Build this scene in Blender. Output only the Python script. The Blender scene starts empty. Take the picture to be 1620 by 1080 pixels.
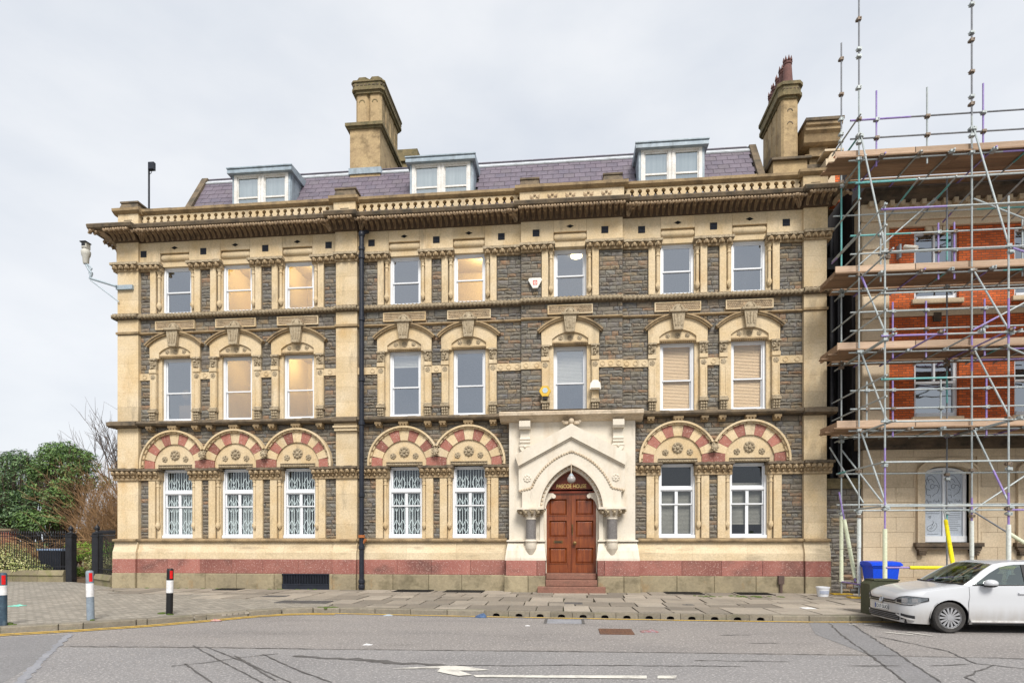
import bpy, bmesh, math, random
from mathutils import Vector, Matrix
R = math.radians
random.seed(7)
rng = random.Random(11)
scene = bpy.context.scene
C = scene.collection

# ------------------------------------------------------------------ camera
cd = bpy.data.cameras.new('camera')
cam = bpy.data.objects.new('camera', cd); C.objects.link(cam)
cd.sensor_width = 36.0; cd.lens = 21.0
cd.shift_y = 315.0 / 1620.0
cd.clip_start = 0.1; cd.clip_end = 3000
cam.location = (0, -21.0, 1.74)
cam.rotation_euler = (R(90), 0, R(5.53))
scene.camera = cam

# ------------------------------------------------------------------ world
SUN_EL, SUN_AZ = 45.0, 18.0      # degrees; azimuth measured from straight behind the camera
w = bpy.data.worlds.new('World'); scene.world = w; w.use_nodes = True
nt = w.node_tree; nt.nodes.clear()
def wn(t): return nt.nodes.new(t)
out = wn('ShaderNodeOutputWorld'); bg = wn('ShaderNodeBackground')
sky = wn('ShaderNodeTexSky'); sky.sky_type = 'NISHITA'; sky.sun_disc = False
sky.sun_elevation = R(SUN_EL); sky.sun_rotation = R(180 + SUN_AZ)
sky.air_density = 1.0; sky.dust_density = 2.0
tc = wn('ShaderNodeTexCoord')
mp = wn('ShaderNodeMapping'); mp.inputs['Scale'].default_value = (1.0, 1.0, 2.2)
n1 = wn('ShaderNodeTexNoise'); n1.inputs['Scale'].default_value = 1.9; n1.inputs['Detail'].default_value = 7; n1.inputs['Roughness'].default_value = .52
cr = wn('ShaderNodeValToRGB')
e = cr.color_ramp.elements
e[0].position = .36; e[0].color = (2.52, 2.66, 2.88, 1)
e[1].position = .62; e[1].color = (3.2, 3.25, 3.33, 1)
mx = wn('ShaderNodeMix'); mx.data_type = 'RGBA'; mx.inputs[0].default_value = .94
nt.links.new(tc.outputs['Generated'], mp.inputs[0]); nt.links.new(mp.outputs[0], n1.inputs['Vector'])
nt.links.new(n1.outputs['Fac'], cr.inputs[0])
nt.links.new(sky.outputs[0], mx.inputs[6]); nt.links.new(cr.outputs[0], mx.inputs[7])
nt.links.new(mx.outputs[2], bg.inputs['Color']); bg.inputs['Strength'].default_value = 0.1
nt.links.new(bg.outputs[0], out.inputs[0])

sd = bpy.data.lights.new('sun', 'SUN'); sun = bpy.data.objects.new('sun', sd); C.objects.link(sun)
sd.energy = 1.5; sd.angle = R(22); sd.color = (1.0, .95, .88)
a_, e_ = R(SUN_AZ), R(SUN_EL)
sdir = Vector((math.sin(a_) * math.cos(e_), -math.cos(a_) * math.cos(e_), math.sin(e_)))
sun.rotation_euler = sdir.to_track_quat('Z', 'Y').to_euler()
sun.location = (0, -30, 40)
vs = scene.view_settings
vs.view_transform = 'Standard'; vs.look = 'None'; vs.gamma = 1; vs.exposure = 1.54; vs.use_curve_mapping = False

# ------------------------------------------------------------------ materials
def mk(name, c1, c2=None, sc=1.5, rough=.85, bump=.2, bsc=35, stain=None, stamt=.6, stsc=(1.6, 1.6, .35), stth=.52,
       stain2=None, st2sc=(.8, .8, .8), st2th=.58, st2amt=.6, rnd=None, ramp=None, ramt=.25, speck=None, spec=.3, metal=0.,
       coat=0., joints=None, vscale=(1, 1, 1), detail=5, grain=1., zdirt=None):
    m = bpy.data.materials.new(name); m.use_nodes = True
    t = m.node_tree; N = t.nodes; L = t.links
    bs = N['Principled BSDF']
    bs.inputs['Roughness'].default_value = rough; bs.inputs['Metallic'].default_value = metal
    bs.inputs['Specular IOR Level'].default_value = spec; bs.inputs['Coat Weight'].default_value = coat
    bs.inputs['Coat Roughness'].default_value = .06
    geo = N.new('ShaderNodeNewGeometry'); P = geo.outputs['Position']
    if vscale != (1, 1, 1):
        q = N.new('ShaderNodeMapping'); q.inputs['Scale'].default_value = vscale; L.new(P, q.inputs[0]); P = q.outputs[0]
    def mixc(f, a, b, bt='MIX'):
        x = N.new('ShaderNodeMix'); x.data_type = 'RGBA'; x.blend_type = bt
        for s, v in ((0, f), (6, a), (7, b)):
            if hasattr(v, 'is_linked') or isinstance(v, bpy.types.NodeSocket): L.new(v, x.inputs[s])
            elif s == 0: x.inputs[0].default_value = v
            else: x.inputs[s].default_value = (*v, 1)
        return x.outputs[2]
    def noise(scale, vec=None, det=detail, rgh=.6):
        n = N.new('ShaderNodeTexNoise'); n.inputs['Scale'].default_value = scale; n.inputs['Detail'].default_value = det
        n.inputs['Roughness'].default_value = rgh
        L.new(vec or P, n.inputs['Vector']); return n.outputs['Fac']
    def rmap(s, a, b, lo=0., hi=1.):
        r = N.new('ShaderNodeMapRange'); r.inputs[1].default_value = a; r.inputs[2].default_value = b
        r.inputs[3].default_value = lo; r.inputs[4].default_value = hi; L.new(s, r.inputs[0]); return r.outputs[0]
    rs = None
    if rnd == 'obj': rs = N.new('ShaderNodeObjectInfo').outputs['Random']
    elif rnd == 'attr':
        an = N.new('ShaderNodeAttribute'); an.attribute_name = 'rnd'; rs = an.outputs['Fac']
    col = c1
    if ramp and rs is not None:
        r = N.new('ShaderNodeValToRGB'); r.color_ramp.interpolation = 'CONSTANT'
        els = r.color_ramp.elements
        while len(els) < len(ramp): els.new(.5)
        for k, c in enumerate(ramp): els[k].position = k / len(ramp); els[k].color = (*c, 1)
        L.new(rs, r.inputs[0]); col = r.outputs[0]
        if c2: col = mixc(rmap(noise(sc), .35, .7), col, c2)
    elif c2: col = mixc(rmap(noise(sc), .35, .68), c1, c2)
    if rs is not None and not ramp:
        v = rmap(rs, 0, 1, 1 - ramt, 1 + ramt)
        vv = N.new('ShaderNodeCombineColor')
        for i in range(3): L.new(v, vv.inputs[i])
        col = mixc(1.0, col, vv.outputs[0], 'MULTIPLY')
    if stain:
        q = N.new('ShaderNodeMapping'); q.inputs['Scale'].default_value = stsc; L.new(P, q.inputs[0])
        col = mixc(rmap(noise(1.0, q.outputs[0], 7), stth, stth + .2, 0, stamt), col, stain)
    if stain2:
        q = N.new('ShaderNodeMapping'); q.inputs['Scale'].default_value = st2sc; q.inputs['Location'].default_value = (7, 3, 5); L.new(P, q.inputs[0])
        col = mixc(rmap(noise(1.0, q.outputs[0], 8, .7), st2th, st2th + .14, 0, st2amt), col, stain2)
    if speck:
        col = mixc(rmap(noise(speck[1], None, 3), speck[2], speck[2] + .1, 0, .85), col, speck[0])
    if zdirt:
        sx = N.new('ShaderNodeSeparateXYZ'); L.new(P, sx.inputs[0])
        f1 = rmap(sx.outputs[2], zdirt[1], zdirt[2], 1, 0); q = N.new('ShaderNodeMapping'); q.inputs['Scale'].default_value = (6, 6, 1.2); L.new(P, q.inputs[0])
        mm = N.new('ShaderNodeMath'); mm.operation = 'MULTIPLY'; L.new(f1, mm.inputs[0]); L.new(rmap(noise(1.0, q.outputs[0]), .3, .7, .25, .95), mm.inputs[1])
        col = mixc(mm.outputs[0], col, zdirt[0])
    hs = noise(bsc, None, 4)
    g = rmap(noise(bsc * .6, None, 4, .7), .3, .75, 1 - .2 * grain, 1 + .16 * grain)
    vv = N.new('ShaderNodeCombineColor')
    for i in range(3): L.new(g, vv.inputs[i])
    col = mixc(1.0, col, vv.outputs[0], 'MULTIPLY')
    if joints:
        bw, bh, mc, ms, vert = joints
        sx = N.new('ShaderNodeSeparateXYZ'); L.new(P, sx.inputs[0])
        cx = N.new('ShaderNodeCombineXYZ'); L.new(sx.outputs[0], cx.inputs[0]); L.new(sx.outputs[2 if vert else 1], cx.inputs[1])
        b = N.new('ShaderNodeTexBrick'); L.new(cx.outputs[0], b.inputs['Vector'])
        b.inputs['Scale'].default_value = 1; b.inputs['Brick Width'].default_value = bw; b.inputs['Row Height'].default_value = bh
        b.inputs['Mortar Size'].default_value = ms; b.inputs['Color1'].default_value = (.72, .72, .72, 1); b.inputs['Color2'].default_value = (1.25, 1.25, 1.25, 1)
        b.inputs['Mortar'].default_value = (1, 1, 1, 1)
        col = mixc(1.0, col, b.outputs['Color'], 'MULTIPLY')
        col = mixc(b.outputs['Fac'], col, mc)
        ad = N.new('ShaderNodeMath'); ad.operation = 'MULTIPLY_ADD'; L.new(b.outputs['Fac'], ad.inputs[0]); ad.inputs[1].default_value = -1.2; L.new(hs, ad.inputs[2]); hs = ad.outputs[0]
    if isinstance(col, tuple): bs.inputs['Base Color'].default_value = (*col, 1)
    else: L.new(col, bs.inputs['Base Color'])
    if bump:
        bp = N.new('ShaderNodeBump'); bp.inputs['Strength'].default_value = bump; bp.inputs['Distance'].default_value = .02
        L.new(hs, bp.inputs['Height']); L.new(bp.outputs[0], bs.inputs['Normal'])
    return m

def glass(name, fac, tint=(.8, .85, .88), gcol=(.86, .92, 1.0)):
    m = bpy.data.materials.new(name); m.use_nodes = True
    t = m.node_tree; N = t.nodes; L = t.links; N.clear()
    o = N.new('ShaderNodeOutputMaterial'); mix = N.new('ShaderNodeMixShader')
    tr = N.new('ShaderNodeBsdfTransparent'); tr.inputs[0].default_value = (*tint, 1)
    gl = N.new('ShaderNodeBsdfGlossy'); gl.inputs[0].default_value = (*gcol, 1); gl.inputs['Roughness'].default_value = .015
    lw = N.new('ShaderNodeLayerWeight'); lw.inputs[0].default_value = .5
    pw = N.new('ShaderNodeMath'); pw.operation = 'POWER'; L.new(lw.outputs['Facing'], pw.inputs[0]); pw.inputs[1].default_value = 4.5
    fr = N.new('ShaderNodeMath'); fr.operation = 'MULTIPLY_ADD'; L.new(pw.outputs[0], fr.inputs[0]); fr.inputs[1].default_value = .9; fr.inputs[2].default_value = .045
    ad = N.new('ShaderNodeMath'); ad.operation = 'ADD'; ad.use_clamp = True; L.new(fr.outputs[0], ad.inputs[0]); ad.inputs[1].default_value = fac
    geo = N.new('ShaderNodeNewGeometry'); ns = N.new('ShaderNodeTexNoise'); ns.inputs['Scale'].default_value = .9; L.new(geo.outputs['Position'], ns.inputs['Vector'])
    bp = N.new('ShaderNodeBump'); bp.inputs['Strength'].default_value = .25; bp.inputs['Distance'].default_value = .05; L.new(ns.outputs['Fac'], bp.inputs['Height']); L.new(bp.outputs[0], gl.inputs['Normal'])
    L.new(ad.outputs[0], mix.inputs[0]); L.new(tr.outputs[0], mix.inputs[1]); L.new(gl.outputs[0], mix.inputs[2]); L.new(mix.outputs[0], o.inputs[0])
    return m

def emit(name, col, s):
    m = bpy.data.materials.new(name); m.use_nodes = True
    b = m.node_tree.nodes['Principled BSDF']; b.inputs['Base Color'].default_value = (*col, 1)
    b.inputs['Emission Color'].default_value = (*col, 1); b.inputs['Emission Strength'].default_value = s
    return m

CREAM = (.55, .42, .245); CREAM2 = (.61, .505, .35)
cream_kw = dict(c2=CREAM2, sc=.9, bump=.12, bsc=30, stain=(.46, .285, .11), stamt=.5, stsc=(1.3, 1.3, .8), stth=.55,
                stain2=(.20, .165, .12), st2sc=(2.6, 2.6, .55), st2th=.56, st2amt=.5)
M = {}
M['cream'] = mk('sandstone', CREAM, **cream_kw)
M['cream_block'] = mk('sandstone_block', CREAM, rnd='obj', ramt=.11, **cream_kw)
M['carved'] = mk('carved_sandstone', (.37, .265, .15), (.46, .36, .23), sc=5, bump=.5, bsc=45, stain=(.09, .065, .045), stamt=.75, stsc=(9, 9, 6), stth=.5)
M['carved_dark'] = mk('sooty_carved_stone', (.43, .32, .205), (.33, .24, .155), sc=4, bump=.5, bsc=40, stain=(.06, .045, .035), stamt=.8, stsc=(7, 7, 5), stth=.5)
M['carved_pale'] = mk('pale_carved_stone', (.42, .35, .245), (.33, .265, .175), sc=6, bump=.5, bsc=45, stain=(.11, .08, .05), stamt=.75, stsc=(14, 14, 12), stth=.5)
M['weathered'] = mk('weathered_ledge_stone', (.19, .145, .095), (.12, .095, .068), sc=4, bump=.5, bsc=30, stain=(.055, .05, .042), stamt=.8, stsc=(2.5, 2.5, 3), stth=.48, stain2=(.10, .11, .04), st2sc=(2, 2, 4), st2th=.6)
M['tan_weathered'] = mk('tan_weathered_stone', (.36, .265, .15), (.26, .185, .105), sc=3, bump=.35, bsc=30, stain=(.09, .07, .05), stamt=.7, stsc=(2.5, 2.5, 2), stth=.5)
RUB = [(.175, .160, .135), (.145, .142, .135), (.215, .185, .15), (.155, .138, .115), (.20, .195, .18), (.23, .175, .125), (.125, .108, .098), (.18, .165, .158), (.26, .19, .115), (.155, .142, .132), (.20, .155, .12), (.145, .142, .145), (.27, .165, .10)]
rub_kw = dict(c2=(.19, .172, .135), sc=6, bump=.9, bsc=22, ramp=RUB, stain=(.075, .064, .056), stamt=.5, stsc=(5, 5, 9), stth=.55)
M['rubble'] = mk('rubble_stone', RUB[0], rnd='obj', **rub_kw)
M['rubble_stuff'] = mk('rubble_stone_small', RUB[0], rnd='attr', **rub_kw)
M['mortar'] = mk('dark_mortar', (.07, .06, .05), (.10, .088, .075), sc=6, bump=.5)
M['granite'] = mk('red_granite', (.30, .125, .10), (.235, .09, .074), sc=1.3, bump=.25, bsc=60, speck=((.46, .30, .26), 22, .56), rnd='obj', ramt=.26, rough=.6, stain=(.10, .052, .045), stamt=.7, stsc=(1.1, 1.1, 1.6), stth=.5)
M['granite_arch'] = mk('red_granite_voussoir', (.33, .135, .10), (.25, .095, .072), sc=3, bump=.2, bsc=60, speck=((.46, .29, .25), 20, .56), rnd='obj', ramt=.28, rough=.65)
M['base'] = mk('base_stone', (.32, .27, .175), (.25, .21, .14), sc=1.5, bump=.5, bsc=20, rnd='obj', ramt=.14, stain=(.10, .085, .05), stamt=.7, stsc=(1.8, 1.8, 2.2), stth=.5, stain2=(.30, .17, .06), st2sc=(1.5, 1.5, 1), st2th=.58, st2amt=.6)
M['plinth'] = mk('plinth_stone', (.56, .445, .285), (.62, .52, .365), sc=1, bump=.15, bsc=30, rnd='obj', ramt=.05, stain=(.22, .175, .12), stamt=.6, stsc=(.9, .9, 5), stth=.54, stain2=(.46, .31, .15), st2sc=(2, 2, .6), st2th=.6)
M['stucco'] = mk('painted_stucco', (.65, .60, .51), (.60, .545, .455), sc=1.2, grain=.35, bump=.06, bsc=25, rough=.6, stain=(.47, .37, .25), stamt=.55, stsc=(2.5, 2.5, .5), stth=.52, stain2=(.25, .21, .155), st2sc=(5, 5, 1.1), st2th=.60, st2amt=.5)
M['stucco_top'] = mk('weathered_stucco', (.52, .42, .30), (.62, .53, .41), sc=2, bump=.15, bsc=25, rough=.7, stain=(.2, .16, .11), stamt=.7, stsc=(3, 3, 3), stth=.52)
M['grey_granite'] = mk('grey_granite', (.15, .14, .135), (.19, .18, .175), sc=20, bump=.05, speck=((.06, .06, .06), 50, .6), rough=.4)
M['white'] = mk('white_paint', (.71, .73, .76), (.66, .68, .71), sc=2, grain=.2, rough=.4, bump=.04, stain=(.55, .54, .50), stamt=.35, stsc=(4, 4, 1), stth=.58)
M['worn_white'] = mk('flaking_white_paint', (.72, .72, .71), (.62, .60, .56), sc=3, rough=.6, bump=.2, stain=(.35, .31, .25), stamt=.6, stsc=(9, 9, 2), stth=.56)
M['lead'] = mk('lead_sheet', (.25, .31, .36), (.34, .40, .45), sc=3, rough=.5, bump=.25, bsc=12, stain=(.13, .15, .16), stamt=.7, stsc=(4, 4, 1.5), stth=.52)
M['lead_pale'] = mk('pale_lead_flashing', (.50, .53, .56), (.40, .42, .45), sc=3, rough=.6, bump=.2, stain=(.22, .24, .22), stamt=.6, stsc=(3, 3, 3))
SL = [(.135, .112, .145), (.155, .128, .16), (.12, .105, .135), (.15, .13, .15), (.165, .14, .175), (.13, .115, .15)]
sl_kw = dict(c2=(.16, .135, .165), sc=3, bump=.15, bsc=20, ramp=SL, rough=.55, stain=(.085, .08, .095), stamt=.4, stsc=(2, 2, 2), stth=.55)
M['slate'] = mk('roof_slate', SL[0], rnd='obj', **sl_kw)
M['slate_stuff'] = mk('roof_slate_far', SL[0], rnd='attr', **sl_kw)
M['under'] = mk('dark_underlay', (.03, .028, .03), bump=0)
M['chim'] = mk('chimney_stone', (.45, .335, .185), (.35, .255, .145), sc=2.2, bump=.4, bsc=25, stain=(.12, .085, .045), stamt=.75, stsc=(2.5, 2.5, 2.5), stth=.5, stain2=(.46, .27, .07), st2sc=(1.4, 1.4, 1.4), st2th=.6, st2amt=.4)
M['lichen'] = mk('lichen_stone', (.22, .175, .09), (.16, .13, .075), sc=5, bump=.5, bsc=25, stain=(.08, .075, .04), stamt=.8, stsc=(4, 4, 4), stth=.47, stain2=(.20, .18, .05), st2sc=(3, 3, 3), st2th=.58)
M['pot'] = mk('terracotta_pot', (.17, .082, .07), (.13, .07, .065), sc=4, bump=.2, stain=(.08, .05, .05), stamt=.6, stsc=(3, 3, 3))
M['door'] = mk('varnished_wood', (.225, .058, .017), (.13, .028, .010), sc=3, rough=.32, bump=.08, bsc=60, coat=.4, vscale=(2.5, 2.5, .6), stain=(.33, .10, .025), stamt=.6, stsc=(9, 9, 1.6), stth=.5, stain2=(.07, .017, .010), st2sc=(3.4, 3.4, 1.4), st2th=.52)
M['sign'] = mk('fanlight_board', (.19, .042, .02), (.14, .03, .016), sc=4, rough=.35, bump=.03, vscale=(1, 1, 3))
M['gold'] = mk('gold_lettering', (.85, .66, .26), rough=.5, metal=0, bump=0)
M['brass'] = mk('aged_brass', (.16, .10, .04), rough=.4, metal=.7, bump=.1)
M['iron'] = mk('black_iron', (.012, .013, .017), (.02, .021, .026), sc=4, rough=.45, bump=.1)
M['iron_blue'] = mk('cast_iron_pipe', (.012, .015, .024), (.02, .024, .035), sc=4, rough=.45, bump=.15, stain=(.12, .05, .02), stamt=.4, stsc=(5, 5, 2), stth=.66)
M['dark'] = mk('opening_shade', (.008, .008, .009), bump=0, rough=1)  # near-black colour standing in for the shade inside openings
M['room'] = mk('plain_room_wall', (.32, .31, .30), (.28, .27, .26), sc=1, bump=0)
M['room_lit'] = mk('lamplit_room_wall', (.68, .60, .44), (.60, .53, .40), sc=1, bump=0)  # yellow of the lamplight put into the wall colour of lit rooms
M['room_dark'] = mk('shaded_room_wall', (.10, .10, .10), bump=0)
M['pane'] = glass('window_glass', .27)
M['pane_clear'] = glass('clear_window_glass', .03, tint=(.95, .95, .94))
M['pane_dormer'] = glass('dormer_glass', .36, gcol=(.88, .97, 1.0))
M['pane_low'] = glass('lower_window_glass', .03, tint=(.92, .97, .98))
M['pane_warm'] = glass('lit_window_glass', .17, tint=(.95, .93, .88))
M['blind_tan'] = mk('tan_wood_blind', (.78, .60, .40), (.72, .54, .34), sc=1.5, bump=.05, vscale=(.4, 1, 6))
M['blind_pale'] = mk('pale_blind', (.78, .70, .60), (.70, .62, .52), sc=1.5, bump=.05, vscale=(.4, 1, 6))
M['blind_dark'] = mk('grey_venetian_blind', (.26, .235, .20), (.20, .18, .155), sc=2, bump=.05)
M['curtain'] = mk('vertical_blind', (.42, .43, .42), (.26, .28, .28), sc=1, bump=0, vscale=(9, 1, .2))
M['grille'] = mk('white_lattice_grille', (.66, .70, .70), rough=.4, bump=0)
# ------------------------------------------------------------------ mesh helpers
class MB:
    def __init__(s): s.v = []; s.f = []; s.a = []
    def add(s, vs, fs, att=None):
        o = len(s.v); s.v += [tuple(v) for v in vs]; s.f += [tuple(i + o for i in f) for f in fs]
        if att is not None: s.a += [att] * len(fs)
        return s
    def box(s, x0, x1, y0, y1, z0, z1):
        return s.add([(x0, y0, z0), (x1, y0, z0), (x1, y1, z0), (x0, y1, z0), (x0, y0, z1), (x1, y0, z1), (x1, y1, z1), (x0, y1, z1)],
                     [(0, 3, 2, 1), (4, 5, 6, 7), (0, 1, 5, 4), (1, 2, 6, 5), (2, 3, 7, 6), (3, 0, 4, 7)])
    def bbox(s, x0, x1, y0, y1, z0, z1, b=.015):          # box with its front edges chamfered
        return s.add([(x0 + b, y0, z0 + b), (x1 - b, y0, z0 + b), (x1 - b, y0, z1 - b), (x0 + b, y0, z1 - b),
                      (x0, y0 + b, z0), (x1, y0 + b, z0), (x1, y0 + b, z1), (x0, y0 + b, z1),
                      (x0, y1, z0), (x1, y1, z0), (x1, y1, z1), (x0, y1, z1)],
                     [(0, 1, 2, 3), (0, 4, 5, 1), (1, 5, 6, 2), (2, 6, 7, 3), (3, 7, 4, 0), (4, 8, 9, 5), (5, 9, 10, 6), (6, 10, 11, 7), (7, 11, 8, 4), (8, 11, 10, 9)])
    def prism(s, poly, y0, y1):                            # polygon in (x, z), extruded along y
        n = len(poly)
        return s.add([(x, y0, z) for x, z in poly] + [(x, y1, z) for x, z in poly],
                     [tuple(range(n)), tuple(range(2 * n - 1, n - 1, -1))] + [(i, i + n, (i + 1) % n + n, (i + 1) % n) for i in range(n)])
    def xprism(s, prof, x0, x1):                           # profile in (y, z), extruded along x
        n = len(prof)
        return s.add([(x0, y, z) for y, z in prof] + [(x1, y, z) for y, z in prof],
                     [tuple(range(n)), tuple(range(2 * n - 1, n - 1, -1))] + [(i, i + n, (i + 1) % n + n, (i + 1) % n) for i in range(n)])
    def zprism(s, poly, z0, z1):
        n = len(poly)
        return s.add([(x, y, z0) for x, y in poly] + [(x, y, z1) for x, y in poly],
                     [tuple(range(n)), tuple(range(2 * n - 1, n - 1, -1))] + [(i, i + n, (i + 1) % n + n, (i + 1) % n) for i in range(n)])
    def tube(s, p, q, r, n=8, r2=None, cap=True):
        p = Vector(p); q = Vector(q); d = (q - p)
        if d.length < 1e-6: return s
        d.normalize(); u = d.cross(Vector((0, 0, 1)) if abs(d.z) < .95 else Vector((1, 0, 0))).normalized(); w_ = d.cross(u)
        r2 = r if r2 is None else r2
        vs = [p + (u * math.cos(2 * math.pi * i / n) + w_ * math.sin(2 * math.pi * i / n)) * r for i in range(n)]
        vs += [q + (u * math.cos(2 * math.pi * i / n) + w_ * math.sin(2 * math.pi * i / n)) * r2 for i in range(n)]
        fs = [(i, (i + 1) % n, (i + 1) % n + n, i + n) for i in range(n)]
        if cap: fs += [tuple(range(n - 1, -1, -1)), tuple(range(n, 2 * n))]
        return s.add(vs, fs)
    def pipe(s, pts, r, n=6):
        for a, b in zip(pts, pts[1:]): s.tube(a, b, r, n)
        return s
    def lathe(s, prof, c, n=12, axis='z', cap=True):                 # prof: (r, h)
        vs = []
        for r, h in prof:
            for i in range(n):
                a = 2 * math.pi * i / n; x, y = r * math.cos(a), r * math.sin(a)
                p = (x, y, h) if axis == 'z' else ((x, h, y) if axis == 'y' else (h, x, y))
                vs.append((c[0] + p[0], c[1] + p[1], c[2] + p[2]))
        fs = [(k * n + i, k * n + (i + 1) % n, (k + 1) * n + (i + 1) % n, (k + 1) * n + i) for k in range(len(prof) - 1) for i in range(n)]
        if cap: fs += [tuple(range(n - 1, -1, -1)), tuple(range((len(prof) - 1) * n, len(prof) * n))]
        return s.add(vs, fs)
    def blob(s, c, rx, ry, rz, n=7, m=4):
        vs = [(c[0], c[1], c[2] - rz)]
        for k in range(1, m):
            t = math.pi * k / m
            for i in range(n):
                a = 2 * math.pi * i / n
                vs.append((c[0] + rx * math.sin(t) * math.cos(a), c[1] + ry * math.sin(t) * math.sin(a), c[2] - rz * math.cos(t)))
        vs.append((c[0], c[1], c[2] + rz)); e = len(vs) - 1
        fs = [(0, 1 + (i + 1) % n, 1 + i) for i in range(n)]
        for k in range(m - 2):
            o = 1 + k * n
            fs += [(o + i, o + (i + 1) % n, o + n + (i + 1) % n, o + n + i) for i in range(n)]
        o = 1 + (m - 2) * n
        fs += [(o + i, o + (i + 1) % n, e) for i in range(n)]
        return s.add(vs, fs)
    def mesh(s, name, mat, smooth=False, recalc=True):
        me = bpy.data.meshes.new(name); me.from_pydata(s.v, [], s.f)
        if s.a:
            at = me.attributes.new('rnd', 'FLOAT', 'FACE'); at.data.foreach_set('value', s.a)
        if recalc:
            b = bmesh.new(); b.from_mesh(me); bmesh.ops.recalc_face_normals(b, faces=b.faces); b.to_mesh(me); b.free()
        if smooth:
            me.polygons.foreach_set('use_smooth', [True] * len(me.polygons))
            try: me.set_sharp_from_angle(angle=R(40))
            except Exception: pass
        if mat: me.materials.append(mat)
        return me

WO = {}
def woff(p):
    v = Vector((0, 0, 0))
    while p is not None:
        v = v + p.location; p = p.parent
    return v
def link(name, data, parent=None, loc=(0, 0, 0)):
    o = bpy.data.objects.new(name, data); C.objects.link(o)
    if parent is not None: o.parent = parent
    o.location = Vector(loc) - woff(parent)
    return o
def part(name, mb, mat, parent=None, smooth=False, kind=None, label=None):
    o = link(name, mb.mesh(name, mat, smooth), parent)
    if kind: o['kind'] = kind
    if label: o['label'] = label
    return o
def inst(name, me, parent, loc, rot=(0, 0, 0), sc=(1, 1, 1), label=None):
    o = link(name, me, parent, loc); o.rotation_euler = rot; o.scale = sc
    if label: o['label'] = label
    return o
def tag(o, label, cat, group=None):
    o['label'] = label; o['category'] = cat
    if group: o['group'] = group
    return o
def thing(name, label, cat, loc=(0, 0, 0), group=None):
    o = bpy.data.objects.new(name, None); C.objects.link(o); o.location = loc; o.empty_display_size = .3
    return tag(o, label, cat, group)
def struct(name, mb, mat, parent=None):
    o = part(name, mb, mat, parent)
    if parent is None: o['kind'] = 'structure'
    return o
def copy_tree(o, parent=None):
    c = o.copy(); C.objects.link(c); c.parent = parent
    for ch in list(o.children): copy_tree(ch, c)
    return c
def arc(cx, cz, r, a0, a1, n):
    return [(cx + r * math.cos(R(a0 + (a1 - a0) * i / n)), cz + r * math.sin(R(a0 + (a1 - a0) * i / n))) for i in range(n + 1)]
# ------------------------------------------------------------------ ground, road, pavement
ROADZ = -0.12
M['asphalt'] = mk('asphalt', (.27, .25, .237), (.235, .22, .213), sc=.35, rough=.9, bump=1.0, bsc=38, speck=((.47, .44, .415), 26, .55), stain=(.185, .175, .172), stamt=.55, stsc=(.18, .9, 1), stth=.52, stain2=(.175, .162, .155), st2sc=(.35, 1.1, 1), st2th=.54, st2amt=.7)
M['asphalt_patch'] = mk('newer_asphalt', (.225, .22, .225), (.20, .197, .2), sc=.8, rough=.9, bump=.9, bsc=38, speck=((.33, .325, .32), 26, .56))
M['seam'] = mk('pale_seam_tar', (.29, .295, .32), (.23, .235, .255), sc=2, bump=.4, bsc=50)
M['crack'] = mk('crack', (.085, .08, .077), (.13, .124, .12), sc=5, bump=.3)
M['flag'] = mk('flagstone', (.31, .27, .22), (.26, .232, .195), sc=1.3, bump=.35, bsc=28, rnd='obj', ramt=.32, stain=(.165, .143, .12), stamt=.6, stsc=(1.2, 1.2, 1), stth=.54, stain2=(.14, .145, .07), st2sc=(.9, .9, 1), st2th=.62, st2amt=.5)
M['pavejoint'] = mk('mossy_joint', (.045, .045, .025), (.035, .032, .024), sc=3, bump=.5, stain=(.09, .12, .03), stamt=.7, stsc=(1, 1, 1))
M['setts'] = mk('small_block_paving', (.33, .30, .255), (.28, .258, .22), sc=.8, bump=.5, bsc=30, joints=(.21, .105, (.18, .163, .135), .012, False), stain=(.21, .19, .16), stamt=.5, stsc=(.6, .6, 1), stth=.54)
M['kerb'] = mk('kerb_stone', (.24, .212, .165), (.185, .165, .13), sc=2.5, bump=.5, bsc=28, rnd='obj', ramt=.13, stain=(.10, .115, .045), stamt=.6, stsc=(1.2, 1.2, 5), stth=.54)
M['yellow'] = mk('worn_yellow_line', (.74, .47, .07), (.66, .43, .08), sc=4, bump=.4, bsc=50, stain=(.24, .215, .18), stamt=.9, stsc=(2.2, 2.2, 1), stth=.53)
M['wline'] = mk('worn_white_line', (.68, .66, .60), (.58, .56, .51), sc=4, bump=.4, bsc=50, stain=(.25, .235, .225), stamt=.95, stsc=(4, 6, 1), stth=.53)
M['soil'] = mk('garden_soil', (.13, .085, .05), (.09, .065, .04), sc=3, bump=.8)
M['rust'] = mk('rusty_cover', (.17, .085, .05), (.12, .07, .05), sc=8, bump=.5, bsc=40)
M['moss'] = mk('moss', (.075, .12, .022), (.10, .14, .03), sc=5, bump=.8, bsc=60)
M['grass'] = mk('lawn', (.06, .10, .025), (.085, .12, .03), sc=3, bump=.8)

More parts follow.
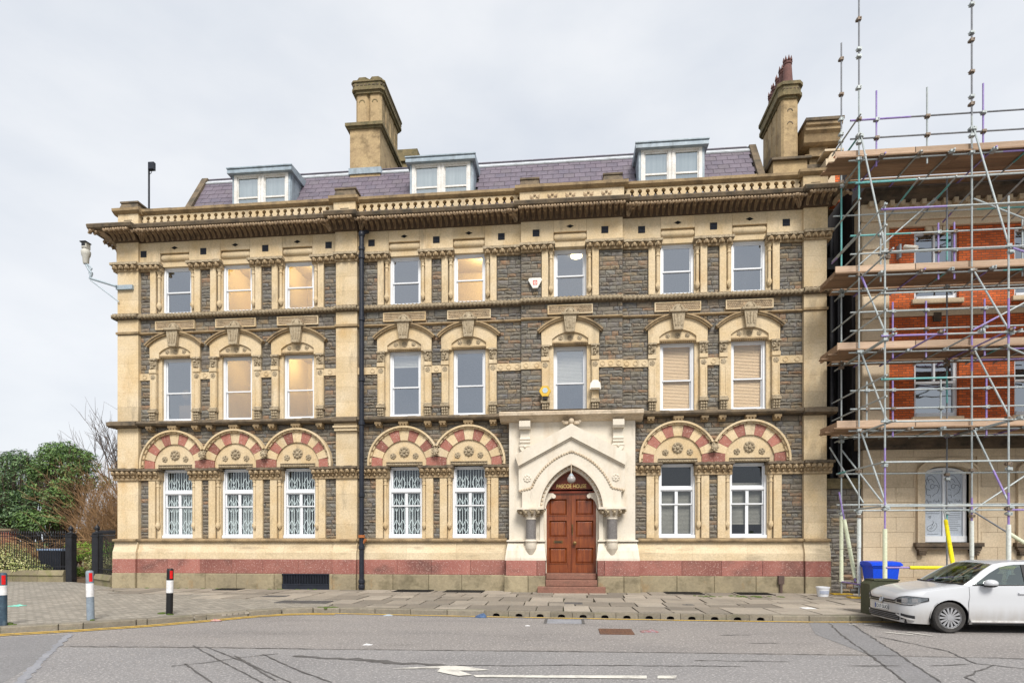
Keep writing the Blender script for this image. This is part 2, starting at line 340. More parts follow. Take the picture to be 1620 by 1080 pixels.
KERB = [(-60, -44.5), (-30, -22.6), (-20, -15.4), (-13.2, -11.1), (-11.35, -10.1), (-10.2, -9.35), (-9.3, -8.62), (-8.5, -7.7), (-7.9, -6.95), (-7.3, -6.42), (-6.6, -6.15), (-5.9, -6.12), (-1.5, -6.42), (2.6, -6.6), (5.5, -6.62), (7.2, -6.45), (30, -6.3), (80, -6.3)]
def offset(pts, d):
    out_ = []
    for i, p in enumerate(pts):
        a = Vector(pts[max(i - 1, 0)]); b = Vector(pts[min(i + 1, len(pts) - 1)]); dd = (b - a).normalized()
        out_.append((p[0] + dd.y * d, p[1] - dd.x * d))
    return out_
t = MB(); t.add([(-1500, -1500, -.30), (1500, -1500, -.30), (1500, 1500, -.30), (-1500, 1500, -.30)], [(0, 1, 2, 3)])
struct('ground', t, M['grass'])
t = MB(); xs = [-90 + 4 * i for i in range(46)]
t.add([(-120, -120, ROADZ), (120, -120, ROADZ), (120, 20, ROADZ), (-120, 20, ROADZ)], [(0, 1, 2, 3)])
road = struct('road', t, M['asphalt'])
t = MB(); t.zprism([(-60, 0.4)] + offset(KERB, -.13) + [(80, .6), (8, .6)], ROADZ - .1, -.035)
pave = struct('pavement', t, M['pavejoint'])
def strip(name, pts, wd, z, mat, parent, wob=0, taper=False):
    pts = [Vector((x, y, z)) for x, y in pts]
    if wob:
        q = []
        for a, b in zip(pts, pts[1:]):
            k = max(1, int((b - a).length / .12)); d = (b - a).normalized(); nn = Vector((-d.y, d.x, 0))
            for i in range(k): q.append(a.lerp(b, i / k) + nn * rng.uniform(-wob, wob))
        pts = q + [pts[-1]]
    mb = MB(); vs = []
    for i, p in enumerate(pts):
        d = (pts[min(i + 1, len(pts) - 1)] - pts[max(i - 1, 0)]).normalized(); nn = Vector((-d.y, d.x, 0))
        ww = wd * (rng.uniform(.45, 1.35) if wob else 1)
        if taper and i in (0, len(pts) - 1): ww *= .2
        vs += [p + nn * ww / 2, p - nn * ww / 2]
    mb.add(vs, [(2 * i, 2 * i + 1, 2 * i + 3, 2 * i + 2) for i in range(len(pts) - 1)])
    o = link(name, mb.mesh(name, mat, recalc=False), parent)
    return o
# tarmac patches, seams and cracks
t = MB(); t.add([(-9.96, -10.03, ROADZ + .004), (-8.32, -12.26, ROADZ + .004), (-6.6, -15.2, ROADZ + .004), (-14, -21, ROADZ + .004), (-19, -15.5, ROADZ + .004), (-12.9, -11.6, ROADZ + .004)], [(0, 5, 4, 3, 2, 1)])
part('tarmac_patch', t, M['asphalt_patch'], road)
strip('seam', [(-9.93, -9.98), (-8.32, -12.26), (-7.17, -13.85), (-6.5, -15)], .13, ROADZ + .008, M['seam'], road, .01)
t = MB(); t.add([(5.42, -6.8, ROADZ + .004), (4.86, -8.6, ROADZ + .004), (4.86, -10.73, ROADZ + .004), (4.37, -12.74, ROADZ + .004), (3.9, -15, ROADZ + .004), (4.5, -15, ROADZ + .004), (4.84, -12.68, ROADZ + .004), (5.29, -10.94, ROADZ + .004), (5.65, -9.42, ROADZ + .004), (6.32, -6.8, ROADZ + .004)], [tuple(range(10))])
part('tarmac_patch', t, M['asphalt_patch'], road)
t = MB(); t.add([(-16, -11.75, ROADZ + .0025), (-3.9, -11.12, ROADZ + .0025), (1.86, -10.89, ROADZ + .0025), (18, -10.7, ROADZ + .0025), (18, -16, ROADZ + .0025), (-16, -16, ROADZ + .0025)], [tuple(range(6))])
part('tarmac_strip', t, mk('greyer_asphalt', (.265, .255, .253), (.235, .228, .228), sc=.5, rough=.9, bump=1.0, bsc=38, speck=((.47, .45, .44), 26, .55), stain=(.19, .184, .184), stamt=.5, stsc=(.25, .7, 1)), road)
CR = [[(-8.89, -11.31), (-6.61, -11.16), (-3.89, -11.11), (-1.08, -10.98), (1.86, -10.87), (4.79, -10.78), (7.11, -10.87), (12, -10.8)],
      [(5.82, -6.9), (5.36, -8.55), (4.86, -10.73), (4.37, -12.74)], [(6.32, -6.8), (5.65, -9.42), (5.29, -10.94), (4.84, -12.68)],
      [(5.93, -8.73), (6.15, -9.5), (6.33, -10.3), (6.11, -11.35), (6.34, -11.47), (6.9, -11.95)], [(6.3, -11.43), (5.76, -11.91), (5.36, -12.34), (5.29, -12.64)],
      [(4.1, -11.7), (4.9, -11.62)], [(5.3, -11.6), (6.0, -11.4)], [(1.9, -11.5), (3.4, -11.45)], [(2.9, -8.9), (3.6, -8.8)], [(3.2, -9.8), (3.8, -9.75)],
      [(-1.9, -12.22), (-.95, -12.17), (0, -12.04), (2.59, -11.88)]]
for c in CR: strip('crack', c, .032, ROADZ + .010, M['crack'], road, .02, True)
strip('tar_smear', [(-4.45, -11.72), (-3.95, -11.85), (-3.36, -11.93), (-2.5, -12.14), (-1.85, -12.2)], .16, ROADZ + .008, M['crack'], road, .05, True)
for c in [[(-5.87, -12.69), (-5.46, -12.33), (-5.22, -11.96), (-4.77, -11.6)], [(-6.65, -11.01), (-5.35, -12.27), (-4.66, -12.92), (-4.0, -13.54)], [(-5.78, -12.5), (-5.15, -13.13), (-4.66, -13.6)],
          [(-5.41, -11.82), (-4.48, -12.73), (-3.63, -13.5)], [(-5.0, -11.67), (-3.9, -12.76), (-3.1, -13.45)], [(-6.4, -11.05), (-4.9, -12.35), (-3.9, -13.4)]]:
    strip('saw_cut', c, .026, ROADZ + .012, M['crack'], road, .008)
# painted markings
strip('yellow_line', offset(KERB[2:-1], .16), .09, ROADZ + .014, M['yellow'], road)
strip('yellow_line', offset(KERB[2:12], .36), .09, ROADZ + .014, M['yellow'], road)
z = ROADZ + .014
t = MB(); A_ = [(-2.58, -12.56), (-1.91, -12.31), (-1.68, -12.26), (-1.49, -12.33), (-1.14, -12.52), (-1.39, -12.58), (-1.57, -12.59), (-1.34, -12.85), (-1.51, -12.93), (-1.71, -12.8), (-1.87, -12.68), (-1.87, -12.47)]
t.add([(x, y, z) for x, y in A_], [tuple(range(len(A_)))])
t.add([(x, y, z) for x, y in [(-1.33, -12.85), (1.05, -12.66), (1.03, -12.84), (-1.27, -12.97)]], [(0, 1, 2, 3)])
t.add([(x, y, z) for x, y in [(1.2, -12.65), (1.46, -12.62), (1.42, -12.8), (1.17, -12.82)]], [(0, 1, 2, 3)])
part('lane_arrow', t, M['wline'], road)
for a in ([(6.5, -7.05), (6.75, -7.3)], [(6.35, -8.2), (6.6, -8.45), (6.75, -8.5)], [(6.8, -8.2), (7.05, -8.6)], [(6.15, -7.1), (6.3, -7.12)]):
    strip('paint_dash', a, .07, z, M['wline'], road)
t = MB(); t.bbox(.6, 1.28, -9.0, -8.3, ROADZ, ROADZ + .018)
for i in range(8):
    for j in range(8): t.box(.65 + i * .075, .70 + i * .075, -8.95 + j * .075, -8.90 + j * .075, ROADZ + .017, ROADZ + .023)
part('manhole_cover', t, M['rust'], road)
t = MB(); t.box(-.58, .33, -7.5, -6.95, ROADZ, ROADZ + .016); part('gully_slab', t, M['seam'], road)
for x in (-.58, .27):
    t = MB(); t.box(x, x + .06, -7.56, -6.8, ROADZ, ROADZ + .026); part('gully_bar', t, M['crack'], road)
# kerb stones (those with a drain slot along the right half)
def kerb_line():
    P = KERB[3:-1]; dist = 0
    for a, b in zip(P, P[1:]):
        a = Vector(a); b = Vector(b); L = (b - a).length; d = (b - a).normalized(); s = 0
        ang = math.atan2(d.y, d.x)
        while s < L - .05:
            p = a + d * s
            if p.x > 14.5: return
            u = .52 if -2.9 < p.x < 4.6 else .95
            u = min(u, L - s) if L - s - u > .2 else L - s
            yield p, u, ang, -2.9 < p.x < 4.6
            s += u
for p, u, ang, slot in kerb_line():
    mb = MB(); g = .006
    if slot:
        pl = [(g, -.12), (u / 2 - .085, -.12), (u / 2 - .085, -.08)] + [(u / 2 + .085 * math.cos(R(q)), -.08 + .042 * math.sin(R(q))) for q in (150, 120, 90, 60, 30)] + [(u / 2 + .085, -.08), (u / 2 + .085, -.12), (u - g, -.12), (u - g, .012), (g, .012)]
        mb.prism(pl[::-1] if False else pl, 0, .2)
        mb.box(u / 2 - .12, u / 2 + .12, .16, .19, -.119, -.02)
    else: mb.bbox(g, u - g, 0, .28, -.15, .012 + rng.uniform(-.006, .006), .018)
    o = link('kerb_stone', mb.mesh('kerb_stone', M['kerb']), pave, (p.x, p.y, 0)); o.rotation_euler.z = ang
    if slot:
        mb = MB(); mb.box(u / 2 - .1, u / 2 + .1, .10, .11, -.118, -.03); q = link('drain_slot', mb.mesh('drain_slot', M['dark']), o); q.location = (0, 0, 0)
# flagstones
def kerb_y(x):
    for a, b in zip(KERB, KERB[1:]):
        if a[0] <= x <= b[0]: return a[1] + (b[1] - a[1]) * (x - a[0]) / (b[0] - a[0])
    return -6.3
rows = [(-.34, -1.45), (-1.45, -2.55), (-2.55, -3.85), (-3.85, -4.95), (-4.95, -6.0)]
for ri, (ya, yb) in enumerate(rows):
    x = -16.9 + ri * 1.6 if ri < 3 else (-7.6 + .3 * ri)
    if ri == 2: x = -11.5
    while x < 13.5:
        wd = rng.uniform(.62, 1.15)
        yb2 = yb if ri < 4 else max(kerb_y(x + wd / 2) + .34, -6.3)
        q = rng.random(); cuts = [(ya, yb2)]
        if q < .22: mid = ya + (yb2 - ya) * rng.uniform(.4, .6); cuts = [(ya, mid), (mid, yb2)]
        sk = rng.uniform(-.03, .03)
        for c0, c1 in cuts:
            mb = MB(); g = rng.uniform(.013, .028); zt = rng.uniform(-.004, .006); tl = rng.uniform(-.004, .004)
            X0, X1, Y0, Y1 = x + g, x + wd - g, c1 + g, c0 - g
            j = lambda: rng.uniform(-.006, .006)
            top = [(X0 + j() + sk, Y0 + j(), zt + tl), (X1 + j() + sk, Y0 + j(), zt - tl), (X1 + j() - sk, Y1 + j(), zt + j() * .4), (X0 + j() - sk, Y1 + j(), zt + j() * .4)]
            mb.add([(a, b, -.06) for a, b, c in top] + top, [(0, 3, 2, 1), (4, 5, 6, 7), (0, 1, 5, 4), (1, 2, 6, 5), (2, 3, 7, 6), (3, 0, 4, 7)])
            part('flagstone', mb, M['flag'], pave)
        x += wd
t = MB()
P1 = [(-60, .3), (-17.4, .3), (-17.0, -.36), (-16.2, -1.46), (-14.2, -2.56), (-11.52, -2.56), (-11.52, -3.84), (-6.75, -3.86), (-6.45, -5.6), (-6.5, -5.8), (-6.85, -5.9), (-7.1, -6.15), (-7.6, -6.6), (-8.3, -7.45), (-9.1, -8.38), (-10.05, -9.12), (-11.2, -9.85), (-13.05, -10.85), (-19.85, -15.1), (-60, -44)]
t.zprism(P1, -.06, -.012)
part('block_paving', t, M['setts'], pave)
t = MB(); t.zprism([(-60, .28), (-17.02, .28), (-17.02, .05), (-19, 1.5), (-21.4, 2.72), (-60, 2.72)], -.08, -.014); part('side_path', t, M['setts'], pave)
t = MB(); t.box(-62, -17.3, 2.9, 40, -.25, .10); struct('garden_bed', t, M['soil'])
t = MB()
for k in range(70):
    x = rng.uniform(3.6, 6.6) if k < 30 else (rng.choice([-9.54, -10.59, -11.69, -6.2, -7.0]) + rng.gauss(0, .16) if k < 55 else rng.uniform(-16, -7.6))
    y = rng.gauss(-1.75, .12)
    if 30 <= k < 55:
        bx, by = rng.choice([(-9.54, -7.56), (-10.59, -8.7), (-11.69, -9.7), (-6.2, -5.97), (-6.4, -5.97)]); x, y = bx + rng.gauss(0, .16), by + rng.gauss(0, .1)
    elif k >= 55: y = -.42
    t.blob((x, y, .0), rng.uniform(.04, .13), rng.uniform(.03, .07), rng.uniform(.012, .03), 6, 3)
part('moss_tuft', t, M['moss'], pave, kind='stuff')
for (x0, x1, y0, y1, nm) in [(-6.05, -4.75, -1.15, -.36, 'cellar_grating'), (-4.3, -2.95, -1.05, -.36, 'cellar_grating'), (3.15, 4.35, -1.15, -.36, 'cellar_grating'), (5.45, 6.55, -1.2, -.36, 'cellar_grating'), (-12.6, -11.7, -1.0, -.4, 'cellar_grating'), (-9.6, -8.8, -3.3, -2.8, 'iron_cover'), (-8.3, -6.8, -4.9, -4.3, 'iron_cover'), (-.15, .35, -4.5, -4.05, 'iron_cover')]:
    t = MB(); t.box(x0, x1, y0, y1, -.03, .008)
    o = part(nm, t, M['dark'] if nm == 'cellar_grating' else M['crack'], pave)
    t = MB(); k = x0 + .03
    if nm == 'cellar_grating':
        while k < x1 - .02: t.box(k, k + .022, y0 + .02, y1 - .02, .006, .022); k += .06
        t.box(x0, x1, y0, y0 + .03, .006, .024); t.box(x0, x1, y1 - .03, y1, .006, .024)
    else:
        while k < x1 - .05: t.box(k, k + .05, y0 + .04, y1 - .04, .006, .013); k += .09
    part('bar', t, M['iron'] if nm == 'cellar_grating' else M['crack'], o)
# ------------------------------------------------------------------ the stone office building
B = thing('stone_office_building', 'long Victorian stone office block with dark rubble walls, cream dressings and slate roof', 'building', (-4.2, 1, 0))
WC = [-14.63, -12.26, -9.88, -5.90, -3.56, .01, 3.68, 6.06]      # window axes; index 5 stands over the porch
BAYS = [(-16.03, -8.40, 0), (-7.62, -1.70, 0), (-1.70, 1.81, -.12), (1.81, 7.80, 0)]
def bay_y(x): return -.12 if -1.70 <= x <= 1.81 else 0.
PIERS = [(-16.86, -16.03), (-8.40, -7.62), (7.80, 8.53)]
PY = -.16
# openings (x half width, z0, z1) per storey
OPG, OPF, OP2 = (.62, 1.80, 4.42), (.58, 6.17, 8.56), (.57, 10.19, 11.97)
t = MB()
def wall_cells(mb, x0, x1, z0, z1, opens, y0, y1):
    xs = sorted({x0, x1, *[o[0] for o in opens], *[o[1] for o in opens]})
    for a, b in zip(xs, xs[1:]):
        zz = [(o[2], o[3]) for o in opens if o[0] <= a and o[1] >= b]; z = z0
        for c, d in sorted(zz):
            if c > z: mb.box(a, b, y0, y1, z, c)
            z = d
        if z < z1: mb.box(a, b, y0, y1, z, z1)
opens = []
for i, c in enumerate(WC):
    if i != 5: opens.append((c - .78, c + .78, OPG[1], OPG[2]))
    opens.append((c - .73, c + .73, OPF[1], 8.62)); opens.append((c - .75, c + .75, OP2[1], 12.43))
opens.append((-.93, 1.03, .0, 4.4))
for x0, x1, dy in [(-16.8, -1.7, 0), (-1.7, 1.81, -.12), (1.81, 8.45, 0)]:
    wall_cells(t, x0, x1, 0, 13.1, [o for o in opens if x0 <= o[0] < x1], dy, .36)
part('wall', t, M['mortar'], B)
t = MB(); t.box(-16.82, -16.5, .36, 11, 0, 13.1); t.box(8.2, 8.5, .36, 11, 0, 13.1); t.box(-16.5, 8.2, 10.7, 11, 0, 13.1)
part('side_wall', t, M['cream'], B)

# --- rubble stones: the largest 300 are parts, the rest one mesh
unit = []
for k in range(8):
    mb = MB(); nx, nz = 4, 2; g = random.Random(k)
    vs = []
    for j in range(nz + 1):
        for i in range(nx + 1):
            ed = i in (0, nx) or j in (0, nz)
            vs.append((-.5 + i / nx + (g.uniform(-.03, .03) if 0 < i < nx else 0), -(g.uniform(.25, .5) if ed else g.uniform(.75, 1.15)), -.5 + j / nz + (g.uniform(-.1, .1) if 0 < j < nz else g.uniform(-.03, .0) * (1 if j else -1))))
    n = len(vs)
    fs = [(j * (nx + 1) + i, j * (nx + 1) + i + 1, (j + 1) * (nx + 1) + i + 1, (j + 1) * (nx + 1) + i) for j in range(nz) for i in range(nx)]
    rim = [i for i in range(nx + 1)] + [j * (nx + 1) + nx for j in range(1, nz + 1)] + [nz * (nx + 1) + i for i in range(nx - 1, -1, -1)] + [j * (nx + 1) for j in range(nz - 1, 0, -1)]
    vs += [(vs[r][0], .15, vs[r][2]) for r in rim]
    m_ = len(rim)
    fs += [(rim[i], n + i, n + (i + 1) % m_, rim[(i + 1) % m_]) for i in range(m_)]
    mb.add(vs, fs); unit.append(mb)
unit_me = [u.mesh('stone', M['rubble']) for u in unit]
ST = []
def rubble(x0, x1, z0, z1, y=0.):
    z = z0; r_ = rng
    while z < z1 - .03:
        h = r_.choice([.10, .12, .13, .15, .16, .18])
        if z1 - z - h < .07: h = z1 - z
        x = x0 - r_.uniform(0, .2); first = True
        while x < x1 - .02:
            wd = r_.uniform(.18, .56) if h > .11 else r_.uniform(.25, .65)
            a, b = max(x, x0), min(x + wd, x1)
            if x1 - b < .09: b = x1
            if b - a > .04:
                hh, zz = h, z
                ST.append((a + .010, b - .010, zz + .009, zz + hh - .009, y, r_.uniform(.022, .055)))
            x = b if b > x else x + wd
        z += h
J = 1.0     # half width of the window surrounds
def spans(x0, x1, cs, hw):
    e = [x0] + [v for c in cs for v in (c - hw, c + hw)] + [x1]
    return [(e[i], e[i + 1]) for i in range(0, len(e), 2) if e[i + 1] - e[i] > .06]
for x0, x1, dy in BAYS:
    cs = [c for c in WC if x0 < c < x1]
    porch = dy != 0
    xa, xb = x0, x1
    gx0, gx1 = (x0, -2.12) if x1 == -1.70 else ((2.25, x1) if x0 == 1.81 else (x0, x1))
    if not porch:
        for a, b in spans(gx0, gx1, cs, 1.04): rubble(a, b, 1.83, 3.99)
        rubble(gx0, gx1, 4.42, 5.97)
    for a, b in spans(x0, x1, cs, J):
        rubble(a, b, 6.17, 7.73, dy); rubble(a, b, 7.98, 9.44, dy); rubble(a, b, 10.17, 11.79, dy)
    for c in cs:
        for a, b in ((c - 1.0, c - .4), (c + .4, c + 1.0)): rubble(a, b, 8.95, 9.44, dy)
    rubble(x0, x1, 9.52, 9.99, dy)
def under_arch(s):
    x, z = (s[0] + s[1]) / 2, (s[2] + s[3]) / 2
    return 4.4 < z < 5.95 and any(k != 5 and math.hypot(x - c, z - 4.52) < 1.02 for k, c in enumerate(WC))
ST = [s for s in ST if not under_arch(s)]
ST.sort(key=lambda s: -(s[1] - s[0]) * (s[3] - s[2]))
big = MB()
for k, (a, b, c, d, y, dp) in enumerate(ST):
    u = rng.randrange(8); fl = rng.choice([1, -1])
    if k < 300: inst('stone', unit_me[u], B, ((a + b) / 2, y, (c + d) / 2), (0, 0, 0), (fl * (b - a), dp, d - c))
    else:
        big.add([((a + b) / 2 + fl * v[0] * (b - a), y + v[1] * dp, (c + d) / 2 + v[2] * (d - c)) for v in unit[u].v], unit[u].f, rng.random())
part('stone_facing', big, M['rubble_stuff'], B, kind='stuff')

# --- piers of ashlar blocks
def block(mb_name, x0, x1, y0, y1, z0, z1, mat, b=.012, parent=None):
    mb = MB(); mb.bbox(x0, x1, y0, y1, z0, z1, b); return part(mb_name, mb, mat, parent or B)
for k, (x0, x1) in enumerate(PIERS):
    for z0, z1, n in ((1.80, 3.98, 4), (4.43, 5.68 if k == 1 else 5.94, 2), (6.20, 9.42, 6), (9.54, 9.98, 1), (10.19, 11.78, 3)):
        h = (z1 - z0) / n
        for i in range(n): block('pier_block', x0, x1, PY, .34, z0 + i * h, z0 + (i + 1) * h - .0015, M['cream_block'], .003)
    block('pier_block', x0 - .02, x1 + .02, PY - .03, .34, 12.06, 12.86, M['cream_block'], .006)
    mb = MB(); mb.xprism([(-.30, 1.8 + 4.15), (-.42, 6.0), (-.42, 6.13), (-.2, 6.2), (.3, 6.2), (.3, 5.95)], x0 - (.25 if k == 0 else .06), x1 + (.25 if k == 2 else .06)); part('pier_ledge', mb, M['weathered'], B)
    if k == 1:
        mb = MB(); mb.box(x0 - .03, x1 + .03, -.26, .3, 5.69, 5.95); mb.box(x0 - .06, x1 + .06, -.32, .3, 5.80, 5.86); part('pier_capital', mb, M['cream'], B)
    mb = MB(); mb.box(x0 - .03, x1 + .03, PY - .06, .3, 9.44, 9.52); part('string_course', mb, M['tan_weathered'], B)

# --- plinth: base stones, red granite, cream courses, ledge
def plinth_run(x0, x1, yo, pier=False):
    x = x0; n = max(1, round((x1 - x0) / 1.35)); e = [x0 + (x1 - x0) * i / n + (rng.uniform(-.18, .18) if 0 < i < n else 0) for i in range(n + 1)]
    for a, b in zip(e, e[1:]): block('granite_block', a + .003, b - .003, -.28 + yo, .3, .552, 1.07, M['granite'], .01)
    e = [x0 + (x1 - x0) * i / n + (rng.uniform(-.3, .3) if 0 < i < n else 0) for i in range(n + 1)]
    for a, b in zip(e, e[1:]):
        if b > -10.4 and a < -8.6:
            for c, d in ((a, -10.36), (-8.6, b)):
                if d - c > .05: block('base_block', c + .004, d - .004, -.31 + yo, .3, -.06, .55, M['base'], .02)
        else: block('base_block', a + .004, b - .004, -.31 + yo, .3, -.06, .55, M['base'], .02)
    n = max(1, round((x1 - x0) / 2.1))
    for i in range(n):
        a, b = x0 + (x1 - x0) * i / n, x0 + (x1 - x0) * (i + 1) / n
        mb = MB(); mb.xprism([(-.26 + yo, 1.072), (-.26 + yo, 1.32), (-.18 + yo, 1.52), (-.15 + yo, 1.70), (.3, 1.70), (.3, 1.072)], a + .002, b - .002); part('plinth_block', mb, M['plinth'], B)
    mb = MB(); mb.xprism([(-.14 + yo, 1.70), (-.27 + yo, 1.715), (-.29 + yo, 1.76), (-.25 + yo, 1.80), (-.05, 1.83), (.3, 1.83), (.3, 1.70)], x0 - .0, x1 + .0); part('sill_ledge', mb, M['tan_weathered'], B)
PO = -.10
plinth_run(-16.90, -15.98, PO); plinth_run(-15.98, -8.45, 0); plinth_run(-8.45, -7.57, PO); plinth_run(-7.57, -2.20, 0); plinth_run(2.32, 7.76, 0); plinth_run(7.76, 8.58, PO)
mb = MB(); mb.box(-10.36, -8.6, -.24, .3, .0, .55); g_ = part('cellar_vent', mb, M['dark'], B)
mb = MB()
for k in range(29): mb.box(-10.32 + k * .06, -10.295 + k * .06, -.30, -.26, .19, .53)
mb.box(-10.36, -8.6, -.32, -.25, .52, .555); mb.box(-10.36, -8.6, -.32, -.25, .15, .19); mb.box(-10.36, -8.6, -.31, -.2, -.06, .15); part('bar', mb, M['iron_blue'], g_)
mb = MB(); mb.box(6.9, 7.08, -.42, -.29, .30, .58); mb.tube((6.99, -.37, -.02), (6.99, -.37, .3), .05); part('cable_box', mb, mk('brown_metal', (.10, .07, .06), bump=.1), B)

# --- carving helpers
def carve_band(name, x0, x1, zb, zt, y, dep, mat_core, mat_slab, pitch=.19, parent=None, big_=.075):
    mb = MB()
    mb.xprism([(y - dep * .35, zb), (y - dep * .4, zb + .07), (y - dep * .25, zb + .09), (y - dep * .8, zt - .11), (y + .32, zt - .11), (y + .32, zb)], x0, x1)
    n = max(1, int(round((x1 - x0) / pitch)))
    for i in range(n):
        x = x0 + (i + .5) * (x1 - x0) / n
        mb.blob((x, y - dep * .80, zt - .17), big_, big_ * 1.1, big_, 7, 4)
        mb.blob((x, y - dep * .52, zb + .13), big_ * .55, big_ * .9, big_ * .8, 6, 3)
        for s in (-1, 1): mb.blob((x + s * pitch * .3, y - dep * .75, zt - .20), big_ * .38, big_ * .7, big_ * .9, 5, 3)
    o = part(name, mb, mat_core, parent or B, True)
    mb = MB(); nseg = max(2, int((x1 - x0) / .12)); top = []
    for i in range(nseg):
        a, b = x0 - .03 + (x1 - x0 + .06) * i / nseg, x0 - .03 + (x1 - x0 + .06) * (i + 1) / nseg
        j = rng.uniform(-.012, .014)
        mb.box(a, b, y - dep - .03 + j, y + .32, zt - .105 + (i % 2) * .012, zt - .015 + j)
    part('band_top', mb, mat_slab, o)
    return o
def rosette_mesh(n=8):
    mb = MB(); mb.lathe([(.0, .0), (.95, .0), (.95, -.12), (.8, -.2), (0.3, -.2)], (0, 0, 0), 16, 'y')
    for i in range(n):
        a = 2 * math.pi * i / n; mb.blob((.68 * math.cos(a), -.25, .68 * math.sin(a)), .25, .2, .25, 6, 3)
    mb.blob((0, -.25, 0), .32, .3, .32, 8, 4)
    return mb.mesh('rosette', M['carved_pale'], True)
ROS = rosette_mesh(8); ROS5 = rosette_mesh(5)
def rope(name, x0, x1, y, z, r0, pitch, parent, mat, half=False, lobes=1):
    mb = MB(); n = max(2, int((x1 - x0) / pitch)); p = (x1 - x0) / n; u = MB(); u.blob((0, 0, 0), r0 * .42, r0 * .9, r0 * 1.28, 7, 5)
    ca_, sa_ = math.cos(R(42)), math.sin(R(42))
    for i in range(n):
        x = x0 + (i + .5) * p; mb.add([(x + v[0] * ca_ + v[2] * sa_, y + v[1], z - v[0] * sa_ + v[2] * ca_) for v in u.v], u.f)
    mb.lathe([(r0 * .62, x0), (r0 * .62, x1)], (0, y, z), 8, 'x')
    return part(name, mb, mat, parent, True)
# --- string courses, cable moulding, sill course, mid band
for x0, x1, dy in BAYS:
    mb = MB(); mb.xprism([(-.05 + dy, 9.43), (-.11 + dy, 9.47), (-.10 + dy, 9.51), (-.03 + dy, 9.53), (.2, 9.53), (.2, 9.43)], x0, x1); part('string_course', mb, M['tan_weathered'], B)
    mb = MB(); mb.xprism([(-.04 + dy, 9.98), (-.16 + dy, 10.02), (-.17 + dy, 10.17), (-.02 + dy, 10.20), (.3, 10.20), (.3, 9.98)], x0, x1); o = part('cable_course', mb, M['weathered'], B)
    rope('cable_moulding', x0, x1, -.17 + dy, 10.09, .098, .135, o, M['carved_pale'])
for k, (x0, x1) in enumerate(PIERS):
    xa, xb = x0 - (.13 if k == 0 else .02), x1 + (.13 if k == 2 else .02)
    mb = MB(); mb.box(xa, xb, -.26, .3, 9.99, 10.19); o = part('cable_course', mb, M['weathered'], B)
    rope('cable_moulding', xa, xb, -.28, 10.09, .098, .135, o, M['carved_pale'])
for x0, x1 in ((-16.03, -8.40), (-7.6, -2.3), (2.42, 7.80)):
    mb = MB(); n = int((x1 - x0) / .3)
    for i in range(n):
        a, b = x0 + (x1 - x0) * i / n, x0 + (x1 - x0) * (i + 1) / n; j = rng.uniform(-.012, .012)
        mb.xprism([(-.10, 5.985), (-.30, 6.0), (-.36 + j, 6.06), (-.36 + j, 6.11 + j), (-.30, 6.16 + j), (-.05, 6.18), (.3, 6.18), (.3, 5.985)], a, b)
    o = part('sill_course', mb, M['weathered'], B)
    for c in [c for c in WC if x0 < c < x1]:
        for dx, ww in ((-.92, .12), (0, .17), (.88, .12)):
            mb = MB(); mb.xprism([(0, 5.80), (-.10, 5.80), (-.16, 5.86), (-.26, 5.90), (-.27, 5.985), (0, 5.985)], c + dx - ww, c + dx + ww)
            for s in ((-.5, .5) if ww < .15 else (-.6, 0, .6)): mb.blob((c + dx + s * ww, -.2, 5.87), .05, .07, .05, 6, 3)
            part('sill_bracket', mb, M['tan_weathered'], o)
disc = MB(); disc.lathe([(.0, 0), (.085, 0), (.085, -.02), (.07, -.025), (.06, -.008), (.0, -.008)], (0, 0, 0), 14, 'y'); disc = disc.mesh('band_disc', M['cream'], False)
for x0, x1, dy in BAYS:
    for a, b in spans(x0, x1, [c for c in WC if x0 < c < x1], .98):
        mb = MB(); mb.box(a, b, dy - .075, .2, 7.73, 7.98); o = part('mid_band', mb, M['cream'], B)
        n = max(1, int((b - a) / .27))
        for i in range(n): inst('band_disc', disc, o, (a + (i + .5) * (b - a) / n, dy - .075, 7.855))

# --- windows ---------------------------------------------------------
def room(c, z0, z1, mat, dep=3.2, y0=.37):
    mb = MB(); a, b = c - 1.12, c + 1.12
    v = [(a, y0, z0), (b, y0, z0), (b, dep, z0), (a, dep, z0), (a, y0, z1), (b, y0, z1), (b, dep, z1), (a, dep, z1)]
    mb.add(v, [(0, 1, 2, 3), (4, 7, 6, 5), (1, 5, 6, 2), (2, 6, 7, 3), (3, 7, 4, 0)])
    return link('room', mb.mesh('room', mat, recalc=False), B)
def sash_window(c, hw, z0, z1, zm, y, pane, kind):
    f = MB(); fw = .085
    f.box(c - hw, c - hw + fw, y, y + .16, z0, z1); f.box(c + hw - fw, c + hw, y, y + .16, z0, z1)
    f.box(c - hw + fw, c + hw - fw, y, y + .16, z1 - .07, z1); f.bbox(c - hw - .0, c + hw + .0, y - .05, y + .16, z0 - .005, z0 + .075, .01)
    W_ = part('window', f, M['white'], B)
    a, b = c - hw + fw, c + hw - fw
    for (s0, s1, yy, nm) in ((zm - .02, z1 - .07, y + .045, 'top_sash'), (z0 + .075, zm + .025, y + .085, 'bottom_sash')):
        s = MB(); w_ = .042
        s.box(a, a + w_, yy, yy + .04, s0, s1); s.box(b - w_, b, yy, yy + .04, s0, s1)
        s.box(a + w_, b - w_, yy, yy + .04, s1 - .045, s1); s.box(a + w_, b - w_, yy, yy + .04, s0, s0 + (.045 if nm == 'top_sash' else .07))
        part('sash', s, M['white'], W_)
        s = MB(); s.add([(a + .02, yy + .02, s0), (b - .02, yy + .02, s0), (b - .02, yy + .02, s1), (a + .02, yy + .02, s1)], [(0, 1, 2, 3)])
        link('pane', s.mesh('pane', pane, recalc=False), W_)
    return W_
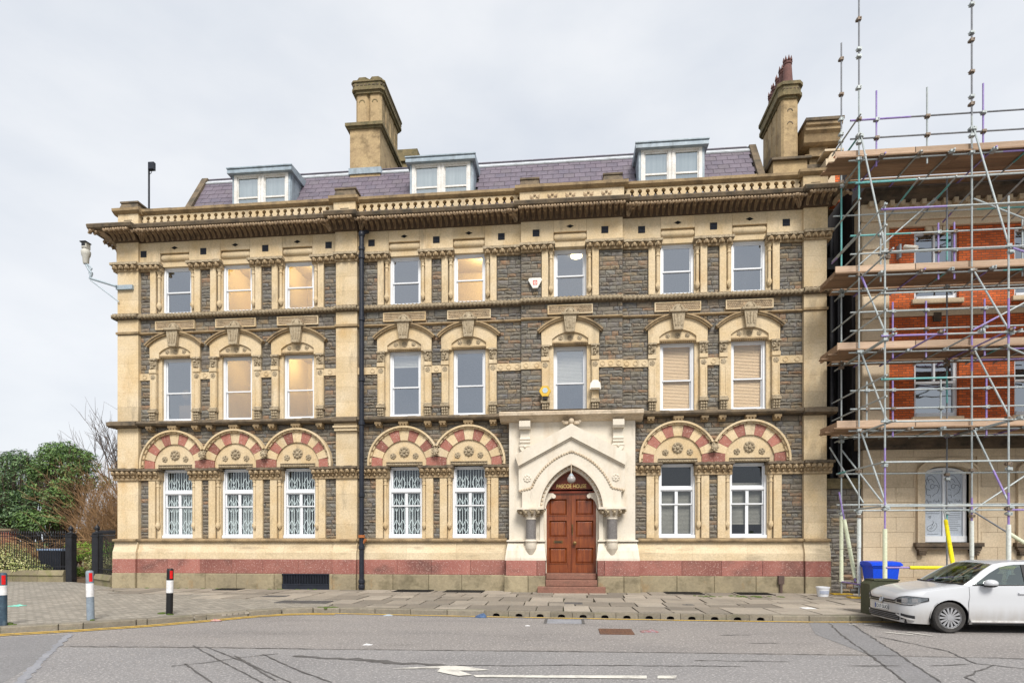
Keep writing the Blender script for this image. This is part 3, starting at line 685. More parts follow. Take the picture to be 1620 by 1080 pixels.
def slats(c, hw, za, zb, y, mat, W_, step=.05, ang=.5, nm='blind'):
    s = MB(); z = za
    while z > zb:
        s.add([(c - hw, y + .024, z), (c + hw, y + .024, z), (c + hw, y, z - step * .98), (c - hw, y, z - step * .98)], [(0, 1, 2, 3)]); z -= step
    s.box(c - hw, c + hw, y, y + .04, zb - .03, zb); s.box(c - hw, c + hw, y - .005, y + .05, za, za + .04)
    return part(nm, s, mat, W_)
tube_me = MB()
def colonnette(c, s, z0, z1, y, par):
    mb = MB(); x = c + s * .665
    mb.lathe([(.055, z0), (.055, z1)], (x, y, 0), 10)
    for zz, h in ((z1 - .09, .05), (z1 - .24, .04)): mb.lathe([(.07, zz), (.078, zz + h / 2), (.07, zz + h)], (x, y, 0), 10)
    mb.lathe([(.08, z1 - .04), (.095, z1)], (x, y, 0), 10)
    mb.lathe([(.02, z0 - .26), (.075, z0 - .18), (.085, z0 - .08), (.06, z0)], (x, y, 0), 8)
    for q in range(4): mb.blob((x + .06 * math.cos(q * 1.57 + .78), y + .06 * math.sin(q * 1.57 + .78), z0 - .12), .035, .035, .06, 5, 3)
    part('colonnette', mb, M['cream'], par, True)

bo = MB(); bo.blob((0, 0, 0), .036, .04, .036, 6, 4); BALLO = bo.mesh('ball_ornament', M['tan_weathered'], True)
lit2 = {1, 2, 4}; warm1 = {1, 2}
for i, c in enumerate(WC):
    dy = bay_y(c)
    # second floor
    hw = OP2[0]
    S = link('window_surround', None, B, (c, 0, 11))
    for s in (-1, 1):
        sur = MB(); a, b = sorted((c + s * .76, c + s * .985)); sur.bbox(a, b, dy - .09, .3, 10.20, 11.80, .008)
        a, b = sorted((c + s * .57, c + s * .765)); sur.box(a, b, dy + .04, .3, 10.20, 11.80); part('jamb', sur, M['cream'], S)
    for s in (-1, 1): colonnette(c, s, 10.62, 11.78, dy - .015, S)
    mb = MB(); mb.box(c - .57, c + .57, dy + .0, .3, 11.97, 12.44); part('lintel', mb, M['cream'], S)
    mb = MB(); mb.lathe([(.09, c - .56), (.125, c - .50), (.125, c + .50), (.09, c + .56)], (0, dy + .02, 12.28), 12, 'x'); part('lintel_roll', mb, M['cream'], S, True)
    Wn = sash_window(c, hw, 10.20, 11.97, 11.06, .12, M['pane_warm'] if i in lit2 else M['pane'], 0)
    room(c, 9.9, 12.7, M['room_lit'] if i in lit2 else M['room'])
    # first floor
    hw = OPF[0]; S = link('window_surround', None, B, (c, 0, 7.5))
    for s in (-1, 1):
        sur = MB()
        a, b = sorted((c + s * .735, c + s * .985)); sur.bbox(a, b, dy - .10, .3, 6.55, 8.52, .008)
        a, b = sorted((c + s * .58, c + s * .74)); sur.box(a, b, dy + .02, .3, 6.18, 8.58)
        a, b = sorted((c + s * .72, c + s * 1.0)); sur.bbox(a, b, dy - .14, .3, 7.98, 8.12, .008)
        a, b = sorted((c + s * .76, c + s * .79)); sur.box(a, b, dy - .118, .0, 6.72, 7.66)
        a, b = sorted((c + s * .93, c + s * .96)); sur.box(a, b, dy - .118, .0, 6.72, 7.66); part('jamb', sur, M['cream'], S)
    outer = arc(c, 7.92, 1.48, 47.5, 132.5, 12)
    inner = arc(c, 8.06, .92, 132.5, 47.5, 10)
    sur = MB(); sur.prism([(c - .985, 8.52), (c - .62, 8.52)] + inner + [(c + .62, 8.52), (c + .985, 8.52)] + outer, dy - .10, .25)
    part('window_head', sur, M['cream'], S)
    mb = MB(); mb.prism([(c - .62, 8.62), (c + .62, 8.62)] + arc(c, 8.06, .925, 47.5, 132.5, 10), dy - .035, .2); part('tympanum', mb, M['cream'], S)
    for dx, rr in ((-.33, .085), (0, .10), (.33, .085)): inst('rosette', ROS5, S, (c + dx, dy - .035, 8.78 + (.0 if dx else .0)), (0, 0, 0), (rr, rr * .9, rr))
    mb = MB(); mb.xprism([(dy - .02, 8.56), (dy - .085, 8.585), (dy - .085, 8.635), (dy - .02, 8.65), (.3, 8.65), (.3, 8.56)], c - .62, c + .62)
    for k in range(17): mb.blob((c - .58 + k * .0725, dy - .05, 8.545), .024, .045, .03, 5, 3)
    part('dentil_band', mb, M['tan_weathered'], S)
    hd = MB()
    for (ra, rb, ya) in ((1.475, 1.53, -.19), (1.53, 1.585, -.23)):
        o_ = arc(c, 7.92, rb, 44, 136, 14); n_ = arc(c, 7.92, ra, 136, 44, 14); hd.prism(o_ + n_, dy + ya, .1)
    part('hood_moulding', hd, M['tan_weathered'], S)
    ks = MB(); ks.prism([(c - .15, 8.92), (c + .15, 8.92), (c + .22, 9.50), (c - .22, 9.50)], dy - .27, 0)
    for dx in (-.09, 0, .09): ks.prism([(c + dx - .018, 9.05), (c + dx + .018, 9.05), (c + dx * 1.3 + .03, 9.42), (c + dx * 1.3 - .03, 9.42)], dy - .295, dy - .25)
    ks.bbox(c - .30, c + .30, dy - .33, 0, 9.50, 9.585, .01)
    part('keystone', ks, M['carved_pale'], S)
    bl = MB(); bl.blob((c, dy - .14, 9.63), .13, .12, .13, 10, 6); q = arc(c, 9.585, .215, 0, 180, 10) + arc(c, 9.585, .155, 180, 0, 10); bl.prism(q, dy - .20, .0)
    part('keystone_ball', bl, M['carved_pale'], S, True)
    pn = MB(); pn.box(c - .78, c + .78, dy - .07, .1, 9.60, 9.92); P_ = part('carved_panel', pn, M['cream'], B)
    pn = MB(); pn.box(c - .78, c + .78, dy - .095, dy - .06, 9.60, 9.635); pn.box(c - .78, c + .78, dy - .095, dy - .06, 9.885, 9.92); pn.box(c - .78, c - .745, dy - .095, dy - .06, 9.635, 9.885); pn.box(c + .745, c + .78, dy - .095, dy - .06, 9.635, 9.885); part('panel_frame', pn, M['cream'], P_)
    pn = MB(); pn.box(c - .735, c + .735, dy - .074, dy - .07, 9.645, 9.875); part('panel_ground', pn, M['carved_dark'], P_)
    pn = MB()
    for k in range(22):
        for j in range(4):
            if abs(-.69 + k * .0657) < .22 and j < 3: continue
            pn.blob((c - .69 + k * .0657 + (j % 2) * .03, dy - .075, 9.675 + j * .057), .031, .022, .02, 5, 3)
    part('panel_carving', pn, M['carved_pale'], P_)
    for s in (-1, 1):
        x = c + s * .86
        cp = MB(); cp.bbox(x - .13, x + .13, dy - .11, .2, 8.12, 8.50, .01)
        for q in range(10): cp.blob((x + rng.uniform(-.10, .10), dy - .13, 8.19 + .27 * (q // 3) / 3 + rng.uniform(-.02, .02)), .042, .05, .05, 6, 3)
        cp.bbox(x - .15, x + .15, dy - .17, .2, 8.46, 8.53, .008)
        part('capital', cp, M['carved_pale'], S)
        cp = MB(); cp.bbox(x - .12, x + .12, dy - .10, .2, 6.18, 6.5, .01); cp.bbox(x - .155, x + .155, dy - .2, .2, 6.50, 6.58, .01); cp.bbox(x - .14, x + .14, dy - .15, .2, 6.58, 6.66, .02)
        for q in range(9): cp.blob((x + (-.08, 0, .08)[q % 3], dy - .12 - .02 * (q // 3), 6.24 + .09 * (q // 3)), .045, .05, .055, 6, 3)
        part('base_bracket', cp, M['carved_pale'], S)
        inst('rosette', ROS5, S, (x, dy - .10, 7.84), (0, 0, .0), (.10, .05, .10))
    pn_ = M['pane_warm'] if i in warm1 else (M['pane_clear'] if i > 5 else M['pane'])
    Wn = sash_window(c, hw, 6.18, 8.56, 7.28, .12, pn_, 1)
    room(c, 5.9, 9.2, M['room_lit'] if i in warm1 else M['room'])
    if i == 6 or i == 7: slats(c, .5, 8.45, 6.27, .262, M['blind_tan'], Wn)
    if i == 5: slats(c, .5, 8.45, 7.32, .262, M['blind_pale'], Wn)
    if i == 3: slats(c, .5, 8.45, 8.06, .262, M['blind_pale'], Wn)
    if i == 0:
        mb = MB(); mb.box(c - .5, c + .5, .9, .95, 6.2, 7.0); mb.box(c - .5, c - .1, 1.2, 1.3, 6.2, 7.35); mb.blob((c - .28, 1.0, 7.42), .17, .15, .22, 10, 6); part('furniture', mb, mk('brown_furniture', (.22, .13, .06), bump=0), Wn)
    # ground floor
    if i == 5: continue
    hw = OPG[0]; S = link('window_surround', None, B, (c, 0, 3))
    for s in (-1, 1):
        sur = MB(); a, b = sorted((c + s * .79, c + s * 1.05)); sur.bbox(a, b, -.09, .3, 1.83, 3.99, .008)
        a, b = sorted((c + s * .62, c + s * .795)); sur.box(a, b, .03, .3, 1.83, 4.40); part('jamb', sur, M['cream'], S)
    for s in (-1, 1): colonnette(c + s * .045, s, 2.42, 3.98, -.02, S)
    f = MB(); y = .14; fw = .075; z0, z1 = 1.84, 4.40
    f.box(c - hw, c - hw + fw, y, y + .18, z0, z1); f.box(c + hw - fw, c + hw, y, y + .18, z0, z1); f.box(c - hw + fw, c + hw - fw, y, y + .18, z1 - .06, z1)
    f.bbox(c - hw, c + hw, y - .08, y + .18, z0 - .01, z0 + .10, .012); f.box(c - hw + fw, c + hw - fw, y + .02, y + .18, 3.50, 3.60)
    Wn = part('window', f, M['white'], B)
    a, b = c - hw + fw, c + hw - fw
    for (s0, s1, yy, two) in ((3.60, 4.34, .22, i < 5), (2.99, 3.50, .21, True), (1.94, 3.03, .25, True)):
        s = MB(); w_ = .045
        s.box(a, a + w_, yy, yy + .04, s0, s1); s.box(b - w_, b, yy, yy + .04, s0, s1); s.box(a + w_, b - w_, yy, yy + .04, s1 - .04, s1); s.box(a + w_, b - w_, yy, yy + .04, s0, s0 + .045)
        if two and s1 < 4: s.box(c - .05, c + .05, yy - .005, yy + .04, s0 + .045, s1 - .04)
        part('sash', s, M['white'], Wn)
        s = MB(); s.add([(a + .02, yy + .02, s0), (b - .02, yy + .02, s0), (b - .02, yy + .02, s1), (a + .02, yy + .02, s1)], [(0, 1, 2, 3)])
        link('pane', s.mesh('pane', M['pane_low'], recalc=False), Wn)
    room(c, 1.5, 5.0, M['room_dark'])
    if i < 5:
        g = MB(); yy = .31; r_ = .0095
        for k in range(11):
            x = a + .05 + k * (b - a - .1) / 10
            g.box(x - r_, x + r_, yy - .008, yy + .008, 1.94, 4.36)
        for (q0, q1) in ((a + .04, c - .06), (c + .06, b - .04)):
            ww = (q1 - q0) / 2
            for k in range(2):
                xc = q0 + ww * (k + .5); z = 2.02
                while z < 4.2:
                    for (dz, sgn) in ((0, 1), (.26, -1)):
                        for s in (-1, 1):
                            za, zb = (z, z + .24) if sgn > 0 else (z + .5, z + .26)
                            g.add([(xc - r_ * 1.2, yy - .02, za), (xc + r_ * 1.2, yy - .02, za), (xc + s * ww / 2 + r_ * 1.2, yy - .02, zb), (xc + s * ww / 2 - r_ * 1.2, yy - .02, zb)], [(0, 1, 2, 3)])
                    z += .78
        part('security_grille', g, M['grille'], Wn)
        s = MB(); blr = random.Random(100 + i)
        for k in range(9):
            x = c - .52 + k * .125
            if blr.random() < (.9, .7, .45, .35, .55)[i]: s.add([(x, .52, 1.9), (x + .085, .56, 1.9), (x + .085, .56, 3.45), (x, .52, 3.45)], [(0, 1, 2, 3)])
        part('vertical_blind', s, M['curtain'], Wn)
    else:
        slats(c, .52, 3.46 if i == 6 else 3.7, 1.98 if i == 6 else 2.35, .36, M['blind_dark'], Wn, .045)
    # arch over the ground floor window
    zc = 4.52; ri, ro = .81, 1.20
    ty = MB(); ty.prism([(c - ri - .02, 4.42), (c + ri + .02, 4.42)] + arc(c, zc, ri + .02, 0, 180, 20), -.05, .3)
    A = part('arch', ty, M['cream'], B)
    hs = 1.17 if i in (3, 4) else 1.2
    left_n = i in (1, 2, 4, 7); right_n = i in (0, 1, 3, 6)
    cuts = [12, 28, 45, 62, 80.5, 99.5, 118, 135, 152, 168]; cuts = [0] + cuts + [180]
    for k in range(11):
        a0, a1 = cuts[k] + .25, cuts[k + 1] - .25
        poly = arc(c, zc, ro, a0, a1, 4) + arc(c, zc, ri, a1, a0, 4)
        if k == 0: poly = [(c + ri, 4.425), (c + (hs if right_n else ro), 4.425)] + ([(c + hs, zc + .22), (c + ri, zc + .18)] if True else [])
        if k == 10: poly = [(c - (hs if left_n else ro), 4.425), (c - ri, 4.425), (c - ri, zc + .18), (c - hs, zc + .22)]
        mb = MB(); pj = rng.uniform(-.008, .008); mb.prism(poly, -.11 + pj, .2)
        o = part('voussoir', mb, M['granite_arch'] if k % 2 == 0 else M['cream_block'], A)
    a0 = 27 if right_n else -4; a1 = 153 if left_n else 184
    hd = MB(); hd.prism(arc(c, zc, 1.315, a0, a1, 22) + arc(c, zc, 1.25, a1, a0, 22), -.24, .1); hd.prism(arc(c, zc, 1.25, a0 + 1, a1 - 1, 22) + arc(c, zc, 1.19, a1 - 1, a0 + 1, 22), -.17, .1)
    part('hood_moulding', hd, M['cream'], A)
    q = a0 + 5
    while q < a1 - 2: inst('ball_ornament', BALLO, A, (c + 1.215 * math.cos(R(q)), -.185, zc + 1.215 * math.sin(R(q)))); q += 10.5
    inst('rosette', ROS, A, (c, -.05, 4.93), (0, 0, 0), (.20, .2, .20))
    for s in (-1, 1): inst('rosette', ROS5, A, (c + s * .41, -.05, 4.78), (0, 0, 0), (.115, .13, .115))
    mb = MB(); mb.box(c - .66, c + .66, -.10, .2, 4.53, 4.56); part('tympanum_fillet', mb, M['weathered'], A)
    rope('tympanum_rope', c - .66, c + .66, -.07, 4.475, .05, .085, A, M['carved_pale'])
    if right_n:
        x = (c + WC[i + 1]) / 2; mb = MB(); mb.blob((x, -.24, 4.90), .12, .12, .12, 8, 5)
        for q in range(7): mb.blob((x + .1 * math.cos(q * .9), -.29, 4.90 + .1 * math.sin(q * .9)), .05, .06, .05, 6, 3)
        mb.box(x - .07, x + .07, -.16, 0, 4.98, 5.12); part('corbel_ball', mb, M['carved_pale'], A, True)
# impost bands (ground floor) and frieze bands (second floor)
for x0, x1, dy in BAYS:
    cs = [c for c in WC if x0 < c < x1]
    if dy == 0:
        g0, g1 = (x0, -2.0) if x1 == -1.70 else ((2.15, x1) if x0 == 1.81 else (x0, x1))
        for a, b in spans(g0, g1, cs, .575): carve_band('impost_band', a, b, 3.99, 4.42, -.04, .24, M['carved'], M['weathered'])
    for a, b in spans(x0, x1, cs, .55): carve_band('frieze_band', a, b, 11.79, 12.075, dy - .03, .2, M['carved'], M['carved_pale'], .24, None, .075)
for k, (x0, x1) in enumerate(PIERS):
    a, b = x0 - (.14 if k == 0 else .02), x1 + (.14 if k == 2 else .02)
    carve_band('impost_band', a, b, 3.985, 4.425, -.14, .26, M['carved'], M['weathered'])
    carve_band('frieze_band', a, b, 11.785, 12.08, -.13, .2, M['carved'], M['carved_pale'], .24, None, .075)
# upper wall above the frieze
for x0, x1, dy in BAYS:
    cs = [c for c in WC if x0 < c < x1]
    e = spans(x0, x1, cs, .57)
    for a, b in e: block('frieze_block', a, b - .004, dy - .10, .3, 12.07, 12.85, M['cream_block'], .006)
    for c in cs:
        block('frieze_block', c - .57, c + .566, dy - .10, .3, 12.44, 12.85, M['cream_block'], .006)
        mb = MB(); mb.prism([(c - .13, 12.62), (c, 12.56), (c + .13, 12.62), (c, 12.68)], dy - .106, dy - .05); part('diamond_vent', mb, M['dark'], B)  # dark diamond laid on the face for the shade of a hole
for x in (-15.86, -13.5, -11.1, -8.70, -7.1, -4.73, -2.4, -1.17, 1.2, 2.46, 4.87, 7.25):
    dy = bay_y(x) - .10
    mb = MB(); mb.box(x - .12, x + .12, dy - .004, dy + .05, 12.32, 12.56); o = part('air_vent', mb, M['dark'], B)  # dark panel set proud of the wall for the vent's inner shade
    mb = MB()
    for q in range(5): mb.box(x - .115, x + .115, dy - .012, dy - .003, 12.335 + q * .046, 12.355 + q * .046)
    part('louvre', mb, mk('vent_metal', (.03, .035, .05), bump=0) if x < -15.8 else bpy.data.materials['vent_metal'], o)
# ------------------------------------------------------------------ cornice, parapet, roof
CN = mp_ = None
RUNS = [(-16.92, -15.96, -.16), (-15.96, -8.46, 0), (-8.46, -7.56, -.16), (-7.56, -1.75, 0), (-1.75, 1.86, -.14), (1.86, 7.74, 0), (7.74, 8.60, -.16)]
M['cove'] = mk('shaded_cove_stone', (.10, .066, .042), (.07, .05, .034), sc=4, bump=.5)  # cove stone darkened so gaps between the leaves look deeply shaded
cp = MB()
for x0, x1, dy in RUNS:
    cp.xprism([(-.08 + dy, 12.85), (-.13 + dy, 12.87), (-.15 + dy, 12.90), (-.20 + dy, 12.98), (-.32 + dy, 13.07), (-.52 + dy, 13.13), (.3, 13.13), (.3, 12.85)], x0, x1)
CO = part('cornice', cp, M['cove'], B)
# one acanthus leaf, about .2 wide, following the cove
lf = MB(); prof = [(-.15, 12.88), (-.19, 12.96), (-.27, 13.03), (-.38, 13.08), (-.52, 13.105), (-.61, 13.10), (-.655, 13.055), (-.63, 13.01)]
wd = [.035, .052, .062, .068, .078, .09, .098, .06]
vs = []
for (y, z), w_ in zip(prof, wd):
    for q, rz in ((-1, -.035), (-.6, .04), (-.25, -.005), (0, .07), (.25, -.005), (.6, .04), (1, -.035)):
        vs.append((q * w_, y - rz * .7 - .015, z - 13 - rz * .75 - .01))
lf.add(vs, [(j * 7 + i, j * 7 + i + 1, (j + 1) * 7 + i + 1, (j + 1) * 7 + i) for j in range(7) for i in range(6)])
for s in (-1, 1): lf.blob((s * .052, -.655, .045), .05, .055, .05, 7, 4)
lf.blob((0, -.40, .03), .03, .09, .03, 6, 4)
LEAF = lf.mesh('cornice_leaf', M['carved_dark'], True)
for k, (x0, x1, dy) in enumerate(RUNS):
    n = int(round((x1 - x0) / .205))
    for i in range(n):
        x = x0 + (i + .5) * (x1 - x0) / n
        inst('cornice_leaf', LEAF, CO, (x, dy, 13 + rng.uniform(-.006, .006)), (0, 0, 0), (1, 1, 1))
    for xe, s in ((x0, 1), (x1, -1)):
        if dy < 0: inst('corner_leaf', LEAF, CO, (xe - s * .02, dy * .5 - .02, 13), (0, 0, -s * R(38)), (1.7, 1.02, 1))
for i in range(7): inst('cornice_leaf', LEAF, CO, (-16.88, .06 + i * .205, 13), (0, 0, R(-90)), (1, 1, 1))
inst('corner_leaf', LEAF, CO, (-16.88, -.12, 13), (0, 0, R(-45)), (1.6, 1.3, 1))
for k, (x0, x1, dy) in enumerate(RUNS):
    xa = x0 - .62 if k == 0 else x0 - (.14 if dy < 0 else -.14 if k else 0)
    xb = x1 + (.30 if k == 6 else (.14 if dy < 0 else -.14))
    n = max(1, int((xb - xa) / .75))
    for i in range(n):
        a, b = xa + (xb - xa) * i / n, xa + (xb - xa) * (i + 1) / n; j = rng.uniform(-.008, .008)
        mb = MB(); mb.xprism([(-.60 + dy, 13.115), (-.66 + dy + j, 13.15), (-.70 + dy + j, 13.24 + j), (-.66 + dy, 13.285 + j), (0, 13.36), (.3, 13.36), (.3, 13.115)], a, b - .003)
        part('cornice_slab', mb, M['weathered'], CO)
mb = MB(); mb.box(-17.54, -16.8, .0, 1.6, 13.12, 13.3); part('cornice_slab', mb, M['weathered'], CO)

# balustrade
PB = MB()
for x0, x1, dy in RUNS: PB.box(x0, x1, dy - .02, .28, 13.28, 13.50)
BA = part('parapet', PB, M['cream'], B)
def rail(x0, x1, yo):
    n = max(1, int((x1 - x0) / 1.2))
    for i in range(n):
        a, b = x0 + (x1 - x0) * i / n, x0 + (x1 - x0) * (i + 1) / n; j = rng.uniform(-.006, .006)
        mb = MB(); mb.xprism([(-.02 + yo, 13.90), (-.10 + yo, 13.94), (-.17 + yo, 13.99), (-.18 + yo, 14.08 + j), (-.1 + yo, 14.115 + j), (.36, 14.12), (.36, 13.90)], a, b - .003); part('parapet_rail', mb, M['tan_weathered'], BA)
PP = [(-16.82, -16.0, -.16), (-8.48, -7.66, -.16), (7.76, 8.56, -.16)]
xs_ = [(-16.0, -8.48, 27), (-7.66, -1.75, 21), (1.86, 7.76, 21)]
bal = MB(); hp = .131
def hole(z): # half width of the keyhole opening at height z
    for (za, wa), (zb, wb) in zip(HP, HP[1:]):
        if za <= z <= zb: return wa + (wb - wa) * (z - za) / (zb - za)
    return 0
HP = [(0, .078), (.14, .064), (.20, .03), (.225, .03), (.25, .062), (.29, .076), (.33, .062), (.362, .014)]
pr = [(-.131 + w_, z) for z, w_ in HP] + [(-.131, .362), (-.131, .40)]
poly = [(x, z) for x, z in pr]; poly = poly + [(-x, z) for x, z in reversed(pr)]
bal.prism([p for p in poly if True], -.05, .12); BAL = bal.mesh('baluster', M['cream'])
for x0, x1, n in xs_:
    p = (x1 - x0 - .3) / n
    for i in range(n + 1): inst('baluster', BAL, BA, (x0 + .15 + i * p, 0, 13.5), (0, 0, 0), (p / .262, 1, 1))
    rail(x0, x1, 0)
for x0, x1, dy in PP:
    block('parapet_pier', x0, x1, dy - .04, .34, 13.30, 13.92, M['cream_block'], .01, BA); rail(x0 - .14, x1 + .12, dy)
    mb = MB(); mb.box(x0 + .25, x1 - .25, dy - .045, dy, 13.66, 13.69); part('pier_groove', mb, M['weathered'], BA)
block('parapet_pier', -1.75, 1.86, -.18, .34, 13.30, 13.92, M['cream_block'], .01, BA); rail(-1.9, 2.0, -.15)
for k in range(5):
    x = -1.22 + k * .62; mb = MB()
    for s in (-1, 1):
        mb.prism([(x, 13.60), (x + s * .09, 13.62), (x + s * .17, 13.70), (x + s * .17, 13.80), (x + s * .07, 13.72)], -.20, -.17)
        mb.blob((x + s * .09, -.195, 13.70), .05, .03, .05, 6, 3)
    mb.blob((x, -.2, 13.78), .05, .03, .05, 6, 3); o = part('carved_leaf', mb, M['carved_dark'], BA)
for x, wd_, h in ((-16.40, .38, .26), (-8.06, .42, .30), (-1.40, .36, .27), (1.48, .36, .27), (7.95, .0, 0)):
    if not wd_: continue
    mb = MB(); y0, y1 = -.2, .45
    v = [(x - wd_, y0, 14.1), (x + wd_, y0, 14.1), (x + wd_, y1, 14.1), (x - wd_, y1, 14.1), (x - wd_ * .85, y0 + .08, 14.1 + h), (x + wd_ * .85, y0 + .08, 14.1 + h), (x + wd_ * .85, y1 - .08, 14.1 + h), (x - wd_ * .85, y1 - .08, 14.1 + h)]
    mb.add(v, [(0, 3, 2, 1), (4, 5, 6, 7), (0, 1, 5, 4), (1, 2, 6, 5), (2, 3, 7, 6), (3, 0, 4, 7)]); mb.box(x - wd_ * .95, x + wd_ * .95, y0 + .04, y1 - .04, 14.1 + h, 14.16 + h); part('pier_cap', mb, M['weathered'], BA)

# roof: slope from (y .35, z 13.75) to (y 1.95, z 16.30)
RY0, RZ0, RY1, RZ1 = .42, 13.72, 1.95, 16.28
RXL, RXR = -14.75, 6.75
mb = MB(); mb.xprism([(RY0, RZ0 - .05), (RY1, RZ1 - .05), (9.5, 16.2), (10.6, 13.1), (RY0, 13.1)], RXL, RXR)
RO = part('roof', mb, M['under'], B)
mb = MB(); mb.box(-16.9, 8.5, .3, 10.9, 13.05, 13.25); part('gutter_deck', mb, M['lead'], RO)
sl = math.hypot(RY1 - RY0, RZ1 - RZ0); ay = math.atan2(RZ1 - RZ0, RY1 - RY0)
dv = ((RY1 - RY0) / sl, (RZ1 - RZ0) / sl)
SLs = []
DORM = [(-12.80, -10.46), (-5.90, -3.52), (2.42, 4.74)]
row, s = 0, .02
while s < sl - .06:
    x = RXL + .12 - (.2 if row % 2 else 0)
    while x < RXR - .1:
        a, b = max(x, RXL + .1), min(x + .40, RXR - .1)
        if b - a > .08 and not any(d0 < (a + b) / 2 < d1 and s < 1.9 for d0, d1 in DORM): SLs.append((a, b, s))
        x += .40
    s += .285; row += 1
su = MB(); su.box(-.5, .5, -.0, .31, -.008, .008); SLATE = su.mesh('slate', M['slate'])
far = MB(); SLs.sort(key=lambda q: -q[2])
for k, (a, b, s) in enumerate(SLs):
    y, z = RY0 + dv[0] * s, RZ0 + dv[1] * s
    tl = ay - .035; nz = (-dv[1] * .018, dv[0] * .018)
    if k < 300: inst('slate', SLATE, RO, ((a + b) / 2, y + nz[0], z + nz[1] + rng.uniform(-.003, .003)), (tl, rng.uniform(-.006, .006), 0), (b - a - .013, 1, 1))
    else:
        c_, s_ = math.cos(tl), math.sin(tl)
        far.add([((a + b) / 2 + v[0] * (b - a - .008), y + nz[0] + v[1] * c_ - v[2] * s_, z + nz[1] + v[1] * s_ + v[2] * c_) for v in su.v], su.f, rng.random())
part('slating', far, M['slate_stuff'], RO, kind='stuff')
mb = MB(); mb.xprism([(RY1 - .14, RZ1 - .17), (RY1 - .16, RZ1 - .13), (RY1 + .02, RZ1 + .06), (RY1 + .3, RZ1 + .04), (RY1 + .3, RZ1 - .1)], RXL, RXR); part('ridge_flashing', mb, M['lead_pale'], RO)
mb = MB(); mb.tube((RXL, RY1 + .06, RZ1 + .07), (RXR, RY1 + .06, RZ1 + .07), .055, 8); part('ridge_roll', mb, M['iron_blue'], RO)
for x in (RXL, RXR):
    mb = MB(); mb.xprism([(RY0 - .1, RZ0 - .3), (RY0 - .1, RZ0 + .10), (RY1 - .02, RZ1 + .16), (RY1 + .35, RZ1 + .16), (RY1 + .35, RZ1 - .3)], x - .12, x + .12); part('verge_coping', mb, M['weathered'], RO)
# dormers
for k, (x0, x1) in enumerate(DORM):
    y = .62; z0, z1 = 13.75, 15.60
    mb = MB(); mb.xprism([(y + .06, z0), (y + .06, z1), (2.0, z1 + .02), (2.0, z0)], x0, x0 + .06); mb.xprism([(y + .06, z0), (y + .06, z1), (2.0, z1 + .02), (2.0, z0)], x1 - .06, x1)
    D = part('dormer', mb, M['lead'], RO)
    mb = MB(); mb.xprism([(y - .20, z1), (y - .20, z1 + .07), (y - .16, z1 + .20), (y - .12, z1 + .23), (2.05, z1 + .34), (2.05, z1)], x0 - .10, x1 + .10); mb.box(x0 - .12, x1 + .12, y - .22, y - .15, z1 + .17, z1 + .21)
    part('dormer_roof', mb, M['lead'], D)
    mb = MB(); mb.box(x0 + .02, x0 + .10, y - .02, y + .1, z0, z1); mb.box(x1 - .10, x1 - .02, y - .02, y + .1, z0, z1); part('corner_board', mb, M['lead'], D)
    mb = MB(); xm = (x0 + x1) / 2; a, b = x0 + .10, x1 - .10
    for p, q in ((a, a + .11), (xm - .11, xm - .02), (xm + .02, xm + .11), (b - .11, b)): mb.box(p, q, y - .04, y + .06, z0, z1 - .06)
    mb.box(a, b, y - .05, y + .06, z1 - .06, z1); mb.box(xm - .02, xm + .02, y - .015, y + .06, z0, z1 - .06)
    part('dormer_frame', mb, M['worn_white'], D)
    for p, q in ((a + .11, xm - .11), (xm + .11, b - .11)):
        mb = MB(); zm = 14.72
        mb.box(p, p + .045, y, y + .05, z0, z1 - .06); mb.box(q - .045, q, y, y + .05, z0, z1 - .06); mb.box(p + .045, q - .045, y, y + .05, z1 - .11, z1 - .06); mb.box(p + .045, q - .045, y - .01, y + .05, zm, zm + .06)
        part('sash', mb, M['worn_white'], D)
        mb = MB(); mb.add([(p + .03, y + .03, z0), (q - .03, y + .03, z0), (q - .03, y + .03, z1 - .08), (p + .03, y + .03, z1 - .08)], [(0, 1, 2, 3)]); link('pane', mb.mesh('pane', M['pane_dormer'], recalc=False), D)
        mb = MB(); mb.box(p, q, y + .09, y + .11, z0 + .4, z1 - .1); part('blind', mb, M['curtain'], D)
    mb = MB(); mb.box(x0 + .06, x1 - .06, y + .5, y + .55, z0, z1); part('dormer_back', mb, M['room_dark'], D)

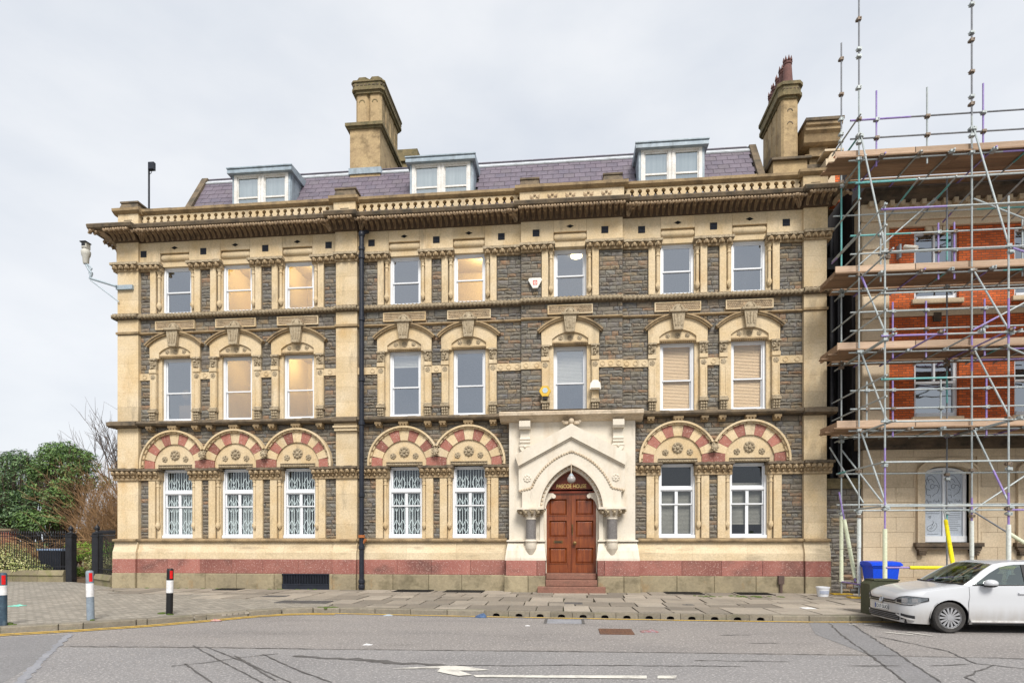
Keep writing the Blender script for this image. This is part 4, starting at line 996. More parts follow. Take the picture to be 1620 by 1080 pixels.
# chimneys
def chim_shaft(mb, x0, x1, y0, y1, z0, z1, c=.06):
    mb.zprism([(x0 + c, y0), (x1 - c, y0), (x1, y0 + c), (x1, y1 - c), (x1 - c, y1), (x0 + c, y1), (x0, y1 - c), (x0, y0 + c)], z0, z1)
mb = MB(); mb.box(-8.60, -7.38, 1.75, 4.3, 15.6, 17.86)
CH = part('chimney', mb, M['chim'], RO)
mb = MB(); mb.zprism([(-8.64, 1.7), (-7.34, 1.7), (-7.34, 4.36), (-8.64, 4.36)], 16.1, 16.33); part('chimney_flashing', mb, M['lead'], CH)
mb = MB(); mb.box(-8.67, -7.31, 1.68, 4.37, 17.86, 17.93); mb.box(-8.75, -7.24, 1.60, 4.45, 17.93, 18.05); part('chimney_band', mb, M['lichen'], CH)
for fx in (0, 1):
    for fy in range(4):
        mb = MB(); x0 = -8.41 + fx * .52; y0 = 1.86 + fy * .58; chim_shaft(mb, x0, x0 + .515, y0, y0 + .575, 18.04, 19.36, .08)
        o = part('chimney_shaft', mb, M['chim'], CH)
        mb = MB()
        if fy == 0: mb.prism(arc(x0 + .26, 18.98, .12, 0, 180, 8) + arc(x0 + .26, 18.98, .085, 180, 0, 8), y0 - .012, y0 + .01)
        if fx == 1: mb.box(x0 + .505, x0 + .525, y0 + .17, y0 + .2, 18.2, 19.0); mb.box(x0 + .505, x0 + .525, y0 + .38, y0 + .41, 18.2, 19.0)
        if mb.v: part('shaft_relief', mb, M['lichen'], CH)
mb = MB()
for z0, z1, g in ((19.30, 19.40, .07), (19.40, 19.50, .14), (19.50, 19.70, .12), (19.70, 19.76, .16)): chim_shaft(mb, -8.41 - g, -7.37 + g, 1.86 - g, 4.18 + g, z0, z1, .12)
part('chimney_cap', mb, M['lichen'], CH)
mb = MB()
for k in range(8): mb.prism(arc(-8.45 + k * .16, 19.57, .05, 0, 180, 6), 1.725, 1.76)
for k in range(16): mb.tube((-7.27, 1.85 + k * .155, 19.6), (-7.235, 1.85 + k * .155, 19.6), .05, 7)
part('cap_scallop', mb, M['weathered'], CH)
for fx in (0, 1):
    for fy in range(4):
        mb = MB(); x0 = -8.40 + fx * .52; y0 = 1.88 + fy * .58; chim_shaft(mb, x0, x0 + .5, y0, y0 + .54, 19.76, 20.0, .12); part('flue_block', mb, M['lichen'], CH)
mb = MB(); mb.box(-8.0, -7.05, 6.2, 7.6, 16.0, 19.35); mb.box(-8.1, -6.95, 6.1, 7.7, 19.35, 19.6); mb.box(-8.0, -7.05, 6.2, 7.6, 19.6, 19.95); part('chimney', mb, M['lichen'], RO)
# right chimney with five pots
mb = MB(); mb.box(7.06, 8.2, .62, 2.9, 13.3, 14.98); CH = part('chimney', mb, M['chim'], B)
mb = MB(); mb.xprism([(.5, 14.95), (.5, 15.03), (.62, 15.09), (3, 15.09), (3, 14.95)], 6.98, 8.30); part('chimney_band', mb, M['weathered'], CH)
for k in range(4):
    mb = MB(); y0 = .66 + k * .52; chim_shaft(mb, 7.36, 7.92, y0, y0 + .515, 15.08, 17.2, .07); part('chimney_shaft', mb, M['chim'], CH)
mb = MB()
for z0, z1, g in ((17.12, 17.2, .05), (17.2, 17.32, .13), (17.32, 17.55, .10), (17.55, 17.66, .15)): chim_shaft(mb, 7.36 - g, 7.92 + g, .66 - g, 2.74 + g, z0, z1, .14)
part('chimney_cap', mb, M['lichen'], CH)
mb = MB()
for k in range(5): mb.prism(arc(7.40 + k * .12, 17.42, .04, 0, 180, 6), .548, .57)
for z in (15.9, 16.35): mb.prism(arc(7.64, z + .35, .1, 0, 180, 8) + arc(7.64, z + .35, .07, 180, 0, 8), .648, .67)
part('cap_scallop', mb, M['weathered'], CH)
pot = MB(); pot.lathe([(.19, 0), (.19, .16), (.175, .2), (.165, .30), (.135, .78), (.125, .80), (.15, .82), (.155, .86), (.13, .88), (.125, .95)], (0, 0, 0), 12)
for k in range(8):
    a = 2 * math.pi * k / 8; pot.tube((.125 * math.cos(a), .125 * math.sin(a), .93), (.135 * math.cos(a), .135 * math.sin(a), 1.09), .05, 4, .005)
POT = pot.mesh('chimney_pot', M['pot'], True)
ho = MB()
for k in range(9):
    a = 2 * math.pi * k / 9; ho.tube((.178 * math.cos(a), .178 * math.sin(a), .11), (.194 * math.cos(a), .194 * math.sin(a), .11), .04, 6)
HOL = ho.mesh('pot_vent', M['dark'])
for k in range(5):
    y = .86 + k * .41; inst('chimney_pot', POT, CH, (7.63 + rng.uniform(-.02, .02), y, 17.64), (0, 0, k), (1, 1, 1.0)); inst('pot_vent', HOL, CH, (7.63, y, 17.64))

# ------------------------------------------------------------------ entrance porch
PX = .05
mb = MB()
mb.box(-2.10, -1.00, -.34, .3, 1.78, 5.86); mb.box(1.10, 2.22, -.34, .3, 1.78, 5.86)
mb.prism([(-1.0, 4.4), (1.10, 4.4), (1.10, 5.86), (-1.0, 5.86)], -.34, .3)
PO_ = part('porch', mb, M['stucco'], B)
mb = MB(); mb.xprism([(-.36, 5.84), (-.46, 5.86), (-.60, 5.95), (-.78, 6.0), (-.80, 6.10), (-.70, 6.15), (-.3, 6.19), (.1, 6.19), (.1, 5.84)], -2.40, 2.46); part('porch_cornice', mb, M['stucco_top'], PO_)
mb = MB(); mb.box(-2.34, 2.40, -.70, .1, 6.185, 6.20); part('porch_flashing', mb, M['weathered'], PO_)
for s in (-1, 1):
    xa = PX + s * 1.585
    mb = MB(); mb.xprism([(-.34, 5.56), (-.62, 5.56), (-.68, 5.64), (-.68, 5.80), (-.6, 5.86), (-.34, 5.86)], xa - .19, xa + .19); o = part('scroll_bracket', mb, M['stucco'], PO_)
    mb = MB(); mb.bbox(xa - .17, xa + .17, -.46, -.3, 4.98, 5.56, .01); mb.tube((xa - .18, -.46, 5.24), (xa + .18, -.46, 5.24), .05, 8); mb.tube((xa - .18, -.46, 5.14), (xa + .18, -.46, 5.14), .05, 8)
    mb.prism([(xa - .19, 4.98)] + arc(xa, 4.98, .19, 180, 360, 10), -.48, -.3); mb.blob((xa, -.50, 4.98), .05, .04, .05, 8, 4)
    mb.bbox(xa - .21, xa + .21, -.50, -.3, 4.98, 5.05, .008); part('bracket_drop', mb, M['stucco'], o)
# arch geometry: two centred, springing at 2.86, centres at -/+ .56
ZS, CXo = 2.80, .56
def parc(r, n=12, x0=0):          # right half of a pointed arch from springing to apex
    a1 = math.degrees(math.acos(CXo / r)); return [(-CXo + r * math.cos(R(a1 * i / n)), ZS + r * math.sin(R(a1 * i / n))) for i in range(n + 1)]
def halves(mb, poly, y0, y1):
    for s in (1, -1): mb.prism([(PX + s * x, z) for x, z in poly], y0, y1)
mb = MB(); halves(mb, parc(1.73) + [(0, 5.26), (1.80, 4.29), (1.80, 3.42), (1.68, 3.40), (1.68, 2.86), (1.17, 2.86)], -.56, -.30)
G = part('porch_gable', mb, M['stucco'], PO_)
mb = MB(); halves(mb, [(0, 5.26), (0, 5.70), (1.92, 4.66), (1.80, 4.29)], -.70, -.30); part('gable_coping', mb, M['stucco'], G)
mb = MB(); halves(mb, [(0, 5.20), (0, 5.262), (1.805, 4.29), (1.805, 4.235)], -.62, -.30); part('coping_fillet', mb, M['stucco'], G)
mb = MB(); mb.blob((PX, -.62, 5.80), .10, .10, .11, 10, 6)
for s in (-1, 1):
    mb.blob((PX + s * .17, -.56, 5.76), .13, .06, .07, 8, 4); mb.blob((PX + s * .28, -.56, 5.80), .07, .05, .05, 8, 4)
mb.tube((PX, -.6, 5.6), (PX, -.6, 5.72), .10, 10, .07); part('gable_finial', mb, M['stucco_top'], G, True)
# hood rope
def rope_path(name, pts, r, pitch, mat, par):
    mb = MB(); P = [Vector(p) for p in pts]; out_ = []; L = 0
    acc = 0; k = 0
    for a, b in zip(P, P[1:]):
        d = (b - a); n = max(1, int(d.length / (pitch)))
        for i in range(n):
            q = a.lerp(b, (i + .5) / n); u = d.normalized(); ang = math.atan2(u.z, u.x)
            t1 = MB(); t1.blob((0, 0, 0), pitch * .62, r, r, 6, 4)
            ca_, sa_ = math.cos(ang + .5), math.sin(ang + .5)
            mb.add([(q.x + v[0] * ca_ - v[2] * sa_, q.y + v[1], q.z + v[0] * sa_ + v[2] * ca_) for v in t1.v], t1.f)
    return part(name, mb, mat, par, True)
for r_, y_, nm, sz, pt in ((2.06, -.575, 'hood_rope', .045, .085), (1.60, -.40, 'arch_rope', .045, .075)):
    h = parc(r_, 14); end = [q for q in h if q[1] >= (3.45 if r_ > 2 else 0)]
    path = [(PX - x, y_, z) for x, z in end][::1] + [(PX + x, y_, z) for x, z in reversed(end)]
    if r_ > 2: path = [(PX - 1.80, y_, 3.45)] + path + [(PX + 1.80, y_, 3.45)]
    rope_path(nm, path, sz, pt, M['stucco_top'], G)
mb = MB(); halves(mb, parc(2.02, 14) + list(reversed(parc(2.10, 14))), -.585, -.5)
mb2 = MB(); halves(mb2, parc(1.63, 14) + list(reversed(parc(1.70, 14))), -.60, -.3); halves(mb2, parc(1.70, 14) + list(reversed(parc(1.76, 14))), -.575, -.3); part('arch_moulding', mb2, M['stucco'], G)
mb2 = MB(); halves(mb2, parc(1.50, 14) + list(reversed(parc(1.64, 14))), -.40, -.05); mb2.box(PX - 1.08, PX - .94, -.40, -.05, 1.78, ZS); mb2.box(PX + .94, PX + 1.08, -.40, -.05, 1.78, ZS); part('inner_arch', mb2, M['stucco'], G)
ROSW = ROS.copy(); ROSW.materials.clear(); ROSW.materials.append(M['stucco'])
for s in (-1, 1): inst('rosette', ROSW, G, (PX + s * 1.50, -.56, 3.88), (0, 0, 0), (.145, .10, .145))
# fanlight board and lettering
mb = MB(); h = parc(1.50, 14); pts = [(x, z) for x, z in h if z > 3.44]; x0 = pts[0][0]
mb.prism([(PX - x, z) for x, z in pts] + [(PX + x, z) for x, z in reversed(pts[:-1])][0:], -.02, .06); FB = part('fanlight_board', mb, M['sign'], B)
mb = MB(); mb.box(PX - .86, PX + .86, -.07, .1, 3.40, 3.47); part('fanlight_rail', mb, M['sign'], FB)
fc = bpy.data.curves.new('lettering', 'FONT'); fc.body = 'PASCOE HOUSE'; fc.size = .205; fc.extrude = .008; fc.align_x = 'CENTER'; fc.offset = .001; fc.space_character = 1.02
def text_mesh(cu):
    t_ = bpy.data.objects.new('text', cu); C.objects.link(t_); bpy.context.view_layer.update()
    me = bpy.data.meshes.new_from_object(t_.evaluated_get(bpy.context.evaluated_depsgraph_get())); bpy.data.objects.remove(t_); return me
tm = text_mesh(fc); tm.materials.clear(); tm.materials.append(M['gold'])
fo = link('lettering', tm, FB, (PX, -.03, 3.555)); fo.rotation_euler = (R(90), 0, 0); fo.scale = (.70, .92, 1); fo.location.z += .03
# doors
mb = MB(); mb.box(PX - 1.0, PX + 1.0, .10, .2, .5, 3.5); DF = part('door_recess', mb, M['dark'], B)
def leaf_(x0, x1, s):
    f = MB(); y = .0; z0, z1 = .63, 3.40; w_ = .13
    rows_ = [(.93, 1.52), (1.86, 2.47), (2.62, 3.22)]
    f.box(x0, x0 + w_, y, y + .08, z0, z1); f.box(x1 - w_, x1, y, y + .08, z0, z1)
    zz = [z0] + [v for r in rows_ for v in r] + [z1]
    for k in range(0, len(zz), 2): f.box(x0 + w_, x1 - w_, y, y + .08, zz[k], zz[k + 1])
    D = part('door', f, M['door'], B)
    for a, b in rows_:
        p = MB(); xa, xb = x0 + w_, x1 - w_
        v = [(xa, .065, a), (xb, .065, a), (xb, .065, b), (xa, .065, b), (xa + .09, .02, a + .09), (xb - .09, .02, a + .09), (xb - .09, .02, b - .09), (xa + .09, .02, b - .09)]
        p.add(v, [(0, 1, 5, 4), (1, 2, 6, 5), (2, 3, 7, 6), (3, 0, 4, 7), (4, 5, 6, 7)])
        for q in ((xa, xb, a, a + .025), (xa, xb, b - .025, b), (xa, xa + .025, a + .025, b - .025), (xb - .025, xb, a + .025, b - .025)): p.box(q[0], q[1], -.018, .06, q[2], q[3])
        part('door_panel', p, M['door'], D)
    return D
DL = leaf_(PX - .92, PX - .005, -1); DR = leaf_(PX + .005, PX + .92, 1)
mb = MB(); mb.box(PX - .61, PX - .30, -.015, 0, 1.66, 1.75); lb = part('letter_plate', mb, M['brass'], DL)
mb = MB(); mb.box(PX - .57, PX - .34, -.02, -.014, 1.69, 1.72); part('letter_flap', mb, M['iron'], DL)
mb = MB(); mb.lathe([(.05, 0), (.055, -.03), (.03, -.05), (.06, -.09), (.065, -.12), (.0, -.14)], (PX + .12, -.0, 1.66), 12, 'y'); part('door_knob', mb, M['brass'], DR, True)
mb = MB(); mb.box(PX + .02, PX + .06, -.015, 0, 1.95, 2.32); mb.tube((PX + .04, -.04, 2.05), (PX + .04, -.04, 2.22), .018, 8); part('door_handle', mb, M['brass'], DR)
for s in (-1, 1):    # shouldered corbels at the door head
    pl = [(PX + s * .93, 3.40), (PX + s * .62, 3.40), (PX + s * .60, 3.30), (PX + s * .66, 3.24), (PX + s * .74, 3.20), (PX + s * .82, 3.10), (PX + s * .875, 2.95), (PX + s * .885, 2.80), (PX + s * .93, 2.80)]
    mb = MB(); mb.prism(pl, -.12, .05); mb.tube((PX + s * .61, -.15, 3.29), (PX + s * .61, .05, 3.29), .075, 12); part('door_corbel', mb, M['stucco'], PO_)
    mb = MB(); a, b = sorted((PX + s * .86, PX + s * .96)); mb.box(a, b, -.12, .1, .55, 2.86); part('door_jamb', mb, M['stucco'], PO_)
    # capital and column
    xc = PX + s * 1.375
    mb = MB(); mb.box(xc - .47, xc + .45, -.86, -.2, 2.80, 2.87); mb.lathe([(.19, 2.47), (.19, 2.50), (.17, 2.52), (.22, 2.62), (.33, 2.74), (.40, 2.80)], (xc, -.56, 0), 16)
    CP = part('capital', mb, M['stucco'], PO_, True)
    mb = MB()
    for ring, (rr, zz, n, sz) in enumerate(((.24, 2.62, 9, .06), (.35, 2.71, 11, .07), (.40, 2.76, 12, .05))):
        for k in range(n):
            a = 2 * math.pi * (k + .5 * ring) / n; mb.blob((xc + rr * math.cos(a) * 1.1, -.56 + rr * math.sin(a) * .85, zz), sz, sz, sz * .9, 6, 4)
    part('capital_leaf', mb, M['carved_pale'], CP, True)
    mb = MB(); mb.lathe([(.175, 1.78), (.17, 2.48)], (xc, -.56, 0), 18); part('column', mb, M['grey_granite'], PO_, True)
    mb = MB(); mb.lathe([(.22, 1.70), (.23, 1.74), (.20, 1.79)], (xc, -.56, 0), 16); mb.lathe([(.02, 1.18), (.10, 1.28), (.175, 1.46), (.19, 1.48), (.19, 1.70)], (xc, -.56, 0), 16); part('column_base', mb, M['stucco'], PO_, True)
    a, b = (-2.14, -.87) if s < 0 else (.97, 2.27)
    mb = MB(); mb.xprism([(-.66, 1.072), (-.66, 1.15), (-.60, 1.40), (-.45, 1.68), (.25, 1.70), (.25, 1.072)], a, b)
    n0 = len(mb.v)
    for k in range(n0):                                      # splay the ends as well
        x, y, z = mb.v[k]; f_ = max(0, min(1, (1.68 - z) / .6)) * .07; mb.v[k] = (x + (f_ if x > (a + b) / 2 else -f_), y, z)
    part('porch_plinth', mb, M['stucco'], PO_)
    mb = MB(); mb.box(a, b, -.50, .25, 1.70, 1.78); mb.box(a - .03, b + .03, -.54, .25, 1.715, 1.765); part('porch_ledge', mb, M['stucco'], PO_)
    e = (-2.18, -1.12, -.83) if s < 0 else (.93, 1.16, 2.31)
    for c, d in zip(e, e[1:]): block('granite_block', c + .004, d - .004, -.68, .3, .55, 1.07, M['granite'], .012); 
    e = (-2.24, -1.42, -.83) if s < 0 else (.93, 1.80, 2.36)
    for c, d in zip(e, e[1:]): block('base_block', c + .004, d - .004, -.72, .3, -.06, .548, M['base'], .025)
M['step'] = mk('worn_red_step', (.25, .125, .09), (.20, .10, .075), sc=3, bump=.4, bsc=30, stain=(.12, .08, .06), stamt=.6, stsc=(2, 2, 6))
for k, (z0, z1, yf, hw_) in enumerate(((-.05, .20, -1.02, 1.13), (.2, .41, -.70, .87), (.41, .62, -.40, .87))):
    mb = MB(); mb.bbox(PX - hw_, PX + hw_, yf, .2, z0, z1, .02); part('door_step', mb, M['step'], B)

# down pipe
mb = MB(); mb.tube((-7.36, -.40, -.02), (-7.36, -.40, 12.62), .085, 12); DP = part('drain_pipe', mb, M['iron_blue'], B)
mb = MB()
for z in (.12, .30, 1.5, 3.35, 5.9, 7.45, 9.6, 11.8, 12.1): mb.lathe([(.10, z - .07), (.115, z - .05), (.115, z + .05), (.10, z + .07)], (-7.36, -.40, 0), 12)
part('pipe_collar', mb, M['iron_blue'], DP)
mb = MB(); mb.blob((-7.36, -.40, 12.6), .12, .12, .14, 10, 6); mb.tube((-7.36, -.40, 12.66), (-7.2, -.2, 12.80), .07, 8); part('pipe_head', mb, M['iron_blue'], DP, True)
mb = MB(); mb.lathe([(.12, 1.85), (.12, 1.95)], (-7.36, -.40, 0), 12); mb.tube((-7.2, -.40, 1.8), (-7.36, -.4, 1.6), .05, 8); part('pipe_repair', mb, mk('rusty_joint', (.35, .12, .04), bump=.2), DP)

# ------------------------------------------------------------------ warm lights inside the lit rooms
M['lamp'] = emit('warm_lamp', (1.0, .78, .42), 2.2)
def lit(c, z, e, x=0, y=1.6, fit=True):
    ld = bpy.data.lights.new('room_light', 'POINT'); ld.energy = e; ld.color = (1, .72, .30); ld.shadow_soft_size = .25
    o = bpy.data.objects.new('room_light', ld); C.objects.link(o); o.location = (c + x, y, z)
for i in (1, 2, 4): lit(WC[i], 12.4, 27 - 4 * (i == 2), .25 - .2 * (i == 2), 1.9)
for i in (1, 2): lit(WC[i], 8.9, 20 + 4 * (i == 2), .3 - .5 * (i == 2), 1.8)
mb = MB(); mb.lathe([(.22, 12.66), (.22, 12.6), (.12, 12.57)], (.25, 2.0, 0), 16); part('ceiling_lamp', mb, M['lamp'], B)
for i in (1, 2):
    for dx in (.12, .24):
        mb = MB(); mb.tube((WC[i] + dx, 1.3, 11.25), (WC[i] + dx, 1.3, 11.55), .022, 6); part('strip_lamp', mb, M['lamp'], B)
# ------------------------------------------------------------------ neighbouring brick building
M['brick'] = mk('orange_brick', (.62, .135, .032), (.52, .105, .028), sc=1.2, bump=.7, bsc=40, joints=(.235, .082, (.15, .085, .055), .009, True), stain=(.30, .075, .03), stamt=.5, stsc=(.9, .9, .7), stth=.52)
M['ashlar'] = mk('pale_ashlar', (.55, .445, .31), (.60, .50, .365), sc=.9, bump=.15, bsc=30, rnd='obj', ramt=.06, stain=(.28, .20, .125), stamt=.5, stsc=(1, 1, .5), stth=.55, stain2=(.16, .125, .085), st2sc=(1.5, 1.5, 1), st2th=.6)
M['soot'] = mk('soot_stained_stone', (.15, .11, .075), (.085, .065, .05), sc=2, bump=.4, stain=(.03, .028, .022), stamt=.8, stsc=(1.5, 1.5, 3), stth=.46)
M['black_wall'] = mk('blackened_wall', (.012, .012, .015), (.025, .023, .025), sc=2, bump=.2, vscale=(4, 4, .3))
M['film'] = mk('frosted_film', (.42, .47, .54), (.46, .51, .58), sc=.6, bump=0, rough=.35)
M['print'] = mk('dark_print', (.09, .10, .12), bump=0)
NB = thing('brick_building', 'orange brick and pale stone building behind the scaffolding', 'building', (14, 1, 0))
NW = [12.12, 15.22, 18.3]
NX0, NX1 = 9.62, 20.5
t = MB(); o1 = [(c - .70, c + .70, 9.75, 12.05) for c in NW] + [(c - .70, c + .70, 5.85, 8.2) for c in NW]
wall_cells(t, 10.6, NX1, 5.3, 12.15, o1, .1, .5); part('brick_wall', t, M['brick'], NB)
NG = [12.42, 15.5, 18.6]
t = MB(); wall_cells(t, NX0 + .2, NX1, -.3, 5.0, [(c - .72, c + .72, 1.68, 4.2) for c in NG], .12, .5); part('wall', t, M['ashlar'], NB)
z = .02; r = 0
while z < 4.75:
    h = .50; x = 9.78 - (.5 if r % 2 else 0)
    while x < 16.4:
        a, b = max(x, 9.78), x + 1.05
        segs = [(a, b)]
        for c in NG:
            nx = []
            for p, q in segs:
                if z + h > 1.5 and z < 4.4 and q > c - .93 and p < c + .93:
                    if p < c - .93: nx.append((p, c - .93))
                    if q > c + .93: nx.append((c + .93, q))
                else: nx.append((p, q))
            segs = nx
        for p, q in segs:
            if q - p > .08: block('ashlar_block', p + .003, q - .003, .06, .2, z + .003, min(z + h, 4.78) - .003, M['ashlar'], .006, NB)
        x += 1.05
    z += h; r += 1
t = MB(); t.box(9.70, NX1, -.02, .2, -.3, .34); t.box(9.70, NX1, -.05, .2, .34, .44); part('plinth', t, M['ashlar'], NB)
for z in [5.35 + .76 * k for k in range(9)]: block('quoin', 9.74, 10.60, .0, .5, z + .01, z + .75, M['ashlar'], .03, NB)
t = MB(); t.xprism([(-.0, 4.78), (-.06, 4.86), (-.10, 5.05), (-.26, 5.12), (-.28, 5.22), (.0, 5.32), (.3, 5.32), (.3, 4.78)], 9.6, NX1); part('string_course', t, M['soot'], NB)
t = MB(); t.box(10.6, NX1, .05, .3, 9.2, 9.45); part('stone_band', t, M['ashlar'], NB)
t = MB(); t.box(9.7, NX1, .0, .5, 12.15, 12.95); t.box(9.7, NX1, -.06, .2, 12.35, 12.42); part('entablature', t, M['ashlar'], NB)
t = MB(); t.xprism([(.0, 12.95), (-.12, 13.0), (-.2, 13.12), (-.35, 13.2), (-.36, 13.3), (.5, 13.34), (.5, 12.95)], 9.65, NX1); part('cornice', t, M['soot'], NB)
for k in range(24):
    t = MB(); t.box(9.9 + k * .33, 10.03 + k * .33, -.14, .05, 12.82, 12.99); part('modillion', t, M['ashlar'], NB)
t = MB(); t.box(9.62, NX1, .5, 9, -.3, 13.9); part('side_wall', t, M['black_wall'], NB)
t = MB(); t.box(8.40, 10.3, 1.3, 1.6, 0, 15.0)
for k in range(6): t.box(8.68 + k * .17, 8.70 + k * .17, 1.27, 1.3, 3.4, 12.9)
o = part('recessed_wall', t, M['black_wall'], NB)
t = MB(); t.tube((9.2, 1.1, 3.7), (9.2, 1.1, 12.4), .07, 8); t.tube((9.45, 1.1, 3.7), (9.45, 1.1, 11), .05, 8); t.box(8.95, 9.3, .8, 1.2, 11.2, 11.6); part('soil_pipe', t, M['iron'], NB)
def upvc(c, hw, z0, z1, y, kind):
    f = MB(); fw = .11
    f.box(c - hw, c - hw + fw, y, y + .12, z0, z1); f.box(c + hw - fw, c + hw, y, y + .12, z0, z1); f.box(c - hw + fw, c + hw - fw, y, y + .12, z1 - .1, z1); f.box(c - hw + fw, c + hw - fw, y - .04, y + .12, z0, z0 + .15)
    zm = (z0 + z1) / 2
    f.box(c - hw + fw, c + hw - fw, y + .02, y + .11, zm - .04, zm + .04); f.box(c - .03, c + .03, y + .01, y + .11, zm + .04 if kind else z0 + .15, z1 - .1)
    W_ = part('window', f, M['white'], NB)
    g = MB(); g.add([(c - hw + .05, y + .06, z0 + .1), (c + hw - .05, y + .06, z0 + .1), (c + hw - .05, y + .06, z1 - .05), (c - hw + .05, y + .06, z1 - .05)], [(0, 1, 2, 3)]); link('pane', g.mesh('pane', M['pane'], recalc=False), W_)
    g = MB(); g.box(c - .9, c + .9, y + 1.2, y + 1.25, z0 - .1, z1 + .1); part('room', g, M['room'], W_)
    return W_
for c in NW:
    upvc(c, .70, 9.75, 12.05, .22, 1); upvc(c, .70, 5.85, 8.2, .22, 1)
    for dx, w_ in ((-.24, .10), (0, .13), (.24, .10)):
        t = MB(); t.prism([(c + dx - w_ * .9, 11.95), (c + dx + w_ * .9, 11.95), (c + dx * 1.2 + w_ * 1.1, 12.16), (c + dx * 1.2 - w_ * 1.1, 12.16)], .03, .3); part('keystone', t, M['ashlar'], NB)
    t = MB(); t.box(c - .8, c + .8, .0, .3, 5.68, 5.85); part('sill', t, M['ashlar'], NB)
    t = MB(); t.box(c - .8, c + .8, .0, .3, 9.60, 9.75); part('sill', t, M['ashlar'], NB)
    t = MB(); t.box(c - .95, c - .7, .06, .3, 9.75, 11.4) if False else t.box(c - .12, c + .12, .03, .2, 9.0, 9.3); part('carved_boss', t, M['soot'], NB)
def ribbon(par, pts, y, wd):
    mb = MB(); n = len(pts); vs = []
    for i, (x, z) in enumerate(pts):
        p = Vector(pts[max(i - 1, 0)]); q = Vector(pts[min(i + 1, n - 1)]); d = (q - p); d = d.normalized() if d.length > 1e-6 else Vector((1, 0)); nx, nz = -d.y * wd / 2, d.x * wd / 2
        vs += [(x + nx, y, z + nz), (x - nx, y, z - nz)]
    mb.add(vs, [(2 * i, 2 * i + 1, 2 * i + 3, 2 * i + 2) for i in range(n - 1)]); return mb
def smooth(pts, k=6):
    o_ = []
    for i in range(len(pts) - 1):
        p0, p1, p2, p3 = pts[max(i - 1, 0)], pts[i], pts[i + 1], pts[min(i + 2, len(pts) - 1)]
        for j in range(k):
            u = j / k
            o_.append(tuple(.5 * ((2 * p1[a]) + (-p0[a] + p2[a]) * u + (2 * p0[a] - 5 * p1[a] + 4 * p2[a] - p3[a]) * u * u + (-p0[a] + 3 * p1[a] - 3 * p2[a] + p3[a]) * u ** 3) for a in (0, 1)))
    return o_ + [pts[-1]]
FACE = [[(.25, .98), (.45, 1.0), (.62, .93), (.78, .80), (.95, .62), (.93, .48), (.80, .32), (.62, .26), (.50, .18)], [(.25, .98), (.16, .92), (.22, .80), (.30, .70)], [(.16, .86), (.05, .80), (.12, .70), (.06, .60), (.03, .54), (.10, .50), (.08, .44), (.12, .38), (.10, .30), (.20, .22), (.34, .24), (.38, .12)],
        [(.22, .80), (.38, .86), (.52, .80), (.62, .70)], [(.36, .60), (.50, .66), (.62, .60), (.55, .50), (.40, .50), (.36, .60)], [(.62, .60), (.78, .62), (.90, .52)], [(.10, .44), (.24, .46), (.32, .42)]]
SCRIPT = [[(0, 0), (.06, .10), (.12, .16), (.12, 0), (.18, .07), (.22, 0), (.24, -.08), (.20, -.06), (.28, .04), (.34, .07), (.36, 0), (.42, .05)], [(.52, .02), (.60, .03), (.56, .10), (.62, .15), (.66, .11)], [(.66, .03), (.72, .07), (.74, 0), (.80, .06), (.86, 0), (.90, .15), (.93, .02), (1.0, .05)]]
HEART = [[(.3, .95), (.24, 1.0), (.28, 1.05), (.32, 1.0), (.38, 1.06), (.40, .98), (.30, .88)], [(.55, .78), (.60, .60), (.45, .50), (.20, .38), (.12, .22), (.3, .10), (.6, .12), (.82, .30), (.86, .5), (.76, .62)], [(.62, .66), (.42, .30), (.25, .26)], [(.70, .5), (.55, .3), (.4, .2)]]
